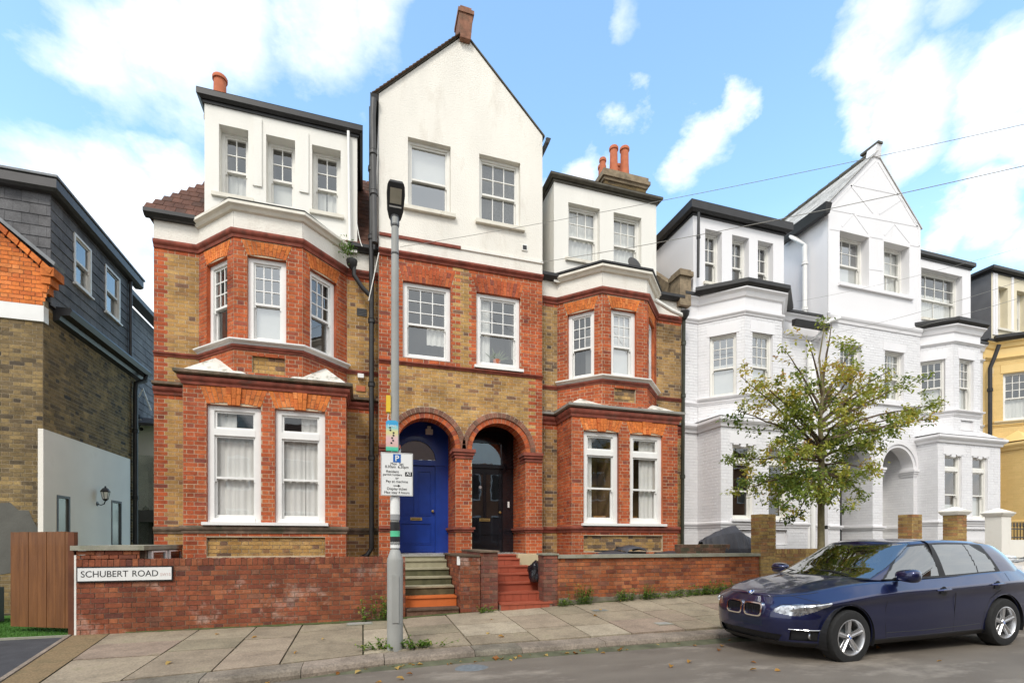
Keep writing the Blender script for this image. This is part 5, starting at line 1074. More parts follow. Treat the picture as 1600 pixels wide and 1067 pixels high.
mb = MB(); mb.box(a+.006,b-.006,Ys-.0042,Ys-.0035,z0+.006,z0+.009); mb.box(a+.006,b-.006,Ys-.0042,Ys-.0035,z1-.009,z1-.006); mb.box(a+.006,a+.009,Ys-.0042,Ys-.0035,z0+.009,z1-.009); mb.box(b-.009,b-.006,Ys-.0042,Ys-.0035,z0+.009,z1-.009); mb.build('border','grey_pipe',ps)
cx, W_, H_ = (a+b)/2, b-a, z1-z0
mb = MB(); mb.box(cx-.047,cx+.047,Ys-.006,Ys-.0035,z1-.12,z1-.018); mb.build('p_square','sign_blue',ps)
text(ps,'P',cx,Ys-.008,z1-.103,.1,'sign_white',align='CENTER',bold=.002)
def line(s, f, size=.046, dx=0, al='CENTER'): text(ps,s,cx+dx,Ys-.005,z0+H_*f,size,'ink',align=al,sx=.98)
line('Mon  Sat',.715); line('8.30am  6.30pm',.645); line('Resident',.535,dx=-.055); line('permit holders',.465,dx=-.055,size=.04); line('or',.385); line('Pay at machine',.305); line('Display ticket',.135); line('Max stay 4 hours',.05)
mb = MB(); mb.box(cx+.1,cx+.19,Ys-.006,Ys-.0035,z0+H_*.465,z0+H_*.56); mb.build('zone_box','ink',ps); text(ps,'A2',cx+.145,Ys-.008,z0+H_*.489,.05,'sign_white',align='CENTER',bold=.001)
mb = MB(); mb.box(cx-.045,cx+.015,Ys-.0055,Ys-.0035,z0+H_*.226,z0+H_*.241); mb.poly([(cx+.012,Ys-.0055,z0+H_*.205),(cx+.045,Ys-.0055,z0+H_*.2335),(cx+.012,Ys-.0055,z0+H_*.262)]); mb.build('arrow','ink',ps)
for z in (z0+.08, z1-.08): mb = MB(); mb.lathe([(.06,-.012),(.064,-.012),(.064,.012),(.06,.012)], (LX,LY,z), 16); mb.build('clamp','grey_pipe',ps)
# painted notice above the parking sign
def printmat(name, stops, z0, z1):
    m = bpy.data.materials.new(name); m.use_nodes = True; nt = m.node_tree; N = nt.nodes; L = nt.links; b_ = N['Principled BSDF']; b_.inputs['Roughness'].default_value = .35
    tc = N.new('ShaderNodeTexCoord'); sp = N.new('ShaderNodeSeparateXYZ'); L.new(tc.outputs['Generated'], sp.inputs[0]); rp = N.new('ShaderNodeValToRGB'); rp.color_ramp.interpolation = 'EASE'; el = rp.color_ramp.elements
    while len(el) < len(stops): el.new(.5)
    for e, (p, c) in zip(el, stops): e.position = p; e.color = (*c, 1)
    L.new(sp.outputs[2], rp.inputs[0]); L.new(rp.outputs[0], b_.inputs['Base Color']); MATS[name] = m
printmat('notice_print', [(0,(.05,.5,.3)),(.12,(.12,.6,.4)),(.15,(.7,.45,.4)),(.4,(.75,.5,.5)),(.62,(.7,.65,.3)),(.8,(.25,.6,.65)),(.88,(.05,.35,.65)),(1,(.05,.4,.7))], 0, 1)
a, b, z0, z1 = sgn(603,656,622,705,LY-.07)
nc = thing('notice_board', 'narrow colourful printed notice tied to the lamp post above the parking sign', 'notice'); mb = MB(); mb.box(a,b,LY-.075,LY-.068,z0,z1-.02); mb.hexa([(a,LY-.075,z1-.02),(b,LY-.075,z1-.02),(b,LY-.068,z1-.02),(a,LY-.068,z1-.02),(a+.03,LY-.075,z1),(b-.03,LY-.075,z1),(b-.03,LY-.068,z1),(a+.03,LY-.068,z1)]); mb.build('panel','notice_print',nc)
random.seed(3)
for i in range(7):
    px, pz = a+.05+random.uniform(0,.07), z0+.1+i*.032; mb = MB(); mb.lathe([(0,-.0765),(.013,-.0765),(.013,-.0762)], (px,LY,pz), 8, 'y'); mb.build('figure','ink',nc)
text(nc,'Love',(a+b)/2,LY-.077,z1-.085,.055,'sign_white',align='CENTER')
a, b, z0, z1 = sgn(610,618,617,648,LY-.02); yb = thing('parking_tag', 'small yellow plate fixed to the left of the lamp post above the notice', 'tag'); mb = MB(); mb.box(LX-.11,LX-.057,LY-.03,LY+.05,z0+.03,z1); mb.build('plate','sign_yellow',yb); mb = MB(); mb.tube([(LX-.08,LY,z0+.03),(LX-.09,LY,z0-.05),(LX-.07,LY,z0-.1)],.006,6); mb.build('strap','trim_white',yb)
stk = thing('stickers', 'band of white, green and black stickers wrapped round the lamp post below the parking sign', 'stickers')
for (v0, v1, m) in ((776,803,'sign_white'),(803,812,'post_grey2'),(815,828,'ink'),(829,838,'sign_green'),(838,851,'ink'),(846,856,'sign_white')):
    if 'post_grey2' not in MATS: mat('post_grey2', (.3,.3,.3), .5)
    zt = ray(617,v0,LY-.06)[1]; zb_ = ray(617,v1,LY-.06)[1]; mb = MB(); mb.lathe([(.0605,zb_),(.0605,zt)], (LX,LY,0), 20); o = mb.build('sticker', m, stk, smooth=True)
# ------------------------------------------------------------------ small street things
mat('metal_cover', (.16,.18,.19), .6, .2, 20, .5, 80)
for (u, v, w, d, lab, m) in ((937,953.5,.28,.16,'small blue grey metal stopcock cover in the pavement by the weeds','metal_cover'),(1036,974,.26,.2,'square grey utility cover in the pavement left of the blue car','stone_grey'),(562,974,.4,.22,'rectangular grey cover set in the pavement left of the lamp post','stone_grey')):
    t_ = (u-800)/FPX; rx, ry = math.sin(YAW)+t_*math.cos(YAW), math.cos(YAW)-t_*math.sin(YAW); Y = 7.9
    for _ in range(20):
        x = Y*rx/ry; zz = gz(x, Y); d_ = (CAMZ-zz)*FPX/(v-845); Y = d_*ry
    x = Y*rx/ry; c = thing('utility_cover', lab, 'cover', loc=(x,Y,gz(x,Y)+.008)); mb = MB(); mb.box(-w/2,w/2,-d/2,d/2,-.01,.001); mb.build('frame','coping_stone',c); mb = MB(); mb.box(-w/2+.02,w/2-.02,-d/2+.02,d/2-.02,-.008,.004); mb.build('lid',m,c)
def lumpy(name, label, cat, c, size, m, seed, group=None, rz=0, fl=.0, pw=1.0):
    bm = bmesh.new(); bmesh.ops.create_icosphere(bm, subdivisions=4, radius=1)
    for v_ in bm.verts:
        p = v_.co.copy(); n = noise.noise(p*1.6+Vector((seed,0,0)))*.28+noise.noise(p*4+Vector((0,seed,0)))*.12+abs(noise.noise(p*7+Vector((0,0,seed))))*.09
        p *= 1+n; p.z = max(p.z, -.75)
        v_.co = Vector((p.x*size[0], p.y*size[1], (p.z+.75)*size[2]))
    me = bpy.data.meshes.new(name); bm.to_mesh(me); bm.free(); me.polygons.foreach_set('use_smooth',[True]*len(me.polygons)); me.materials.append(MATS[m]); o = bpy.data.objects.new(name, me); COL.objects.link(o); o.location = c; o.rotation_euler = (0,0,rz)
    return tag(o, label, cat, group)
mat('bin_bag', (.012,.012,.016), .22, .3, 5, .7, 25, spec=.7); mat('cover_cloth', (.05,.05,.06), .55, .3, 3, .6, 12)
lumpy('bin_bag', 'black plastic rubbish bag on the red tiled steps beside the brick pier', 'rubbish bag', (3.17,8.86,.62), (.14,.14,.22), 'bin_bag', 3)
# covered motorbike behind the wall
x0, _ = ray(1097,840,9.3); x1, _ = ray(1173,840,9.3); zb_ = ray(1130,843,9.3)[1]
mb = MB(); n = 24; sec_ = [(0,-.05,0),(.12,.06,.06),(.34,.2,.12),(.6,.31,.16),(.7,.33,.16),(.8,.2,.2),(.93,.06,.2),(1,-.02,.12)]
for k in range(n):
    f = k/(n-1)
    for i in range(len(sec_)-1):
        if sec_[i][0] <= f <= sec_[i+1][0]: q = (f-sec_[i][0])/(sec_[i+1][0]-sec_[i][0]); h = sec_[i][1]+(sec_[i+1][1]-sec_[i][1])*q; w = sec_[i][2]+(sec_[i+1][2]-sec_[i][2])*q+.1; break
    for (yy_, hh) in ((-w*1.4,-.7),(-w*1.2,-.2),(-w*.6,.55*h),(-.03,h),(.03,h),(w*.6,.55*h),(w*1.2,-.2),(w*1.4,-.7)):
        mb.v.append((x0+(x1-x0)*f+random.uniform(-.008,.008), 9.35+yy_+random.uniform(-.01,.01), zb_+hh+random.uniform(-.008,.008)))
for k in range(n-1):
    for j in range(7): q = k*8+j; mb.f.append((q,q+1,q+9,q+8)); mb.r.append(0)
tag(mb.build('covered_motorbike','cover_cloth'), 'motorbike shape under a black fabric cover in the white house garden', 'covered motorbike')
# wheelie bin lids just above the coping
for i, (u0, u1, v0, lab) in enumerate(((943,992,859,'flatter black wheelie bin lid left of the other above the wall coping'),(978,1011,853,'humped black wheelie bin lid standing open above the wall coping'),(1040,1078,862,'black wheelie bin lid barely showing above the right end of the wall coping'))):
    Yb = 9.0+i*.12; a, b = ray(u0,v0,Yb)[0], ray(u1,v0,Yb)[0]; zt = ray(u0,v0,Yb)[1]; bn = thing('wheelie_bin', lab, 'bin'); mb = MB(); mb.hexa([(a+.06,Yb+.04,.2),(b-.06,Yb+.04,.2),(b-.06,Yb+.5,.2),(a+.06,Yb+.5,.2),(a+.02,Yb,zt-.12),(b-.02,Yb,zt-.12),(b-.02,Yb+.55,zt-.12),(a+.02,Yb+.55,zt-.12)]); mb.build('body','black_paint',bn)
    mb = MB(); nn = 12; v_ = []
    for k in range(nn+1):
        f = k/nn; x = a+(b-a)*f; h = zt-.1+.1*math.sin(math.pi*f)**.5*(1 if i != 0 else .55)
        for (yy_, dz) in ((Yb-.03,-.05),(Yb,-.01),(Yb+.28,0.02),(Yb+.57,-.02)): mb.v.append((x,yy_,h+dz))
    for k in range(nn):
        for j in range(3): q = k*4+j; mb.f.append((q,q+1,q+5,q+4)); mb.r.append(0)
    mb.build('lid','cover_cloth',bn,smooth=True)
    mb = MB(); mb.tube([(a+.05,Yb+.5,zt-.03),(b-.05,Yb+.5,zt-.03)], .016, 8); mb.build('handle','black_paint',bn)
pl = thing('planter', 'dark slatted planter box at the left edge on the lawn', 'planter')
for i in range(5): mb = MB(); mb.box(-6.9,-5.72,9.9,9.93,.08+i*.115,.185+i*.115); mb.build('slat','grey_pipe',pl)
mb = MB(); mb.box(-6.9,-5.72,9.932,10.3,.06,.64); mb.build('box','black_paint',pl)

# moss and dirt gathered where the pavement meets the walls
mat('moss', (.05,.07,.02), .95, .4, 12, .8, 60, col2=(.1,.12,.035), dirt=(.09,.08,.05,.5,.7), dscale=7)
random.seed(90)
for nm, xa, xb in (('moss', -3.3, .72), ('moss', .72, 1.62), ('moss', 1.64, 2.34), ('moss', 3.4, 8.1)):
    mb = MB(); x = xa; w0 = .03; yb_ = YW-.0
    while x < xb:
        x2 = min(x+.05, xb); w1 = max(.008, min(.11, w0+random.uniform(-.02,.02)))
        mb.quad((x,yb_-w0,gz(x,yb_)+.004),(x2,yb_-w1,gz(x2,yb_)+.004),(x2,yb_+.01,gz(x2,yb_)+.02),(x,yb_+.01,gz(x,yb_)+.02)); x = x2; w0 = w1
    o = mb.build('moss','moss',fix=False); o['kind'] = 'stuff'; o['label'] = 'dark green moss line where the pavement meets the brick wall'; o['category'] = 'moss'
mb = MB(); x = 3.5
while x < 8.1:
    x2 = x+.2; h = .1+random.uniform(-.02,.03); mb.hexa([(x,YW-.025,gz(x,8.4)-.05),(x2,YW-.025,gz(x2,8.4)-.05),(x2,YW+.01,gz(x2,8.4)-.05),(x,YW+.01,gz(x,8.4)-.05),(x,YW-.02,gz(x,8.4)+h),(x2,YW-.02,gz(x2,8.4)+h),(x2,YW+.01,gz(x2,8.4)+h+.01),(x,YW+.01,gz(x,8.4)+h+.01)]); x = x2
mb.build('plinth','cement_moss',gw2) if 'cement_moss' in MATS else (mat('cement_moss',(.17,.15,.11),.95,.3,6,.8,40,dirt=(.06,.065,.03,.5,.8),dscale=5), mb.build('plinth','cement_moss',gw2))
# worn patch round cover in the carriageway
cvx, cvz = 0, 0
t_ = (738-800)/FPX; rx, ry = math.sin(YAW)+t_*math.cos(YAW), math.cos(YAW)-t_*math.sin(YAW); d_ = (CAMZ+.07)*FPX/(1045-845); X_, Y_ = d_*rx, d_*ry
c = thing('utility_cover', 'small oval metal cover in the road beside the kerb', 'cover', loc=(X_, Y_, gz(X_, Y_)+.002)); mb = MB(); mb.lathe([(0,.004),(.13,.004),(.15,.002),(.2,-.002)], n=22); mb.build('lid','metal_cover',c)
# ------------------------------------------------------------------ corner building on the left
random.seed(21)
cb = thing('corner_house', 'dark stock brick building on the left with grey slated upper storey', 'house')
CX, CY = -5.6, 11.1
B = Bricks(cb, 300); walls = MB()
ff = FR((-12,CY),(CX,CY)); sf = FR((CX,CY),(CX,14.95))
spf = mk_spans(ff.L, []); sps = mk_spans(sf.L, [('r',.0,3.5,0,3.45)])
B.lay(ff, mk_spans(ff.L, [], ff.L-2.4), -.05, 5.40, lambda s,z,r: 'stock'); backing(walls, ff, spf, -.3, 5.9, step=1)
B.lay(sf, sps, -.05, 5.7, lambda s,z,r: 'stock'); backing(walls, sf, mk_spans(sf.L, []), -.3, 5.85, step=1)
# orange brick gable parapet above the white band, corbelled out at its end
def orange_spans(zm, za, zb):
    top = ff.L+.02-(zm-6.36)*1.08 if zm > 6.36 else ff.L+.16
    lo = ff.L+.02+max(0,(zm-5.7))*.26 if zm < 6.36 else top
    return [(ff.L-1.4, min(top, lo))] if min(top,lo) > ff.L-1.4 else []
B.lay(ff, orange_spans, 5.70, 7.6, lambda s,z,r: 'orange' , t=.03); backing(walls, ff, orange_spans, 5.70, 7.6, t=.02)
B.finish(); walls.build('wall','mortar_dark',cb,fix=False)
mb = MB(); mb.box(-12, CX+.0, CY-.03, CY+.0, 5.41, 5.70); mb.box(CX-.001, CX+.025, CY-.03, CY+.12, 5.41, 5.70); mb.build('band','trim_white',cb)
mb = MB(); T=ff.T    # lead-covered slope on the gable parapet and a course of brick on edge below it
for i in range(9):
    xa = ff.L-.0-i*.16; za = 6.4+i*.148; mb2 = MB(); mb2.hexa([T(xa,.09,za),T(xa+.14,.09,za-.13),T(xa+.14,-.1,za-.13),T(xa,-.1,za),T(xa+.04,.09,za+.09),T(xa+.18,.09,za-.04),T(xa+.18,-.1,za-.04),T(xa+.04,-.1,za+.09)]); mb2.build('coping_brick','orange',cb)
mb.hexa([T(ff.L-1.4,.12,7.79),T(ff.L+.22,.12,6.42),T(ff.L+.22,-.2,6.42),T(ff.L-1.4,-.2,7.79),T(ff.L-1.4,.12,7.86),T(ff.L+.24,.12,6.48),T(ff.L+.24,-.2,6.48),T(ff.L-1.4,-.2,7.86)]); mb.build('lead_coping','lead',cb)
mb = MB(); mb.box(CX+.0,CX+.2,CY-.08,CY+.25,6.24,6.4); mb.box(CX+.0,CX+.14,CY-.06,CY+.2,6.1,6.24); mb.box(CX+.0,CX+.08,CY-.04,CY+.16,5.95,6.1); mb.build('kneeler','orange',cb)
# slated storey: front face set back a little, side face along the alley
SX, SY0, SY1 = CX+.03, CY+.16, 14.5
fs1, fs2 = FR((-12,SY0),(SX,SY0)), FR((SX,SY0),(SX,SY1)); bk = MB()
bk.quad(fs1.T(0,-.02,5.8),fs1.T(fs1.L,-.02,5.8),fs1.T(fs1.L,-.02,7.95),fs1.T(0,-.02,7.95))
sw = [(.75,1.4,6.62,7.62),(2.0,2.7,6.6,7.66)]
wall_grid(bk, fs2, 0, fs2.L, 5.75, 7.95, sw, -.02); bk.build('slate_backing','black_paint',cb,fix=False)
def slates(fr, s0, s1, z0, z1, holes, w=.25, h=.2):
    rows = int((z1-z0)/h)
    for i in range(rows+1):
        za = z0+i*h; zt = min(za+h, z1); x = s0-(w/2 if i % 2 else 0)
        if zt-za < .02: continue
        while x < s1:
            p, q = max(x, s0), min(x+w, s1); x += w
            if q-p < .03: continue
            segs = [(p, q)]
            for hh in holes:
                if hh[2] < (za+zt)/2 < hh[3]:
                    ns = []
                    for (a, b) in segs:
                        if b <= hh[0] or a >= hh[1]: ns.append((a, b)); continue
                        if a < hh[0]: ns.append((a, hh[0]))
                        if b > hh[1]: ns.append((hh[1], b))
                    segs = ns
            for (a, b) in segs:
                if b-a < .02: continue
                j = random.uniform(-.002,.003); mb = MB(); T = fr.T
                mb.hexa([T(a+.002,.018+j,za),T(b-.002,.018+j,za),T(b-.002,.0,za),T(a+.002,.0,za),T(a+.002,.006,zt),T(b-.002,.006,zt),T(b-.002,-.01,zt),T(a+.002,-.01,zt)]); mb.build('slate','slate_tile',cb,fix=False)
slates(fs1, fs1.L-1.3, fs1.L+.012, 5.85, 7.9, []); slates(fs2, 0, fs2.L, 5.8, 7.9, sw)
for h in sw:
    window(cb, fs2, h[0], h[1], h[2], h[3], .03, trim='trim_cream', fw=.05, meet=.5, up=(1,1), lo=(1,1), glass='glass_dark', glass2='glass', depth=.8, sill=('trim_cream',.07,.03,.05))
mb = MB(); mb.sweep([(-12,SY0-.02),(SX+.02,SY0-.02),(SX+.02,SY1+.35)], [(-.02,7.86),(.1,7.86),(.16,7.9),(.16,8.06),(.14,8.09),(-.02,8.09)]); mb.build('fascia','eaves_grey',cb) if 'eaves_grey' in MATS else (mat('eaves_grey',(.07,.065,.065),.5,.15,5), mb.build('fascia','eaves_grey',cb))
mb = MB(); mb.box(-12,SX+.2,SY0-.2,SY1+.4,8.09,8.13); mb.build('roof','lead',cb)
mb = MB(); mb.box(-12,SX-.02,SY1-.1,SY1,5.8,7.95); mb.build('back_wall','slate',cb)
mb = MB(); mb.sweep([(CX,CY+.3),(CX,15.1)], [(-.02,5.55),(.1,5.6),(.12,5.68),(.26,5.7),(.3,5.8),(.28,5.84),(-.02,5.84)]); mb.build('gutter','black_paint',cb)
pipe(cb, [(CX+.24,14.95,5.7),(CX+.22,14.9,5.55),(CX+.08,14.75,5.42),(CX+.08,14.72,5.2),(CX+.08,14.72,0)], .055, 'black_paint', [4.2,2.5])
pipe(cb, [(SX+.06,14.42,7.9),(SX+.06,14.42,5.84)], .035, 'eaves_grey')
mat('pane_grey',(.2,.21,.2),.15,.2,1.2)
rn = MB(); wd = [(.36,.8,0,2.28),(2.48,2.98,0,2.35)]; wall_grid(rn, sf, -.05, 3.45, -.1, 3.45, wd, .03); rn.quad(sf.T(-.05,.03,-.1),sf.T(-.05,.03,3.45),sf.T(-.05,-.05,3.45),sf.T(-.05,-.05,-.1)); rn.quad(sf.T(-.05,.03,3.45),sf.T(3.45,.03,3.45),sf.T(3.45,-.01,3.45),sf.T(-.05,-.01,3.45))
for h in wd: reveal(rn, sf, *h, .12, .03)
mat('render_alley', (.86,.81,.73), .8, .03, 2, .2, 30, dirt=(.6,.55,.47,.6,.3), dscale=2); rn.build('render_panel','render_alley',cb,fix=False)
for h in wd:
    m = MB(); m.fbox(sf,h[0],h[0]+.05,-.03,.038,h[2],h[3]); m.fbox(sf,h[1]-.05,h[1],-.03,.038,h[2],h[3]); m.fbox(sf,h[0]+.05,h[1]-.05,-.03,.038,h[3]-.05,h[3]); d_ = m.build('door','eaves_grey',cb)
    m = MB(); m.quad(sf.T(h[0]+.05,.01,0),sf.T(h[1]-.05,.01,0),sf.T(h[1]-.05,.01,h[3]-.05),sf.T(h[0]+.05,.01,h[3]-.05)); m.build('pane','pane_grey',d_,fix=False); m = MB(); m.quad(sf.T(h[0],-.4,0),sf.T(h[1],-.4,0),sf.T(h[1],-.4,h[3]),sf.T(h[0],-.4,h[3])); m.build('room','interior',d_,fix=False)
pt = MB(); n = 22   # cement patch at the foot of the front wall
pt.poly([(CX-.55+.5*math.cos(6.283*i/n)*(1+.12*math.sin(3*i)), CY-.006, 1.45+.62*math.sin(6.283*i/n)*(1+.1*math.cos(2.3*i))) for i in range(n)]); mat('cement',(.13,.125,.11),.9,.15,3,.4,40); pt.build('cement_patch','cement',cb)
def lantern(loc, rz, lab, s=1.0):
    o = thing('wall_lantern', lab, 'wall lamp', loc=loc, rz=rz)
    mb = MB(); mb.lathe([(0,-.01),(.05,-.008),(.05,0)], (0,0,-.1), 12, 'y'); mb.tube([(0,0,-.1),(0,-.07,-.13),(0,-.13,-.1),(0,-.15,-.03)], .011, 6); mb.build('bracket','black_paint',o)
    mb = MB(); mb.lathe([(.0,-.04),(.035,-.03),(.045,0),(.075,.16),(.09,.165),(.09,.18),(.05,.24),(.015,.26),(.02,.28),(0,.3)], (0,-.15,0), 6); mb.build('cage','black_paint',o)
    mb = MB(); mb.lathe([(.047,.01),(.076,.155)], (0,-.15,0), 6); 
    mb.v = [((x)*1.02,(y+.15)*1.02-.15,z) for x,y,z in mb.v]; mb.build('glass','trim_cream',o)
    for i in range(6):
        a = math.pi/3*i; m = MB(); m.tube([(.048*math.cos(a),-.15+.048*math.sin(a),0),(.08*math.cos(a),-.15+.08*math.sin(a),.165)], .006, 4); m.build('glazing_bar','black_paint',o)
    return o
lantern((CX+.03,12.95,2.32), math.pi/2, 'black lantern on the white alley wall between the two narrow doors')
# rear house across the end of the alley
rh = thing('rear_house', 'white rendered rear house with slated upper wall at the end of the alley', 'house'); RY = 17.2
mb = MB(); mb.box(-8.5,-4.5,RY,RY+3,-.1,4.9); mb.build('wall','render_white',rh)
mb = MB(); mb.box(-8.5,-6.55,RY-1.2,RY+3,4.9,8.35); us = mb.build('slate_wall','slate',rh)
f3 = FR((-8.5,RY-1.22),(-6.53,RY-1.22)); f4 = FR((-6.53,RY-1.22),(-6.53,RY+2)); cb_, cb = cb, rh
slates(f3, .6, f3.L, 5.0, 8.3, [], .3, .22); slates(f4, 0, f4.L, 5.0, 8.3, [], .3, .22); cb = cb_
mb = MB(); mb.sweep([(-8.5,RY-1.3),(-6.45,RY-1.3),(-6.45,RY+2)], [(0,8.3),(.25,8.36),(.25,8.5),(0,8.5)]); mb.build('eaves','eaves_grey',rh)
mb = MB(); mb.hexa([(-8.4,RY-.5,4.75),(-5.5,RY-.5,4.75),(-5.5,RY,4.95),(-8.4,RY,4.95),(-8.4,RY-.5,4.83),(-5.5,RY-.5,4.83),(-5.5,RY+.1,5.1),(-8.4,RY+.1,5.1)]); mb.build('lean_to_roof','eaves_grey',rh)
mb = MB(); mb.box(-5.95,-4.5,RY+.4,RY+1,4.9,5.9); mb.build('parapet','mossbrick',rh)
mb = MB(); mb.box(-8,-4.5,RY-.4,RY-.36,2.3,3.9); mb.build('balustrade_glass','glass_bright',rh,fix=False)
mb = MB(); mb.box(-8,-4.5,RY-.5,RY-.02,1.95,2.3); mb.build('fascia','eaves_grey',rh)
mb = MB(); mb.box(-7.4,-5.2,RY-.03,RY-.005,0,1.95); d_ = mb.build('glazed_door','glass_dark',rh,fix=False)
for x in (-7.4,-6.7,-6.05,-5.2): m = MB(); m.box(x-.04,x+.04,RY-.06,RY-.032,0,1.95); m.build('door_stile','eaves_grey',rh)
lx_, lz_ = ray(221,665,RY); lantern((lx_,RY,lz_), 0, 'black lantern high on the white rear house wall beside the brick house edge')
lx_, lz_ = ray(230,805,RY-.1); lantern((lx_,RY-.06,lz_), 0, 'lower black lantern beside the glazed doors of the rear house')
cbx = MB(); pts = [(ray(205,620,16)[0],16,ray(205,620,16)[1]),(ray(217,620,16)[0],16,ray(217,620,16)[1]),(ray(224,607,16)[0],16,ray(224,607,16)[1]),(ray(228,620,16)[0],16,ray(228,620,16)[1]),(ray(236,641,16)[0],16,ray(236,641,16)[1])]; cbx.tube(pts,.02,6); tag(cbx.build('cable','trim_cream'), 'loose pale cable looping under the slated wall of the rear house', 'cable')
# ------------------------------------------------------------------ overhead wires
def wire(a, b, sag, lab, r=.005, m='stone_grey'):
    A_, B_ = Vector(a), Vector(b); mb = MB(); n = 24; mb.tube([A_.lerp(B_, i/n)-Vector((0,0,sag*4*(i/n)*(1-i/n))) for i in range(n+1)], r, 5); return tag(mb.build('overhead_wire', m, fix=False), lab, 'wire', 'overhead wires')
def wp(u, v, Y): x, z = ray(u, v, Y); return (x, Y, z)
wire(wp(625,386,10.2), wp(1700,172,4.0), .1, 'topmost overhead wire, from the tall brick gable up across the sky', .004)
wire(wp(845,410,10.2), wp(1700,236,4.4), .1, 'overhead wire crossing the white gable and the blue sky at the right', .006)
wire(wp(1245,471,10.2), wp(1700,356,5.0), .1, 'thin overhead wire sagging in front of the far white bay house', .003)
wire(wp(1305,520,10.2), wp(1700,403,5.2), .1, 'upper of the two thin wires leading down to the street tree top', .004)
wire(wp(1392,521,10.2), wp(1700,432,5.2), .05, 'lowest thin wire crossing the far white bay roof edge', .004)
wire(wp(576,470,10.3), wp(592,395,10.2), .0, 'short pale cable at the foot of the gable beside the drainpipe', .01, 'trim_cream')
wire(wp(557,345,10.4), wp(566,385,10.3), .08, 'loose pale cable hanging beside the left dormer', .008, 'trim_cream')
# ------------------------------------------------------------------ plants
def leafmat(name, stops):
    m = bpy.data.materials.new(name); m.use_nodes = True; nt = m.node_tree; N = nt.nodes; L = nt.links; b = N['Principled BSDF']; b.inputs['Roughness'].default_value = .5; b.inputs['Specular IOR Level'].default_value = .35
    at = N.new('ShaderNodeAttribute'); at.attribute_name = 'rnd'; rp = N.new('ShaderNodeValToRGB'); el = rp.color_ramp.elements
    while len(el) < len(stops): el.new(.5)
    for e, (p, c) in zip(el, stops): e.position = p; e.color = (*c, 1)
    L.new(at.outputs['Fac'], rp.inputs[0]); L.new(rp.outputs[0], b.inputs['Base Color'])
    tl = N.new('ShaderNodeBsdfTranslucent'); L.new(rp.outputs[0], tl.inputs[0]); mx = N.new('ShaderNodeMixShader'); mx.inputs[0].default_value = .42; out = N['Material Output']; L.new(b.outputs[0], mx.inputs[1]); L.new(tl.outputs[0], mx.inputs[2]); L.new(mx.outputs[0], out.inputs[0]); MATS[name] = m
leafmat('tree_leaf', [(0,(.075,.13,.025)),(.3,(.16,.225,.04)),(.55,(.3,.35,.055)),(.75,(.48,.46,.08)),(.9,(.6,.47,.07)),(1,(.48,.26,.08))])
leafmat('weed_leaf', [(0,(.08,.17,.025)),(.5,(.15,.28,.04)),(.85,(.28,.36,.06)),(1,(.4,.36,.08))])
leafmat('house_leaf', [(0,(.15,.2,.08)),(1,(.3,.35,.2))])
leafmat('dead_leaf', [(0,(.3,.1,.02)),(.5,(.5,.26,.05)),(1,(.62,.45,.15))])
mat('bark', (.2,.17,.09), .85, .25, 14, .6, 50, dirt=(.1,.11,.05,.55,.6), dscale=6); mat('twig', (.11,.075,.045), .85, .2, 14)
def leaf(mb, p, d, up, ln, w, r, fold=.25):
    """a single pointed leaf: four faces folded along the midrib"""
    d = d.normalized(); s = d.cross(up); s = s.normalized() if s.length > 1e-4 else Vector((1,0,0)); n = s.cross(d).normalized()
    a, b, c, e = p, p+d*ln*.35, p+d*ln*.75-n*ln*.04, p+d*ln-n*ln*.12
    l1, l2 = b+s*w*.5+n*w*fold, c+s*w*.34+n*w*fold*.6; r1, r2 = b-s*w*.5+n*w*fold, c-s*w*.34+n*w*fold*.6
    mb.poly([a,b,l1], r); mb.quad(b,c,l2,l1, r); mb.poly([c,e,l2], r); mb.poly([a,r1,b], r); mb.quad(b,r1,r2,c, r); mb.poly([c,r2,e], r)
random.seed(8)
TX, TY = ray(1281,900,6.75)[0], 6.75
tr = thing('street_tree', 'young street tree with yellowing green leaves between the blue car and the white houses', 'tree', loc=(TX,TY,gz(TX,TY)))
T0 = gz(TX,TY)
def tp(u, v, dy): x, z = ray(u, v, TY+dy); return Vector((x-TX, dy, z-T0))
tk = [Vector((0,0,-.05)), tp(1283,850,0), tp(1283,760,.0), tp(1284,700,.02), tp(1281,660,-.02), tp(1286,610,.0), tp(1280,560,.03), tp(1288,510,.0)]
mb = MB(); mb.tube(tk, [.078,.058,.052,.044,.036,.026,.015,.006], 10); mb.build('trunk','bark',tr,smooth=True)
limbs = [ # start height index fraction on trunk (v), tip (u, v), depth, droop, density, reddishness
 (700,1150,640,.1,1),(705,1158,588,.35,1),(690,1190,600,-.5,1),(720,1148,720,.3,1),(730,1150,768,-.1,1),(740,1190,790,.5,1.1),(745,1215,800,-.6,1.1),(735,1240,815,.2,.8),
 (650,1195,620,.5,.9),(640,1225,545,.2,.6),(620,1262,530,-.2,.5),(600,1300,505,.1,.6),(640,1335,540,.3,.9),(650,1350,575,-.4,1),(660,1385,600,.4,1.1),(670,1420,600,-.1,1),
 (675,1478,632,.1,1.1),(690,1440,645,.6,.9),(700,1410,665,-.5,1),(715,1375,690,.3,1.1),(725,1365,735,-.3,1.1),(735,1350,775,.4,1),(740,1320,800,-.4,.9),(745,1332,750,-.7,1),(720,1235,700,-.8,1),(715,1210,690,.8,1),(700,1335,660,.8,1),(690,1330,640,-.8,1),(735,1300,745,.9,.9),(735,1265,760,-.9,.9),(655,1255,600,-.5,.8),(650,1310,600,.5,.8),(665,1395,575,.2,.7),(750,1165,745,.6,.8),(690,1465,655,-.3,.6),
 (700,1230,640,-.3,1),(705,1330,690,-.5,1),(725,1270,700,.7,1),(745,1285,790,-.5,.9),(735,1225,760,.1,1.1)]
tw = MB(); lf = MB(); nl = 0
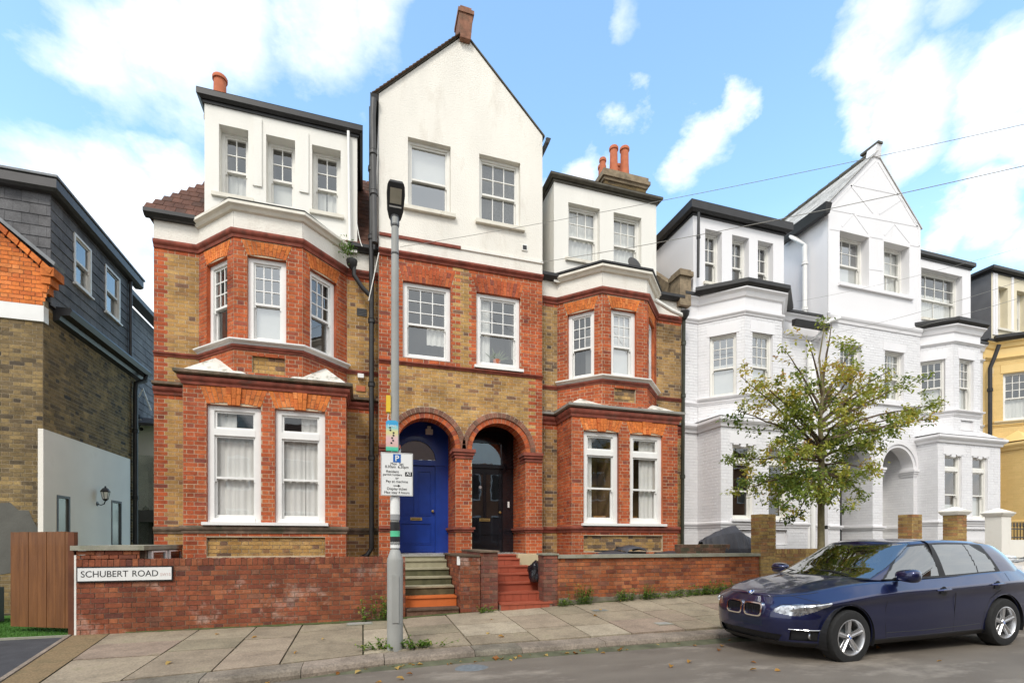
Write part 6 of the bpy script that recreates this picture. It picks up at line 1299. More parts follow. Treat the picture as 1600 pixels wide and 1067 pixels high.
def at_v(v):
    for a, b in zip(tk, tk[1:]):
        z = tp(1283,v,0).z
        if a.z <= z <= b.z: return a.lerp(b, (z-a.z)/(b.z-a.z))
    return tk[-1].copy()
zst = [0]
for (v0, u1, v1, dy, den) in limbs:
    a = at_v(v0); e = tp(u1, v1, dy); n = 9; mid = a.lerp(e,.5)+Vector((0,0,.06+.1*random.random())); pts = []
    for i in range(n+1):
        f = i/n; p = a.lerp(mid, f).lerp(mid.lerp(e, f), f)+Vector((random.uniform(-.025,.025),)*3)*(1 if 0 < i < n else 0); pts.append(p)
    L_ = (e-a).length; br = MB(); br.tube(pts, [max(.004,.019*(1-i/n)+.004)*min(1.2,L_) for i in range(n+1)], 6); br.build('limb','twig',tr,smooth=True)
    ns = int(8.5*den*max(.75, min(1.3, L_/1.2)))
    for q in range(ns):
        f = .22+.78*((q+random.random())/ns); k_ = min(n-1, int(f*n)); p0 = pts[k_].lerp(pts[k_+1], f*n-k_); dirn = (pts[k_+1]-pts[k_]).normalized(); ln = random.uniform(.2,.46)*(1.15-.35*f)
        dv_ = (dirn*.55+Vector((random.gauss(0,.6),random.gauss(0,.75),random.gauss(.1,.5)))).normalized(); p1 = p0+dv_*ln*.55+Vector((0,0,.02)); p2 = p1+(dv_+Vector((0,0,-.35))).normalized()*ln*.45
        tw.tube([p0,p1,p2],[.004,.0028,.0015],3,caps=False); clump = random.gauss(.42,.15)+.3*noise.noise(p1*1.4+Vector((3,1,7)))+(.2 if (p1.z > 3.5 or random.random() < .08) else 0); nlv = random.randint(36,54) if den > .7 else random.randint(16,28)
        for j in range(nlv):
            t = random.uniform(.25,1.05); base = (p0.lerp(p1, t/.55) if t < .55 else p1.lerp(p2, (t-.55)/.45))+Vector((random.gauss(0,.055),random.gauss(0,.055),random.gauss(0,.045)))
            leaf(lf, base, dv_*.4+Vector((random.gauss(0,.8),random.gauss(0,.8),random.gauss(-.35,.45))), Vector((random.gauss(0,.4),random.gauss(0,.4),1)), random.uniform(.05,.088), random.uniform(.027,.046), min(.999,max(.001,clump+random.gauss(0,.12))))
tw.build('twigs','twig',tr,fix=False,kind='stuff'); cr = lf.build('crown','tree_leaf',tr,fix=False)
print('tree leaves faces', len(lf.f))
def weed(x, y, h, w, n, lab, seed, grp=None, tall=False):
    random.seed(seed); z = gz(x,y); h *= 1.3; w *= 1.15; n = int(n*1.6); o = thing('weed', lab, 'weed', grp, loc=(x,y,z)); st, lv = MB(), MB()
    for i in range(n):
        bx_, by_ = random.gauss(0,w*.35), random.gauss(0,.03); hh = h*random.uniform(.4,1); tip = Vector((bx_*1.4+random.gauss(0,w*.15), by_-abs(random.gauss(0,.06)), hh)); b0 = Vector((bx_,by_,0)); st.tube([b0,b0.lerp(tip,.6)+Vector((0,0,hh*.1)),tip],[.003,.002,.001],3,caps=False)
        for j in range(random.randint(5,9)):
            f = random.uniform(.15,1); p = b0.lerp(tip, f); leaf(lv, p, Vector((random.gauss(0,1),random.gauss(-.3,1),random.gauss(.2,.4))), Vector((0,0,1)), random.uniform(.025,.05)*(1.3 if tall else 1), random.uniform(.018,.03)*(1.3 if tall else 1), random.random())
    st.build('stem','weed_leaf',o,fix=False); lv.build('leaves','weed_leaf',o,fix=False,kind='stuff'); return o
weed(.34,8.4,.36,.3,22,'leafy green weed at the wall foot behind the lamp post', 1, tall=True)
weed(.28,6.5,.12,.35,26,'low weed tuft at the left of the lamp post base', 2); weed(.62,6.38,.1,.4,26,'low spreading weed at the right of the lamp post base', 3); weed(.8,6.5,.06,.1,8,'tiny weed sprout in the paving joint right of the lamp post', 31)
weed(2.05,8.36,.1,.15,10,'tiny yellowish weed at the foot of the dark pier beside the red tiled steps',4)
for i,(x,h,w,n,l) in enumerate([(3.56,.14,.12,9,'small weed at the foot of the brick pier right of the red tiled steps'),(3.95,.34,.22,24,'tall green weed nearest the red tiled steps under the orange brick wall'),(4.9,.2,.3,20,'yellowish weed beside the blue grey stopcock cover'),(5.3,.27,.2,16,'upright weed in the middle of the orange brick wall foot'),(5.75,.14,.5,22,'low trailing weed right of the upright weed'),(6.6,.18,.6,34,'long low weed patch at the wall foot nearest the car bonnet'),(7.3,.22,.7,40,'weed patch at the far end of the orange wall foot by the bonnet')]): weed(x,8.38,h,w,n,l,10+i)
x_, z_ = ray(543,388,10.35); random.seed(44); o = thing('weed', 'small plant growing from the corner of the white bay cornice', 'weed', loc=(x_,10.3,z_-.05)); lv_ = MB()
for i in range(160): leaf(lv_, Vector((random.gauss(0,.07),random.gauss(0,.05),random.gauss(0,.09))), Vector((random.gauss(0,1),random.gauss(-.3,1),random.gauss(-.1,.7))), Vector((0,0,1)), .06, .02, random.random()*.6)
lv_.build('leaves','weed_leaf',o,fix=False,kind='stuff')
hp = thing('houseplant', 'spiky potted houseplant behind the lower pane of the right first floor window', 'plant', loc=(2.86,YC+.22,5.3)); lv_ = MB(); random.seed(6)
for i in range(46):
    a = random.uniform(0,6.28); e_ = random.uniform(.2,1.3); leaf(lv_, Vector((random.gauss(0,.03),0,.1)), Vector((math.cos(a)*math.cos(e_),math.sin(a)*math.cos(e_)*.4,math.sin(e_))), Vector((0,-1,.3)), random.uniform(.15,.34), .022, random.random())
lv_.build('leaves','house_leaf',hp,fix=False); mb = MB(); mb.lathe([(0,0),(.07,0),(.09,.12),(0,.12)], n=14); mb.build('pot','terracotta',hp)
for (x, lab) in ((5.25,'wooden chair back seen through the left ground floor window of the third house'),(5.98,'wooden chair back seen through the right ground floor window of the third house')):
    ch = thing('chair', lab, 'chair', 'chairs behind the ground floor windows', loc=(x,YG+.4,1.0)); mat('pine',(.45,.24,.08),.5) if 'pine' not in MATS else 0
    mb = MB(); mb.box(-.2,-.17,0,.03,0,.98); mb.box(.17,.2,0,.03,0,.98); mb.build('back_post','pine',ch)
    mb = MB(); mb.box(-.17,.17,0,.025,.9,.98); mb.build('top_rail','pine',ch)
    for i in range(4): mb = MB(); mb.box(-.12+i*.075,-.1+i*.075,.005,.02,.5,.9); mb.build('slat','pine',ch)
random.seed(77)     # fallen leaves along the gutter and on the road
shared_leaf = []
for i in range(5):
    m_ = MB(); leaf(m_, Vector((-.035,0,0)), Vector((1,0,.05)), Vector((0,0,1)), .075, .05, .1+.2*i, .3); me = bpy.data.meshes.new('fallen_leaf'); me.from_pydata(m_.v,[],m_.f); a_ = me.attributes.new('rnd','FLOAT','FACE'); a_.data.foreach_set('value', m_.r); me.materials.append(MATS['dead_leaf']); shared_leaf.append(me)
for i in range(90):
    if i < 66: x = random.choice([random.uniform(-2,5.5), random.gauss(.6,.5), random.gauss(2.3,.6)]); y = kerb_y(x)-abs(random.gauss(.06,.07))-.02
    elif i < 80: x, y = random.uniform(0,7), random.uniform(3.6,5.7)
    else: x, y = random.uniform(-2.5,4.5), random.uniform(6.4,8.3)
    o = bpy.data.objects.new('fallen_leaf', random.choice(shared_leaf)); COL.objects.link(o); o.location = (x,y,gz(x,y)+.006+random.uniform(0,.012)); o.rotation_euler = (random.gauss(0,.25),random.gauss(0,.25),random.uniform(0,6.28)); s_ = random.uniform(.6,1.35); o.scale = (s_,s_,s_)
    tag(o, 'small brown or yellow fallen leaf lying along the kerb and on the road', 'leaf', 'fallen leaves')
# ------------------------------------------------------------------ the terrace across the street (behind the photographer, mirrored in glass and paintwork)
for i in range(6):
    x = -17+i*7.6; o = thing('facing_house', 'brick gabled house across the street, mirrored in the window panes and car paint', 'house', 'houses across the street', loc=(x,-9.5,0))
    mb = MB(); mb.box(0,7.5,-6,0,-.2,6.6); mb.build('wall','stock_far',o) if 'stock_far' in MATS else (mat('stock_far',(.3,.14,.08),.85,.2,2), mb.build('wall','stock_far',o))
    mb = MB(); mb.poly([(.2,0,6.6),(4.2,0,6.6),(2.2,0,9.4)]); mb.poly([(.2,0,6.6),(2.2,0,9.4),(2.2,-6,9.4),(.2,-6,6.6)]); mb.poly([(4.2,0,6.6),(2.2,0,9.4),(2.2,-6,9.4),(4.2,-6,6.6)]); mb.build('gable','render_white',o,fix=False)
    mb = MB(); mb.poly([(4.2,.2,6.6),(7.5,.2,6.6),(7.5,-3,8.6),(4.2,-3,8.6)]); mb.build('roof','roof_tile',o,fix=False)
    for (a,b,z) in ((.8,1.7,1.4),(2.6,3.5,1.4),(5.0,6.6,1.3),(.8,1.7,4.2),(2.6,3.5,4.2),(5.0,6.6,4.2)):
        m = MB(); m.box(a-.08,b+.08,.0,.06,z-.08,z+1.7); w_ = m.build('window','trim_white',o); m = MB(); m.box(a,b,.06,.065,z,z+1.6); m.build('pane','black_gloss',w_)
# ------------------------------------------------------------------ cars
def carpaint(name, col, metal, flake):
    m = bpy.data.materials.new(name); m.use_nodes = True; N = m.node_tree.nodes; L = m.node_tree.links; b = N['Principled BSDF']
    b.inputs['Base Color'].default_value = (*col,1); b.inputs['Metallic'].default_value = metal; b.inputs['Roughness'].default_value = .32; b.inputs['Coat Weight'].default_value = 1; b.inputs['Coat Roughness'].default_value = .02; b.inputs['Coat IOR'].default_value = 1.6
    geo = N.new('ShaderNodeNewGeometry'); nz = N.new('ShaderNodeTexNoise'); nz.inputs['Scale'].default_value = 900; L.new(geo.outputs['Position'], nz.inputs[0]); bp = N.new('ShaderNodeBump'); bp.inputs['Strength'].default_value = flake; bp.inputs['Distance'].default_value = .0005; L.new(nz.outputs[0], bp.inputs['Height']); L.new(bp.outputs[0], b.inputs['Normal']); MATS[name] = m
carpaint('paint_blue', (.007,.012,.07), .65, .25); carpaint('paint_white', (.8,.8,.8), 0, .02)
mat('tyre', (.018,.018,.018), .8, .2, 30); mat('alloy', (.62,.62,.63), .32, .05, 10, metal=.85); mat('chrome', (.8,.8,.82), .12, .02, 5, metal=1); mat('plastic_black', (.015,.015,.016), .5, .2, 20)
mat('plate_blank', (.012,.018,.04), .35, .1, 5); mat('lamp_inner', (.16,.16,.17), .12, .1, 22, col2=(.75,.76,.78), metal=.85, coat=1); mat('taillight', (.45,.01,.01), .12, .1, 5, coat=1); mat('seat', (.03,.03,.032), .8, .2, 8); mat('badge_blue', (.01,.15,.6), .3); mat('badge_white', (.8,.8,.82), .3)
def cr(P, t):
    n = len(P)-1; t = max(0, min(n-1e-6, t)); i = int(t); f = t-i; p0, p1, p2, p3 = P[max(i-1,0)], P[i], P[i+1], P[min(i+2,n)]
    return tuple(.5*((2*b)+(-a+c)*f+(2*a-5*b+4*c-d)*f*f+(-a+3*b-3*c+d)*f**3) for a, b, c, d in zip(p0,p1,p2,p3))
def zline(pts, x): return lerp(x, pts)
def sm(pts, x):   # smooth 1-D interpolation through points
    if x <= pts[0][0]: return pts[0][1]
    if x >= pts[-1][0]: return pts[-1][1]
    for i in range(len(pts)-1):
        if x <= pts[i+1][0]:
            f = (x-pts[i][0])/(pts[i+1][0]-pts[i][0]); m0 = ((pts[i+1][1]-pts[i-1][1])/(pts[i+1][0]-pts[i-1][0]) if i > 0 else (pts[i+1][1]-pts[i][1])/(pts[i+1][0]-pts[i][0])); m1 = ((pts[i+2][1]-pts[i][1])/(pts[i+2][0]-pts[i][0]) if i+2 < len(pts) else (pts[i+1][1]-pts[i][1])/(pts[i+1][0]-pts[i][0])); h = pts[i+1][0]-pts[i][0]
            return (2*f**3-3*f*f+1)*pts[i][1]+(f**3-2*f*f+f)*h*m0+(-2*f**3+3*f*f)*pts[i+1][1]+(f**3-f*f)*h*m1
def plan(xf, xr, W, t, kf=1.0):
    C = [(xf,0),(xf+.012*kf,.25),(xf+.06*kf,.48),(xf+.17*kf,.665*W/.878),(xf+.36,.80*W/.878),(.85,.855*W/.878),(1.35,W*.985),(1.95,W),(2.55,W),(3.05,W*1.0),(3.45,W*.995),(xr-.42,W*.95),(xr-.2,.80*W/.878),(xr-.08,.6),(xr-.02,.32),(xr,0)]
    C[0] = (xf,0); return cr(C, t*15)
WX = (.735, 3.425); WR = .315
def build_car(paint, name, label, loc, badge):
    root = thing(name, label, 'car', loc=loc)
    ROOF = [(1.85,1.345),(2.1,1.385),(2.45,1.405),(2.85,1.40),(3.3,1.375),(3.86,1.315)]
    # stacked rings of the lower body: (z as function of x, W, front x, rear x)
    LZ = [lambda x:.19, lambda x:.235, lambda x:.36, lambda x:.50, lambda x:sm([(0,.59),(.6,.635),(2,.68),(3.6,.70),(4.3,.70)],x), lambda x:sm([(0,.662),(.5,.725),(1.3,.80),(2.4,.825),(3.6,.85),(4.3,.84)],x), lambda x:sm([(0,.735),(.3,.80),(.8,.882),(1.35,.92),(2.4,.94),(3.5,.975),(4.0,.985),(4.3,.96)],x)]
    LW = [.80,.838,.852,.860,.862,.892,.80]; LF = [.10,.045,.012,.0,.015,.05,.115]; LR = [4.2,4.27,4.31,4.325,4.325,4.31,4.27]
    LW6 = lambda x: sm([(0,.60),(.35,.665),(.9,.735),(1.35,.765),(2.4,.785),(3.4,.785),(4.0,.76),(4.3,.70)], x)
    NS = 340
    memo = {}
    def low(k, t):
        q_ = (round(k,5), round(t,6))
        if q_ not in memo: memo[q_] = low_(k, t)
        return memo[q_]
    def low_(k, t):      # k continuous 0..6
        i = min(5, int(k)); f = k-i
        def P(j):
            j = max(0, min(6, j)); x, y = plan(LF[j], LR[j], LW[j], t)
            if j == 6: y = y/LW[6]*LW6(x) if y > 0 else y
            return (x, y, LZ[j](x))
        return cr([P(i-1), P(i), P(i+1), P(i+2)], 1+f) if 0 < i < 5 else tuple(a+(b-a)*f for a, b in zip(P(i), P(i+1)))
    KS = [i/10 for i in range(0,61)]
    parts = {}
    def put(key, quad):
        parts.setdefault(key, MB()).quad(*quad)
    def arc(t):
        x, y = plan(0, 4.325, .878, t); return x, y
    arcs = [0]; 
    for i in range(NS):
        a, b = arc(i/NS), arc((i+1)/NS); arcs.append(arcs[-1]+math.dist(a, b))
    AT = arcs[-1]
    for sy in (-1, 1):
        for j in range(len(KS)-1):
            for i in range(NS):
                q = [low(KS[j], i/NS), low(KS[j], (i+1)/NS), low(KS[j+1], (i+1)/NS), low(KS[j+1], i/NS)]
                cx, cy, cz = (sum(p[n] for p in q)/4 for n in range(3)); a = (arcs[i]+arcs[i+1])/2; r = AT-a; key = 'body'; push = 0
                if cy > .5 and any(math.hypot(cx-wx, cz-WR) < .372 for wx in WX): continue
                zt = .674+(a-.44)*.085-max(0,.50-a)**1.2*1.0; zl = .595-.035*math.sin(min(1,max(0,(a-.42)/.35))*math.pi*.5)+max(0, a-.68)**1.35*.56
                if .43 < a < 1.04 and zl < cz < zt: key = 'headlight'+str(sy)
                elif a < .56 and .245 < cz < .335 and a < .46+(cz-.245)*.8: key = 'lower_intake'
                elif a < .29 and .40 < cz < .505: key = 'number_plate'
                elif .60 < a < .93 and .285 < cz < .40 and a > .60+(cz-.285)*.3: key = 'fog_recess'+str(sy)
                elif cz < .26: key = 'underskirt'
                elif r < .95 and .76 < cz < .915 and r > .42 and r < .95-(.915-cz)*1.2: key = 'taillight'+str(sy)
                elif r < .5 and .5 < cz < .6: key = 'rear_plate'
                off = {'lower_intake':.035,'fog_recess':.03}.get(key.rstrip('-1'), 0)
                qq = []
                for p in q:
                    x, y, z = p
                    if off: x += off; y = y-off*.3*(y > .3)
                    qq.append((x, y*sy, z))
                if sy < 0: qq.reverse()
                put(key, qq)
    # bonnet, scuttle and tail: across the top ring
    NA = 26
    def top(t, f):
        x, y, z = low(6, t); crown = sm([(0,.0),(.3,.035),(.9,.06),(1.4,.07),(3.5,.05),(4.2,.01)], x)
        u = f*2-1; bul = .016*math.exp(-((abs(u)-.62)/.1)**2)*(1 if .25 < x < 1.25 else 0)*min(1,max(0,(x-.25)/.3))
        return (x - .055*(1-u*u)*max(0, min(1,(x-.1)/1.0))*(1 if x < 1.5 else 0), y*u, z+crown*(1-abs(u)**2.6)+bul)
    mid = [i for i in range(NS+1)]
    for i in range(NS//2+60):
        if low(6,i/NS)[0] > 4.26: break
        for j in range(NA):
            a, b, c, d = top(i/NS, j/NA), top((i+1)/NS, j/NA), top((i+1)/NS, (j+1)/NA), top(i/NS, (j+1)/NA)
            if a[0] < 1.0: key = 'bonnet' if abs((j+.5)/NA*2-1) < .93 and a[0] > .14 else 'body'
            else: key = 'scuttle' if a[0] < 1.42 and abs((j+.5)/NA*2-1) < .86 and a[0] > 1.08 else 'body'
            if 1.75 < a[0] < 3.75 and abs((j+.5)/NA*2-1) < .8: continue
            put(key, (a, b, c, d))
    # greenhouse
    def gplan(xf, xr, W, t):
        C = [(xf,0),(xf+.02,.22),(xf+.075,.42),(xf+.20,W*.86),(xf+.42,W*.96),(xf+.75,W*1.0),(2.35,W*1.01),(2.75,W*1.01),(3.1,W*1.0),(xr-.5,W*.985),(xr-.25,W*.945),(xr-.07,W*.82),(xr-.02,W*.42),(xr,0)]
        return cr(C, t*13)
    gl = [(1.02,4.17,.775),(1.33,4.09,.74),(1.63,3.99,.69),(1.90,3.87,.63),(1.99,3.84,.59)]
    def gz_(k, x, y):
        base = sm([(1.0,.955),(1.4,.93),(2.4,.935),(3.5,.965),(4.2,.97)], x); base += .035*max(0,1-(y/.7)**2)*(1 if x < 1.6 else .4); rf = sm(ROOF, x)-.0
        f = [0,.36,.70,.955,1.0][k] if isinstance(k, int) else k
        return base+(rf-base)*f
    gm = {}
    def gr_(k, t):
        q_ = (round(k,5), round(t,6))
        if q_ not in gm: gm[q_] = gr0(k, t)
        return gm[q_]
    def gr0(k, t):
        i = min(3, int(k)); f = k-i
        def P(j):
            j = max(0, min(4, j)); x, y = gplan(*gl[j], t)
            fr_ = [0,.33,.68,.95,1.0][j]; b0 = sm([(1.0,.975),(1.4,.94),(2.4,.935),(3.5,.965),(4.2,.97)], x); topz = sm(ROOF, max(x,1.85)); return (x, y, b0+(topz-b0)*fr_)
        return cr([P(i-1), P(i), P(i+1), P(i+2)], 1+f) if 0 < i < 3 else tuple(a+(b-a)*f for a, b in zip(P(i), P(i+1)))
    NG = 240; KG = [i/10 for i in range(41)]
    for sy in (-1, 1):
        for j in range(len(KG)-1):
            for i in range(NG):
                q = [gr_(KG[j], i/NG), gr_(KG[j], (i+1)/NG), gr_(KG[j+1], (i+1)/NG), gr_(KG[j+1], i/NG)]; cx, cy, cz = (sum(p[n] for p in q)/4 for n in range(3)); t = (i+.5)/NG*13; k = KG[j]+.05; key = 'body'
                roofz = sm(ROOF, cx); g_top = roofz-.052; belt = sm([(1.4,.955),(2.4,.968),(3.6,.998)], cx)
                fa = 1.46+(cz-.955)*1.5     # front edge of side glass, leaning with the pillar
                if .12 < k < 3.4 and t < 3.12: key = 'windscreen'
                elif t < 3.2 and k < 3.55: key = 'screen_trim'
                elif t > 11.35 and .7 < k < 3.25: key = 'rear_window'
                elif belt-.022 < cz < g_top+.018 and cx > fa-.035 and cx < 3.50-(cz-1.0)*.45 and t < 11:
                    key = 'window_trim'+str(sy); end = 3.45-(cz-1.0)*.5-max(0,cz-1.2)*1.2
                    if belt < cz < g_top and cx > fa and cx < end:
                        bp = 2.39-(cz-1)*.12; cp = 3.08-(cz-1)*.26
                        if cx < bp-.055: key = 'front_side_window'+str(sy)
                        elif cx < bp+.055: key = 'window_trim'+str(sy)
                        elif cx < cp-.012: key = 'rear_side_window'+str(sy)
                        elif cx > cp+.012 and cx < 3.42: key = 'quarter_window'+str(sy)
                qq = [(p[0], p[1]*sy, p[2]) for p in q]
                if sy < 0: qq.reverse()
                put(key, qq)
    for i in range(NG):
        for j in range(NA):
            def rp(t, f): x, y, z = gr_(4, t); u = f*2-1; return (x, y*u, z+.03*(1-u*u))
            if gr_(4,i/NG)[0] > 3.84: break
            put('roof' , (rp(i/NG,j/NA), rp((i+1)/NG,j/NA), rp((i+1)/NG,(j+1)/NA), rp(i/NG,(j+1)/NA)))
    ms = {'body':paint,'bonnet':paint,'roof':paint,'scuttle':'plastic_black','windscreen':'glass_screen','screen_trim':'plastic_black','rear_window':'glass_car','lower_intake':'plastic_black','number_plate':'plate_blank','underskirt':'plastic_black','rear_plate':'plate_blank'}
    for key, mb in parts.items():
        nm = key.rstrip('1').rstrip('-'); m = ms.get(nm)
        if m is None: m = 'glass_car' if nm.endswith('_window') else {'headlight':'lamp_inner','fog_recess':'plastic_black','taillight':'taillight','window_trim':'plastic_black'}[nm]
        o = mb.build(nm, m, root, smooth=False, fix=False)
        bm = bmesh.new(); bm.from_mesh(o.data); bmesh.ops.remove_doubles(bm, verts=bm.verts, dist=.0006); bmesh.ops.recalc_face_normals(bm, faces=bm.faces); bm.to_mesh(o.data); bm.free()
        o.data.polygons.foreach_set('use_smooth', [True]*len(o.data.polygons))
        if nm == 'body': o.data.set_sharp_from_angle(angle=math.radians(50))
    SB = [[low(k*.1, .1+.85*i/160) for i in range(161)] for k in range(61)]
    def side_y(x, z):
        pr = None; col_ = []
        for R_ in SB:
            lo, hi = 0, 160
            while hi-lo > 1:
                m_ = (lo+hi)//2
                if R_[m_][0] < x: lo = m_
                else: hi = m_
            a, b = R_[lo], R_[hi]; f = (x-a[0])/(b[0]-a[0]) if b[0] != a[0] else 0; col_.append((a[2]+(b[2]-a[2])*f, a[1]+(b[1]-a[1])*f))
        for a, b in zip(col_, col_[1:]):
            if a[0] <= z <= b[0]: f = (z-a[0])/(b[0]-a[0]+1e-9); return a[1]+(b[1]-a[1])*f
        return min(col_, key=lambda c: abs(c[0]-z))[1]
    # wheel arches: lip and dark liner
    for wx in WX:
        for sy in (-1, 1):
            mb = MB(); path = []
            for k in range(33):
                an = math.radians(-18+216*k/32); x, z = wx+.37*math.cos(an), WR+.37*math.sin(an)
                if z < .2: continue
                path.append((x, sy*(side_y(x, max(z,.2))-.006), z))
            mb.tube(path, .008, 8); mb.build('arch_lip', paint, root, smooth=True)
            mb = MB(); n = 28
            for k in range(n):
                a0, a1 = math.radians(-20+220*k/n), math.radians(-20+220*(k+1)/n); P = lambda a, y: (wx+.372*math.cos(a), sy*y, WR+.372*math.sin(a)); mb.quad(P(a0,.5),P(a1,.5),P(a1,.865),P(a0,.865))
            mb.poly([(wx+.372*math.cos(math.radians(-20+220*k/n)), sy*.5, WR+.372*math.sin(math.radians(-20+220*k/n))) for k in range(n+1)]); mb.build('arch_liner','plastic_black',root,fix=False)
            w = MB(); w.lathe([(.205,-.095),(.25,-.1),(.295,-.092),(.312,-.07),(WR,-.03),(WR,.03),(.312,.07),(.295,.092),(.25,.1),(.205,.095)], n=48, axis='y'); wo = w.build('wheel','tyre',root,smooth=True); wo.location = (wx, sy*.775, WR); s = sy
            r = MB(); r.lathe([(.207,.09*s),(.21,.096*s),(.2,.098*s),(.192,.085*s),(.186,.03*s),(.18,-.06*s)], n=40, axis='y'); r.build('rim','alloy',wo,smooth=True)
            dsk = MB(); dsk.lathe([(0,.0),(.13,.0),(.135,.01*s)], n=28, axis='y'); dsk.build('brake_disc','metal_cover',wo)
            bk_ = MB(); bk_.lathe([(0,-.02*s),(.185,-.02*s)], n=28, axis='y'); bk_.build('wheel_back','plastic_black',wo)
            for k in range(5):     # five spokes, each widening and forking towards the rim
                an = math.radians(90+72*k); ca, sa = math.cos(an), math.sin(an); mb = MB()
                def Q(rad, off, d): return (ca*rad-sa*off, d*s, sa*rad+ca*off)
                for (A_, B_) in (((.03,.0,.034,.062),(.195,.016,.05,.088)),):
                    pass
                mb.hexa([Q(.03,-.024,.045),Q(.03,.024,.045),Q(.2,.034,.05),Q(.2,-.034,.05),Q(.03,-.003,.078),Q(.03,.003,.078),Q(.2,.004,.092),Q(.2,-.004,.092)])
                mb.hexa([Q(.03,-.024,.045),Q(.03,.024,.045),Q(.2,.034,.06),Q(.2,-.034,.06),Q(.03,-.022,.066),Q(.03,.022,.066),Q(.2,.03,.078),Q(.2,-.03,.078)])
                mb.build('spoke','alloy',wo)
            hb = MB(); hb.lathe([(0,.076*s),(.03,.076*s),(.036,.07*s),(.04,.05*s)], n=20, axis='y'); hb.build('hub','chrome',wo,smooth=True)
            if badge:
                for qd in range(4):
                    b_ = MB(); b_.poly([(0,.0775*s,0)]+[(.022*math.cos(math.radians(90*qd+11.25*e)),.0775*s,.022*math.sin(math.radians(90*qd+11.25*e))) for e in range(9)]); b_.build('hub_badge','badge_blue' if qd % 2 else 'badge_white',wo,fix=False)
    # panel gaps
    def gap(pts, r=.0028, nm='panel_gap'):
        for sy in (-1, 1):
            mb = MB(); mb.tube([(x, sy*(side_y(x,z)-.0005), z) for x, z in pts], r, 5); mb.build(nm,'plastic_black',root)
    bz = lambda x: sm([(1.35,.915),(2.4,.94),(3.5,.975)], x)
    gap([(1.40,bz(1.4)-.01),(1.34,.8),(1.31,.62),(1.31,.4),(1.33,.27)]); gap([(2.46,bz(2.46)-.01),(2.47,.75),(2.47,.5),(2.46,.27)]); gap([(3.56,bz(3.5)-.02),(3.5,.86),(3.33,.75),(3.14,.64),(3.03,.48),(2.99,.27)]); gap([(1.33,.262),(2.0,.262),(2.98,.262)])
    gap([(1.33,.325),(2.0,.315),(2.95,.33)], .004, 'sill_crease')
    mb = MB()    # shut line of the bonnet and bumper
    for sy in (-1,1):
        mb.tube([tuple((lambda p: (p[0],p[1]*sy,p[2]+.001))(low(5.9,t))) for t in [.02+.012*i for i in range(22)]], .003, 5)
        mb.tube([tuple((lambda p: (p[0]-.001,p[1]*sy*1.001,p[2]))(low(5.9-k*.02,.19+.0018*k))) for k in range(40)], .0025, 5)
    mb.build('bonnet_gap','plastic_black',root)
    for sy in (-1,1):
        mb = MB(); pts = [(1.40,.972),(2.0,.964),(2.6,.97),(3.2,.985),(3.45,.995)]
        def gy(x, z):
            best = (9,0)
            for k in [i*.1 for i in range(12)]:
                a, b = .3, .8
                for _ in range(20):
                    m_ = (a+b)/2
                    if gr_(k, m_)[0] < x: a = m_
                    else: b = m_
                p = gr_(k, a)
                if abs(p[2]-z) < best[0]: best = (abs(p[2]-z), p[1])
            return best[1]
        mb.tube([(x, sy*(gy(x,z-.02)+.004), z-.024) for x, z in pts], .006, 6); mb.build('waist_trim','plastic_black',root)
        for hx in (2.22, 3.22):
            hz = .795+(hx-2.2)*.03; yy = side_y(hx, hz); mb = MB(); mb.tube([(hx-.11,sy*(yy+.0),hz),(hx-.07,sy*(yy+.035),hz+.004),(hx+.07,sy*(yy+.035),hz+.008),(hx+.1,sy*(yy+.0),hz+.008)], [.01,.017,.017,.01], 8); mb.build('door_handle',paint,root,smooth=True); mb = MB(); mb.lathe([(0,.004),(.05,.003),(.06,-.004)], (hx+.0,0,hz-.012), 16, 'y'); mb.v = [(x,sy*(yy+.003)+0*y,z) for x,y,z in mb.v]; mb.build('handle_recess','plastic_black',root,fix=False)
        # mirror
        bm = bmesh.new(); bmesh.ops.create_icosphere(bm, subdivisions=3, radius=1)
        for v_ in bm.verts:
            p = v_.co; p = Vector((math.copysign(abs(p.x)**.75, p.x), math.copysign(abs(p.y)**.7, p.y), math.copysign(abs(p.z)**.7, p.z)))
            if p.x > .35: p.x = .35
            v_.co = Vector((p.x*.11, p.y*.125*(1-.1*p.x), p.z*.078*(1+.15*p.y*sy)))
        me = bpy.data.meshes.new('mirror'); bm.to_mesh(me); bm.free(); me.polygons.foreach_set('use_smooth',[True]*len(me.polygons)); me.materials.append(MATS[paint]); mo = bpy.data.objects.new('mirror', me); COL.objects.link(mo); mo.parent = root; mo.location = (1.58, sy*.93, 1.0)
        mb = MB(); mb.box(.039,.0405,-.095,.095,-.05,.05); mb.build('mirror_glass','chrome',mo)
        mb = MB(); mb.tube([(1.62,sy*.77,.955),(1.63,sy*.84,.965)], [.03,.022], 8); mb.build('mirror_arm','plastic_black',root)
        # lamps behind the clear cover
        for (lx, ly, lz, lr) in ((.20,.60,.648,.036),(.29,.685,.66,.036)):
            mb = MB(); mb.lathe([(lr*1.15,-.004),(lr*1.15,.004),(lr,.006),(lr*.7,.0),(0,-.004)], n=20, axis='x'); 
            ro = mb.build('projector_lamp','chrome',root,smooth=True); ro.location = (lx-.035, sy*(ly+.0), lz); ro.rotation_euler = (0,math.pi,-sy*.75*0)
            ro.rotation_euler = (0,0,sy*.7)
        mb = MB(); x, y, z = .135, .735, .345; mb.lathe([(0,-.01),(.036,-.012),(.042,-.004),(.045,.01)], n=20, axis='x'); fo = mb.build('fog_lamp','lamp_inner',root,smooth=True); p = low(2.1, .0); 
        tt = .0
        for i in range(NS):
            if arcs[i] > .84: tt = i/NS; break
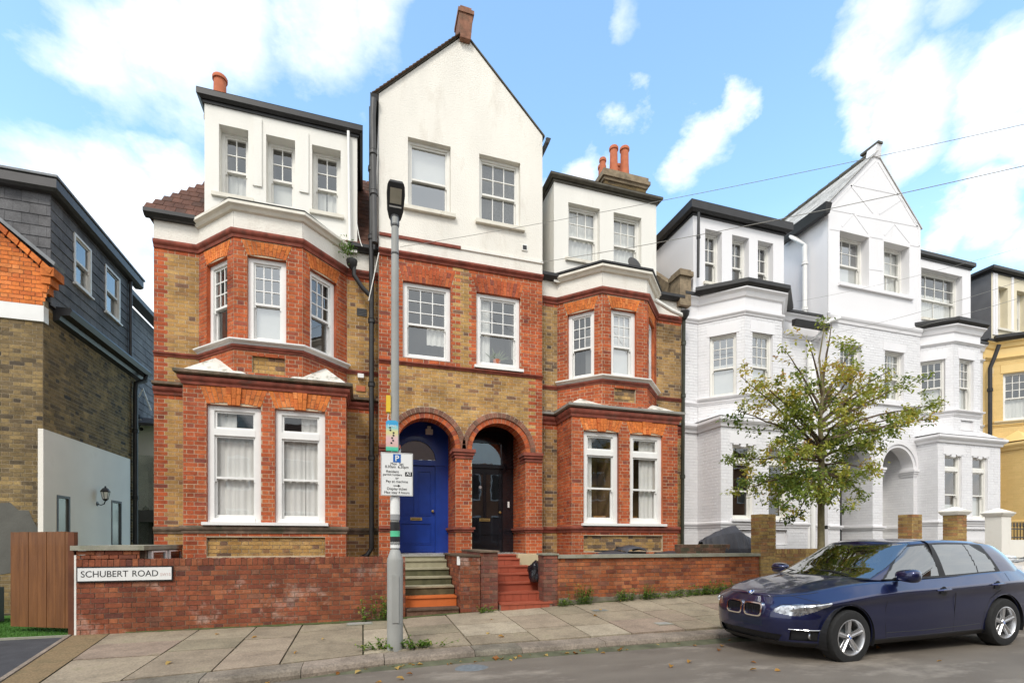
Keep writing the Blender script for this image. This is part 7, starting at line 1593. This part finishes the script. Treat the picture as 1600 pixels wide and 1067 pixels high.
        p = low(1.85, tt); fo.location = (p[0]+.0, sy*(p[1]-.02), p[2]); fo.rotation_euler = (0,0,sy*1.0)
        mb = MB(); pp = []
        for i in range(NS):
            if .60 < arcs[i] < .95: q_ = low(2.33, i/NS); pp.append((q_[0]-.003, sy*(q_[1]+.003), q_[2]))
        mb.tube(pp, .0045, 6); mb.build('fog_trim','chrome' if badge else 'plastic_black',root)
        pp = []
        for i in range(NS):     # bright rim of the headlight
            if .44 < arcs[i] < 1.0: a_ = arcs[i]; kk = 4.0; zt = .674+(a_-.44)*.085-max(0,.50-a_)**1.2; 
            else: continue
            bz_ = min([(abs(low(f_*.05, i/NS)[2]-zt), f_*.05) for f_ in range(60,120)])[1]; q_ = low(bz_, i/NS); pp.append((q_[0]-.002, sy*(q_[1]+.001), q_[2]))
        mb = MB(); mb.tube(pp, .004, 5); mb.build('headlight_rim','plastic_black',root)
        # kidney or plain grille halves
        kx = .012; n = 28; outer, inner = [], []
        for i in range(n):
            an = 2*math.pi*i/n; ex = .42; cu, su = math.copysign(abs(math.cos(an))**ex, math.cos(an)), math.copysign(abs(math.sin(an))**ex, math.sin(an))
            for lst, rw, rh in ((outer,.14,.086),(inner,.122,.071)): 
                yy_ = .156+cu*rw*(1+.05*su); zz_ = .598+su*rh; lst.append((kx-.022+.12*max(0,yy_-.1)**1.4+.22*max(0,zz_-.585), sy*yy_, zz_))
        fr_o = MB()
        for i in range(n):
            j = (i+1) % n; a, b, c, d = outer[i], outer[j], inner[j], inner[i]; up_ = lambda p, dx: (p[0]+dx, p[1], p[2])
            fr_o.quad(a,b,c,d); fr_o.quad(d,c,up_(c,.05),up_(d,.05)); fr_o.quad(a,b,up_(b,.05),up_(a,.05))
        fo2 = fr_o.build('grille_frame','chrome',root,smooth=True)
        bk2 = MB(); bk2.poly([(p[0]+.045,p[1],p[2]) for p in inner]); bk2.build('grille_back','plastic_black',fo2,fix=False)
        for i in range(9):
            yy_ = .05+i*.0265; mb = MB(); mb.box(kx-.008+.1*max(0,yy_-.1)**1.4,kx+.03,sy*yy_-.004,sy*yy_+.004,.541,.655); mb.build('grille_bar','plastic_black',fo2)
    if badge:
        bo = thing('x','x','x'); del bo['label']; del bo['category']; bpy.data.objects.remove(bo, do_unlink=True)
        rim = MB(); rim.lathe([(0,0),(.042,0),(.042,.006),(.036,.009),(.0,.009)], n=24); br_ = rim.build('bonnet_badge','chrome',root); br_.location = (.132,0,.785); br_.rotation_euler = (0,math.radians(-48),0)
        for (m_, rr, z_) in (('ink',.038,.0095),):
            b_ = MB(); b_.poly([(rr*math.cos(e*.2618),rr*math.sin(e*.2618),z_) for e in range(24)]); b_.build('badge_ring',m_,br_,fix=False)
        for qd in range(4): b_ = MB(); b_.poly([(0,0,.0102)]+[(.024*math.cos(math.radians(90*qd+11.25*e)),.024*math.sin(math.radians(90*qd+11.25*e)),.0102) for e in range(9)]); b_.build('badge_quarter','badge_blue' if qd % 2 else 'badge_white',br_,fix=False)
    # wipers, floor, seats, wheel
    for sy in (-.5,.25): mb = MB(); mb.tube([(1.17,sy,1.0),(1.2,sy+.28,1.035),(1.21,sy+.5,1.03)], .008, 5); mb.build('wiper','plastic_black',root)
    mb = MB(); mb.box(.4,3.95,-.72,.72,.2,.3); mb.build('floor_pan','plastic_black',root)
    mb = MB(); mb.box(1.35,1.75,-.68,.68,.6,.93); mb.build('dashboard','seat',root)
    mb = MB(); ring_ = [(1.86,-.33 if not badge else .33,0)]; cy_ = .34
    mb.tube([(1.84+.07*math.sin(a_*.3927)*.4, cy_+.17*math.cos(a_*.3927), .93+.16*math.sin(a_*.3927)) for a_ in range(17)], .013, 6); mb.build('steering_wheel','seat',root)
    for (sx_, sy_) in ((2.2,-.36),(2.2,.36),(3.15,-.36),(3.15,.36)):
        mb = MB(); mb.hexa([(sx_-.3,sy_-.24,.4),(sx_+.2,sy_-.24,.4),(sx_+.2,sy_+.24,.4),(sx_-.3,sy_+.24,.4),(sx_-.3,sy_-.24,.56),(sx_+.15,sy_-.24,.54),(sx_+.15,sy_+.24,.54),(sx_-.3,sy_+.24,.56)])
        mb.hexa([(sx_+.1,sy_-.24,.5),(sx_+.24,sy_-.24,.5),(sx_+.24,sy_+.24,.5),(sx_+.1,sy_+.24,.5),(sx_+.28,sy_-.19,1.08),(sx_+.37,sy_-.19,1.08),(sx_+.37,sy_+.19,1.08),(sx_+.28,sy_+.19,1.08)]); mb.box(sx_+.29,sx_+.38,sy_-.12,sy_+.12,1.12,1.26); mb.build('seat','seat',root)
    return root
carX, carY = 4.66, 5.12
bc = build_car('paint_blue', 'parked_car', 'dark blue hatchback parked at the kerb in the right foreground', (carX, carY, -.038), True); bc.rotation_euler = (0, -.016, 0)
# the white car behind is the same size of hatchback: copied object by object
wc = build_car('paint_white', 'parked_car', 'white car parked behind the blue one, only its front corner in view', (carX+5.6, carY+.15, .06), False)
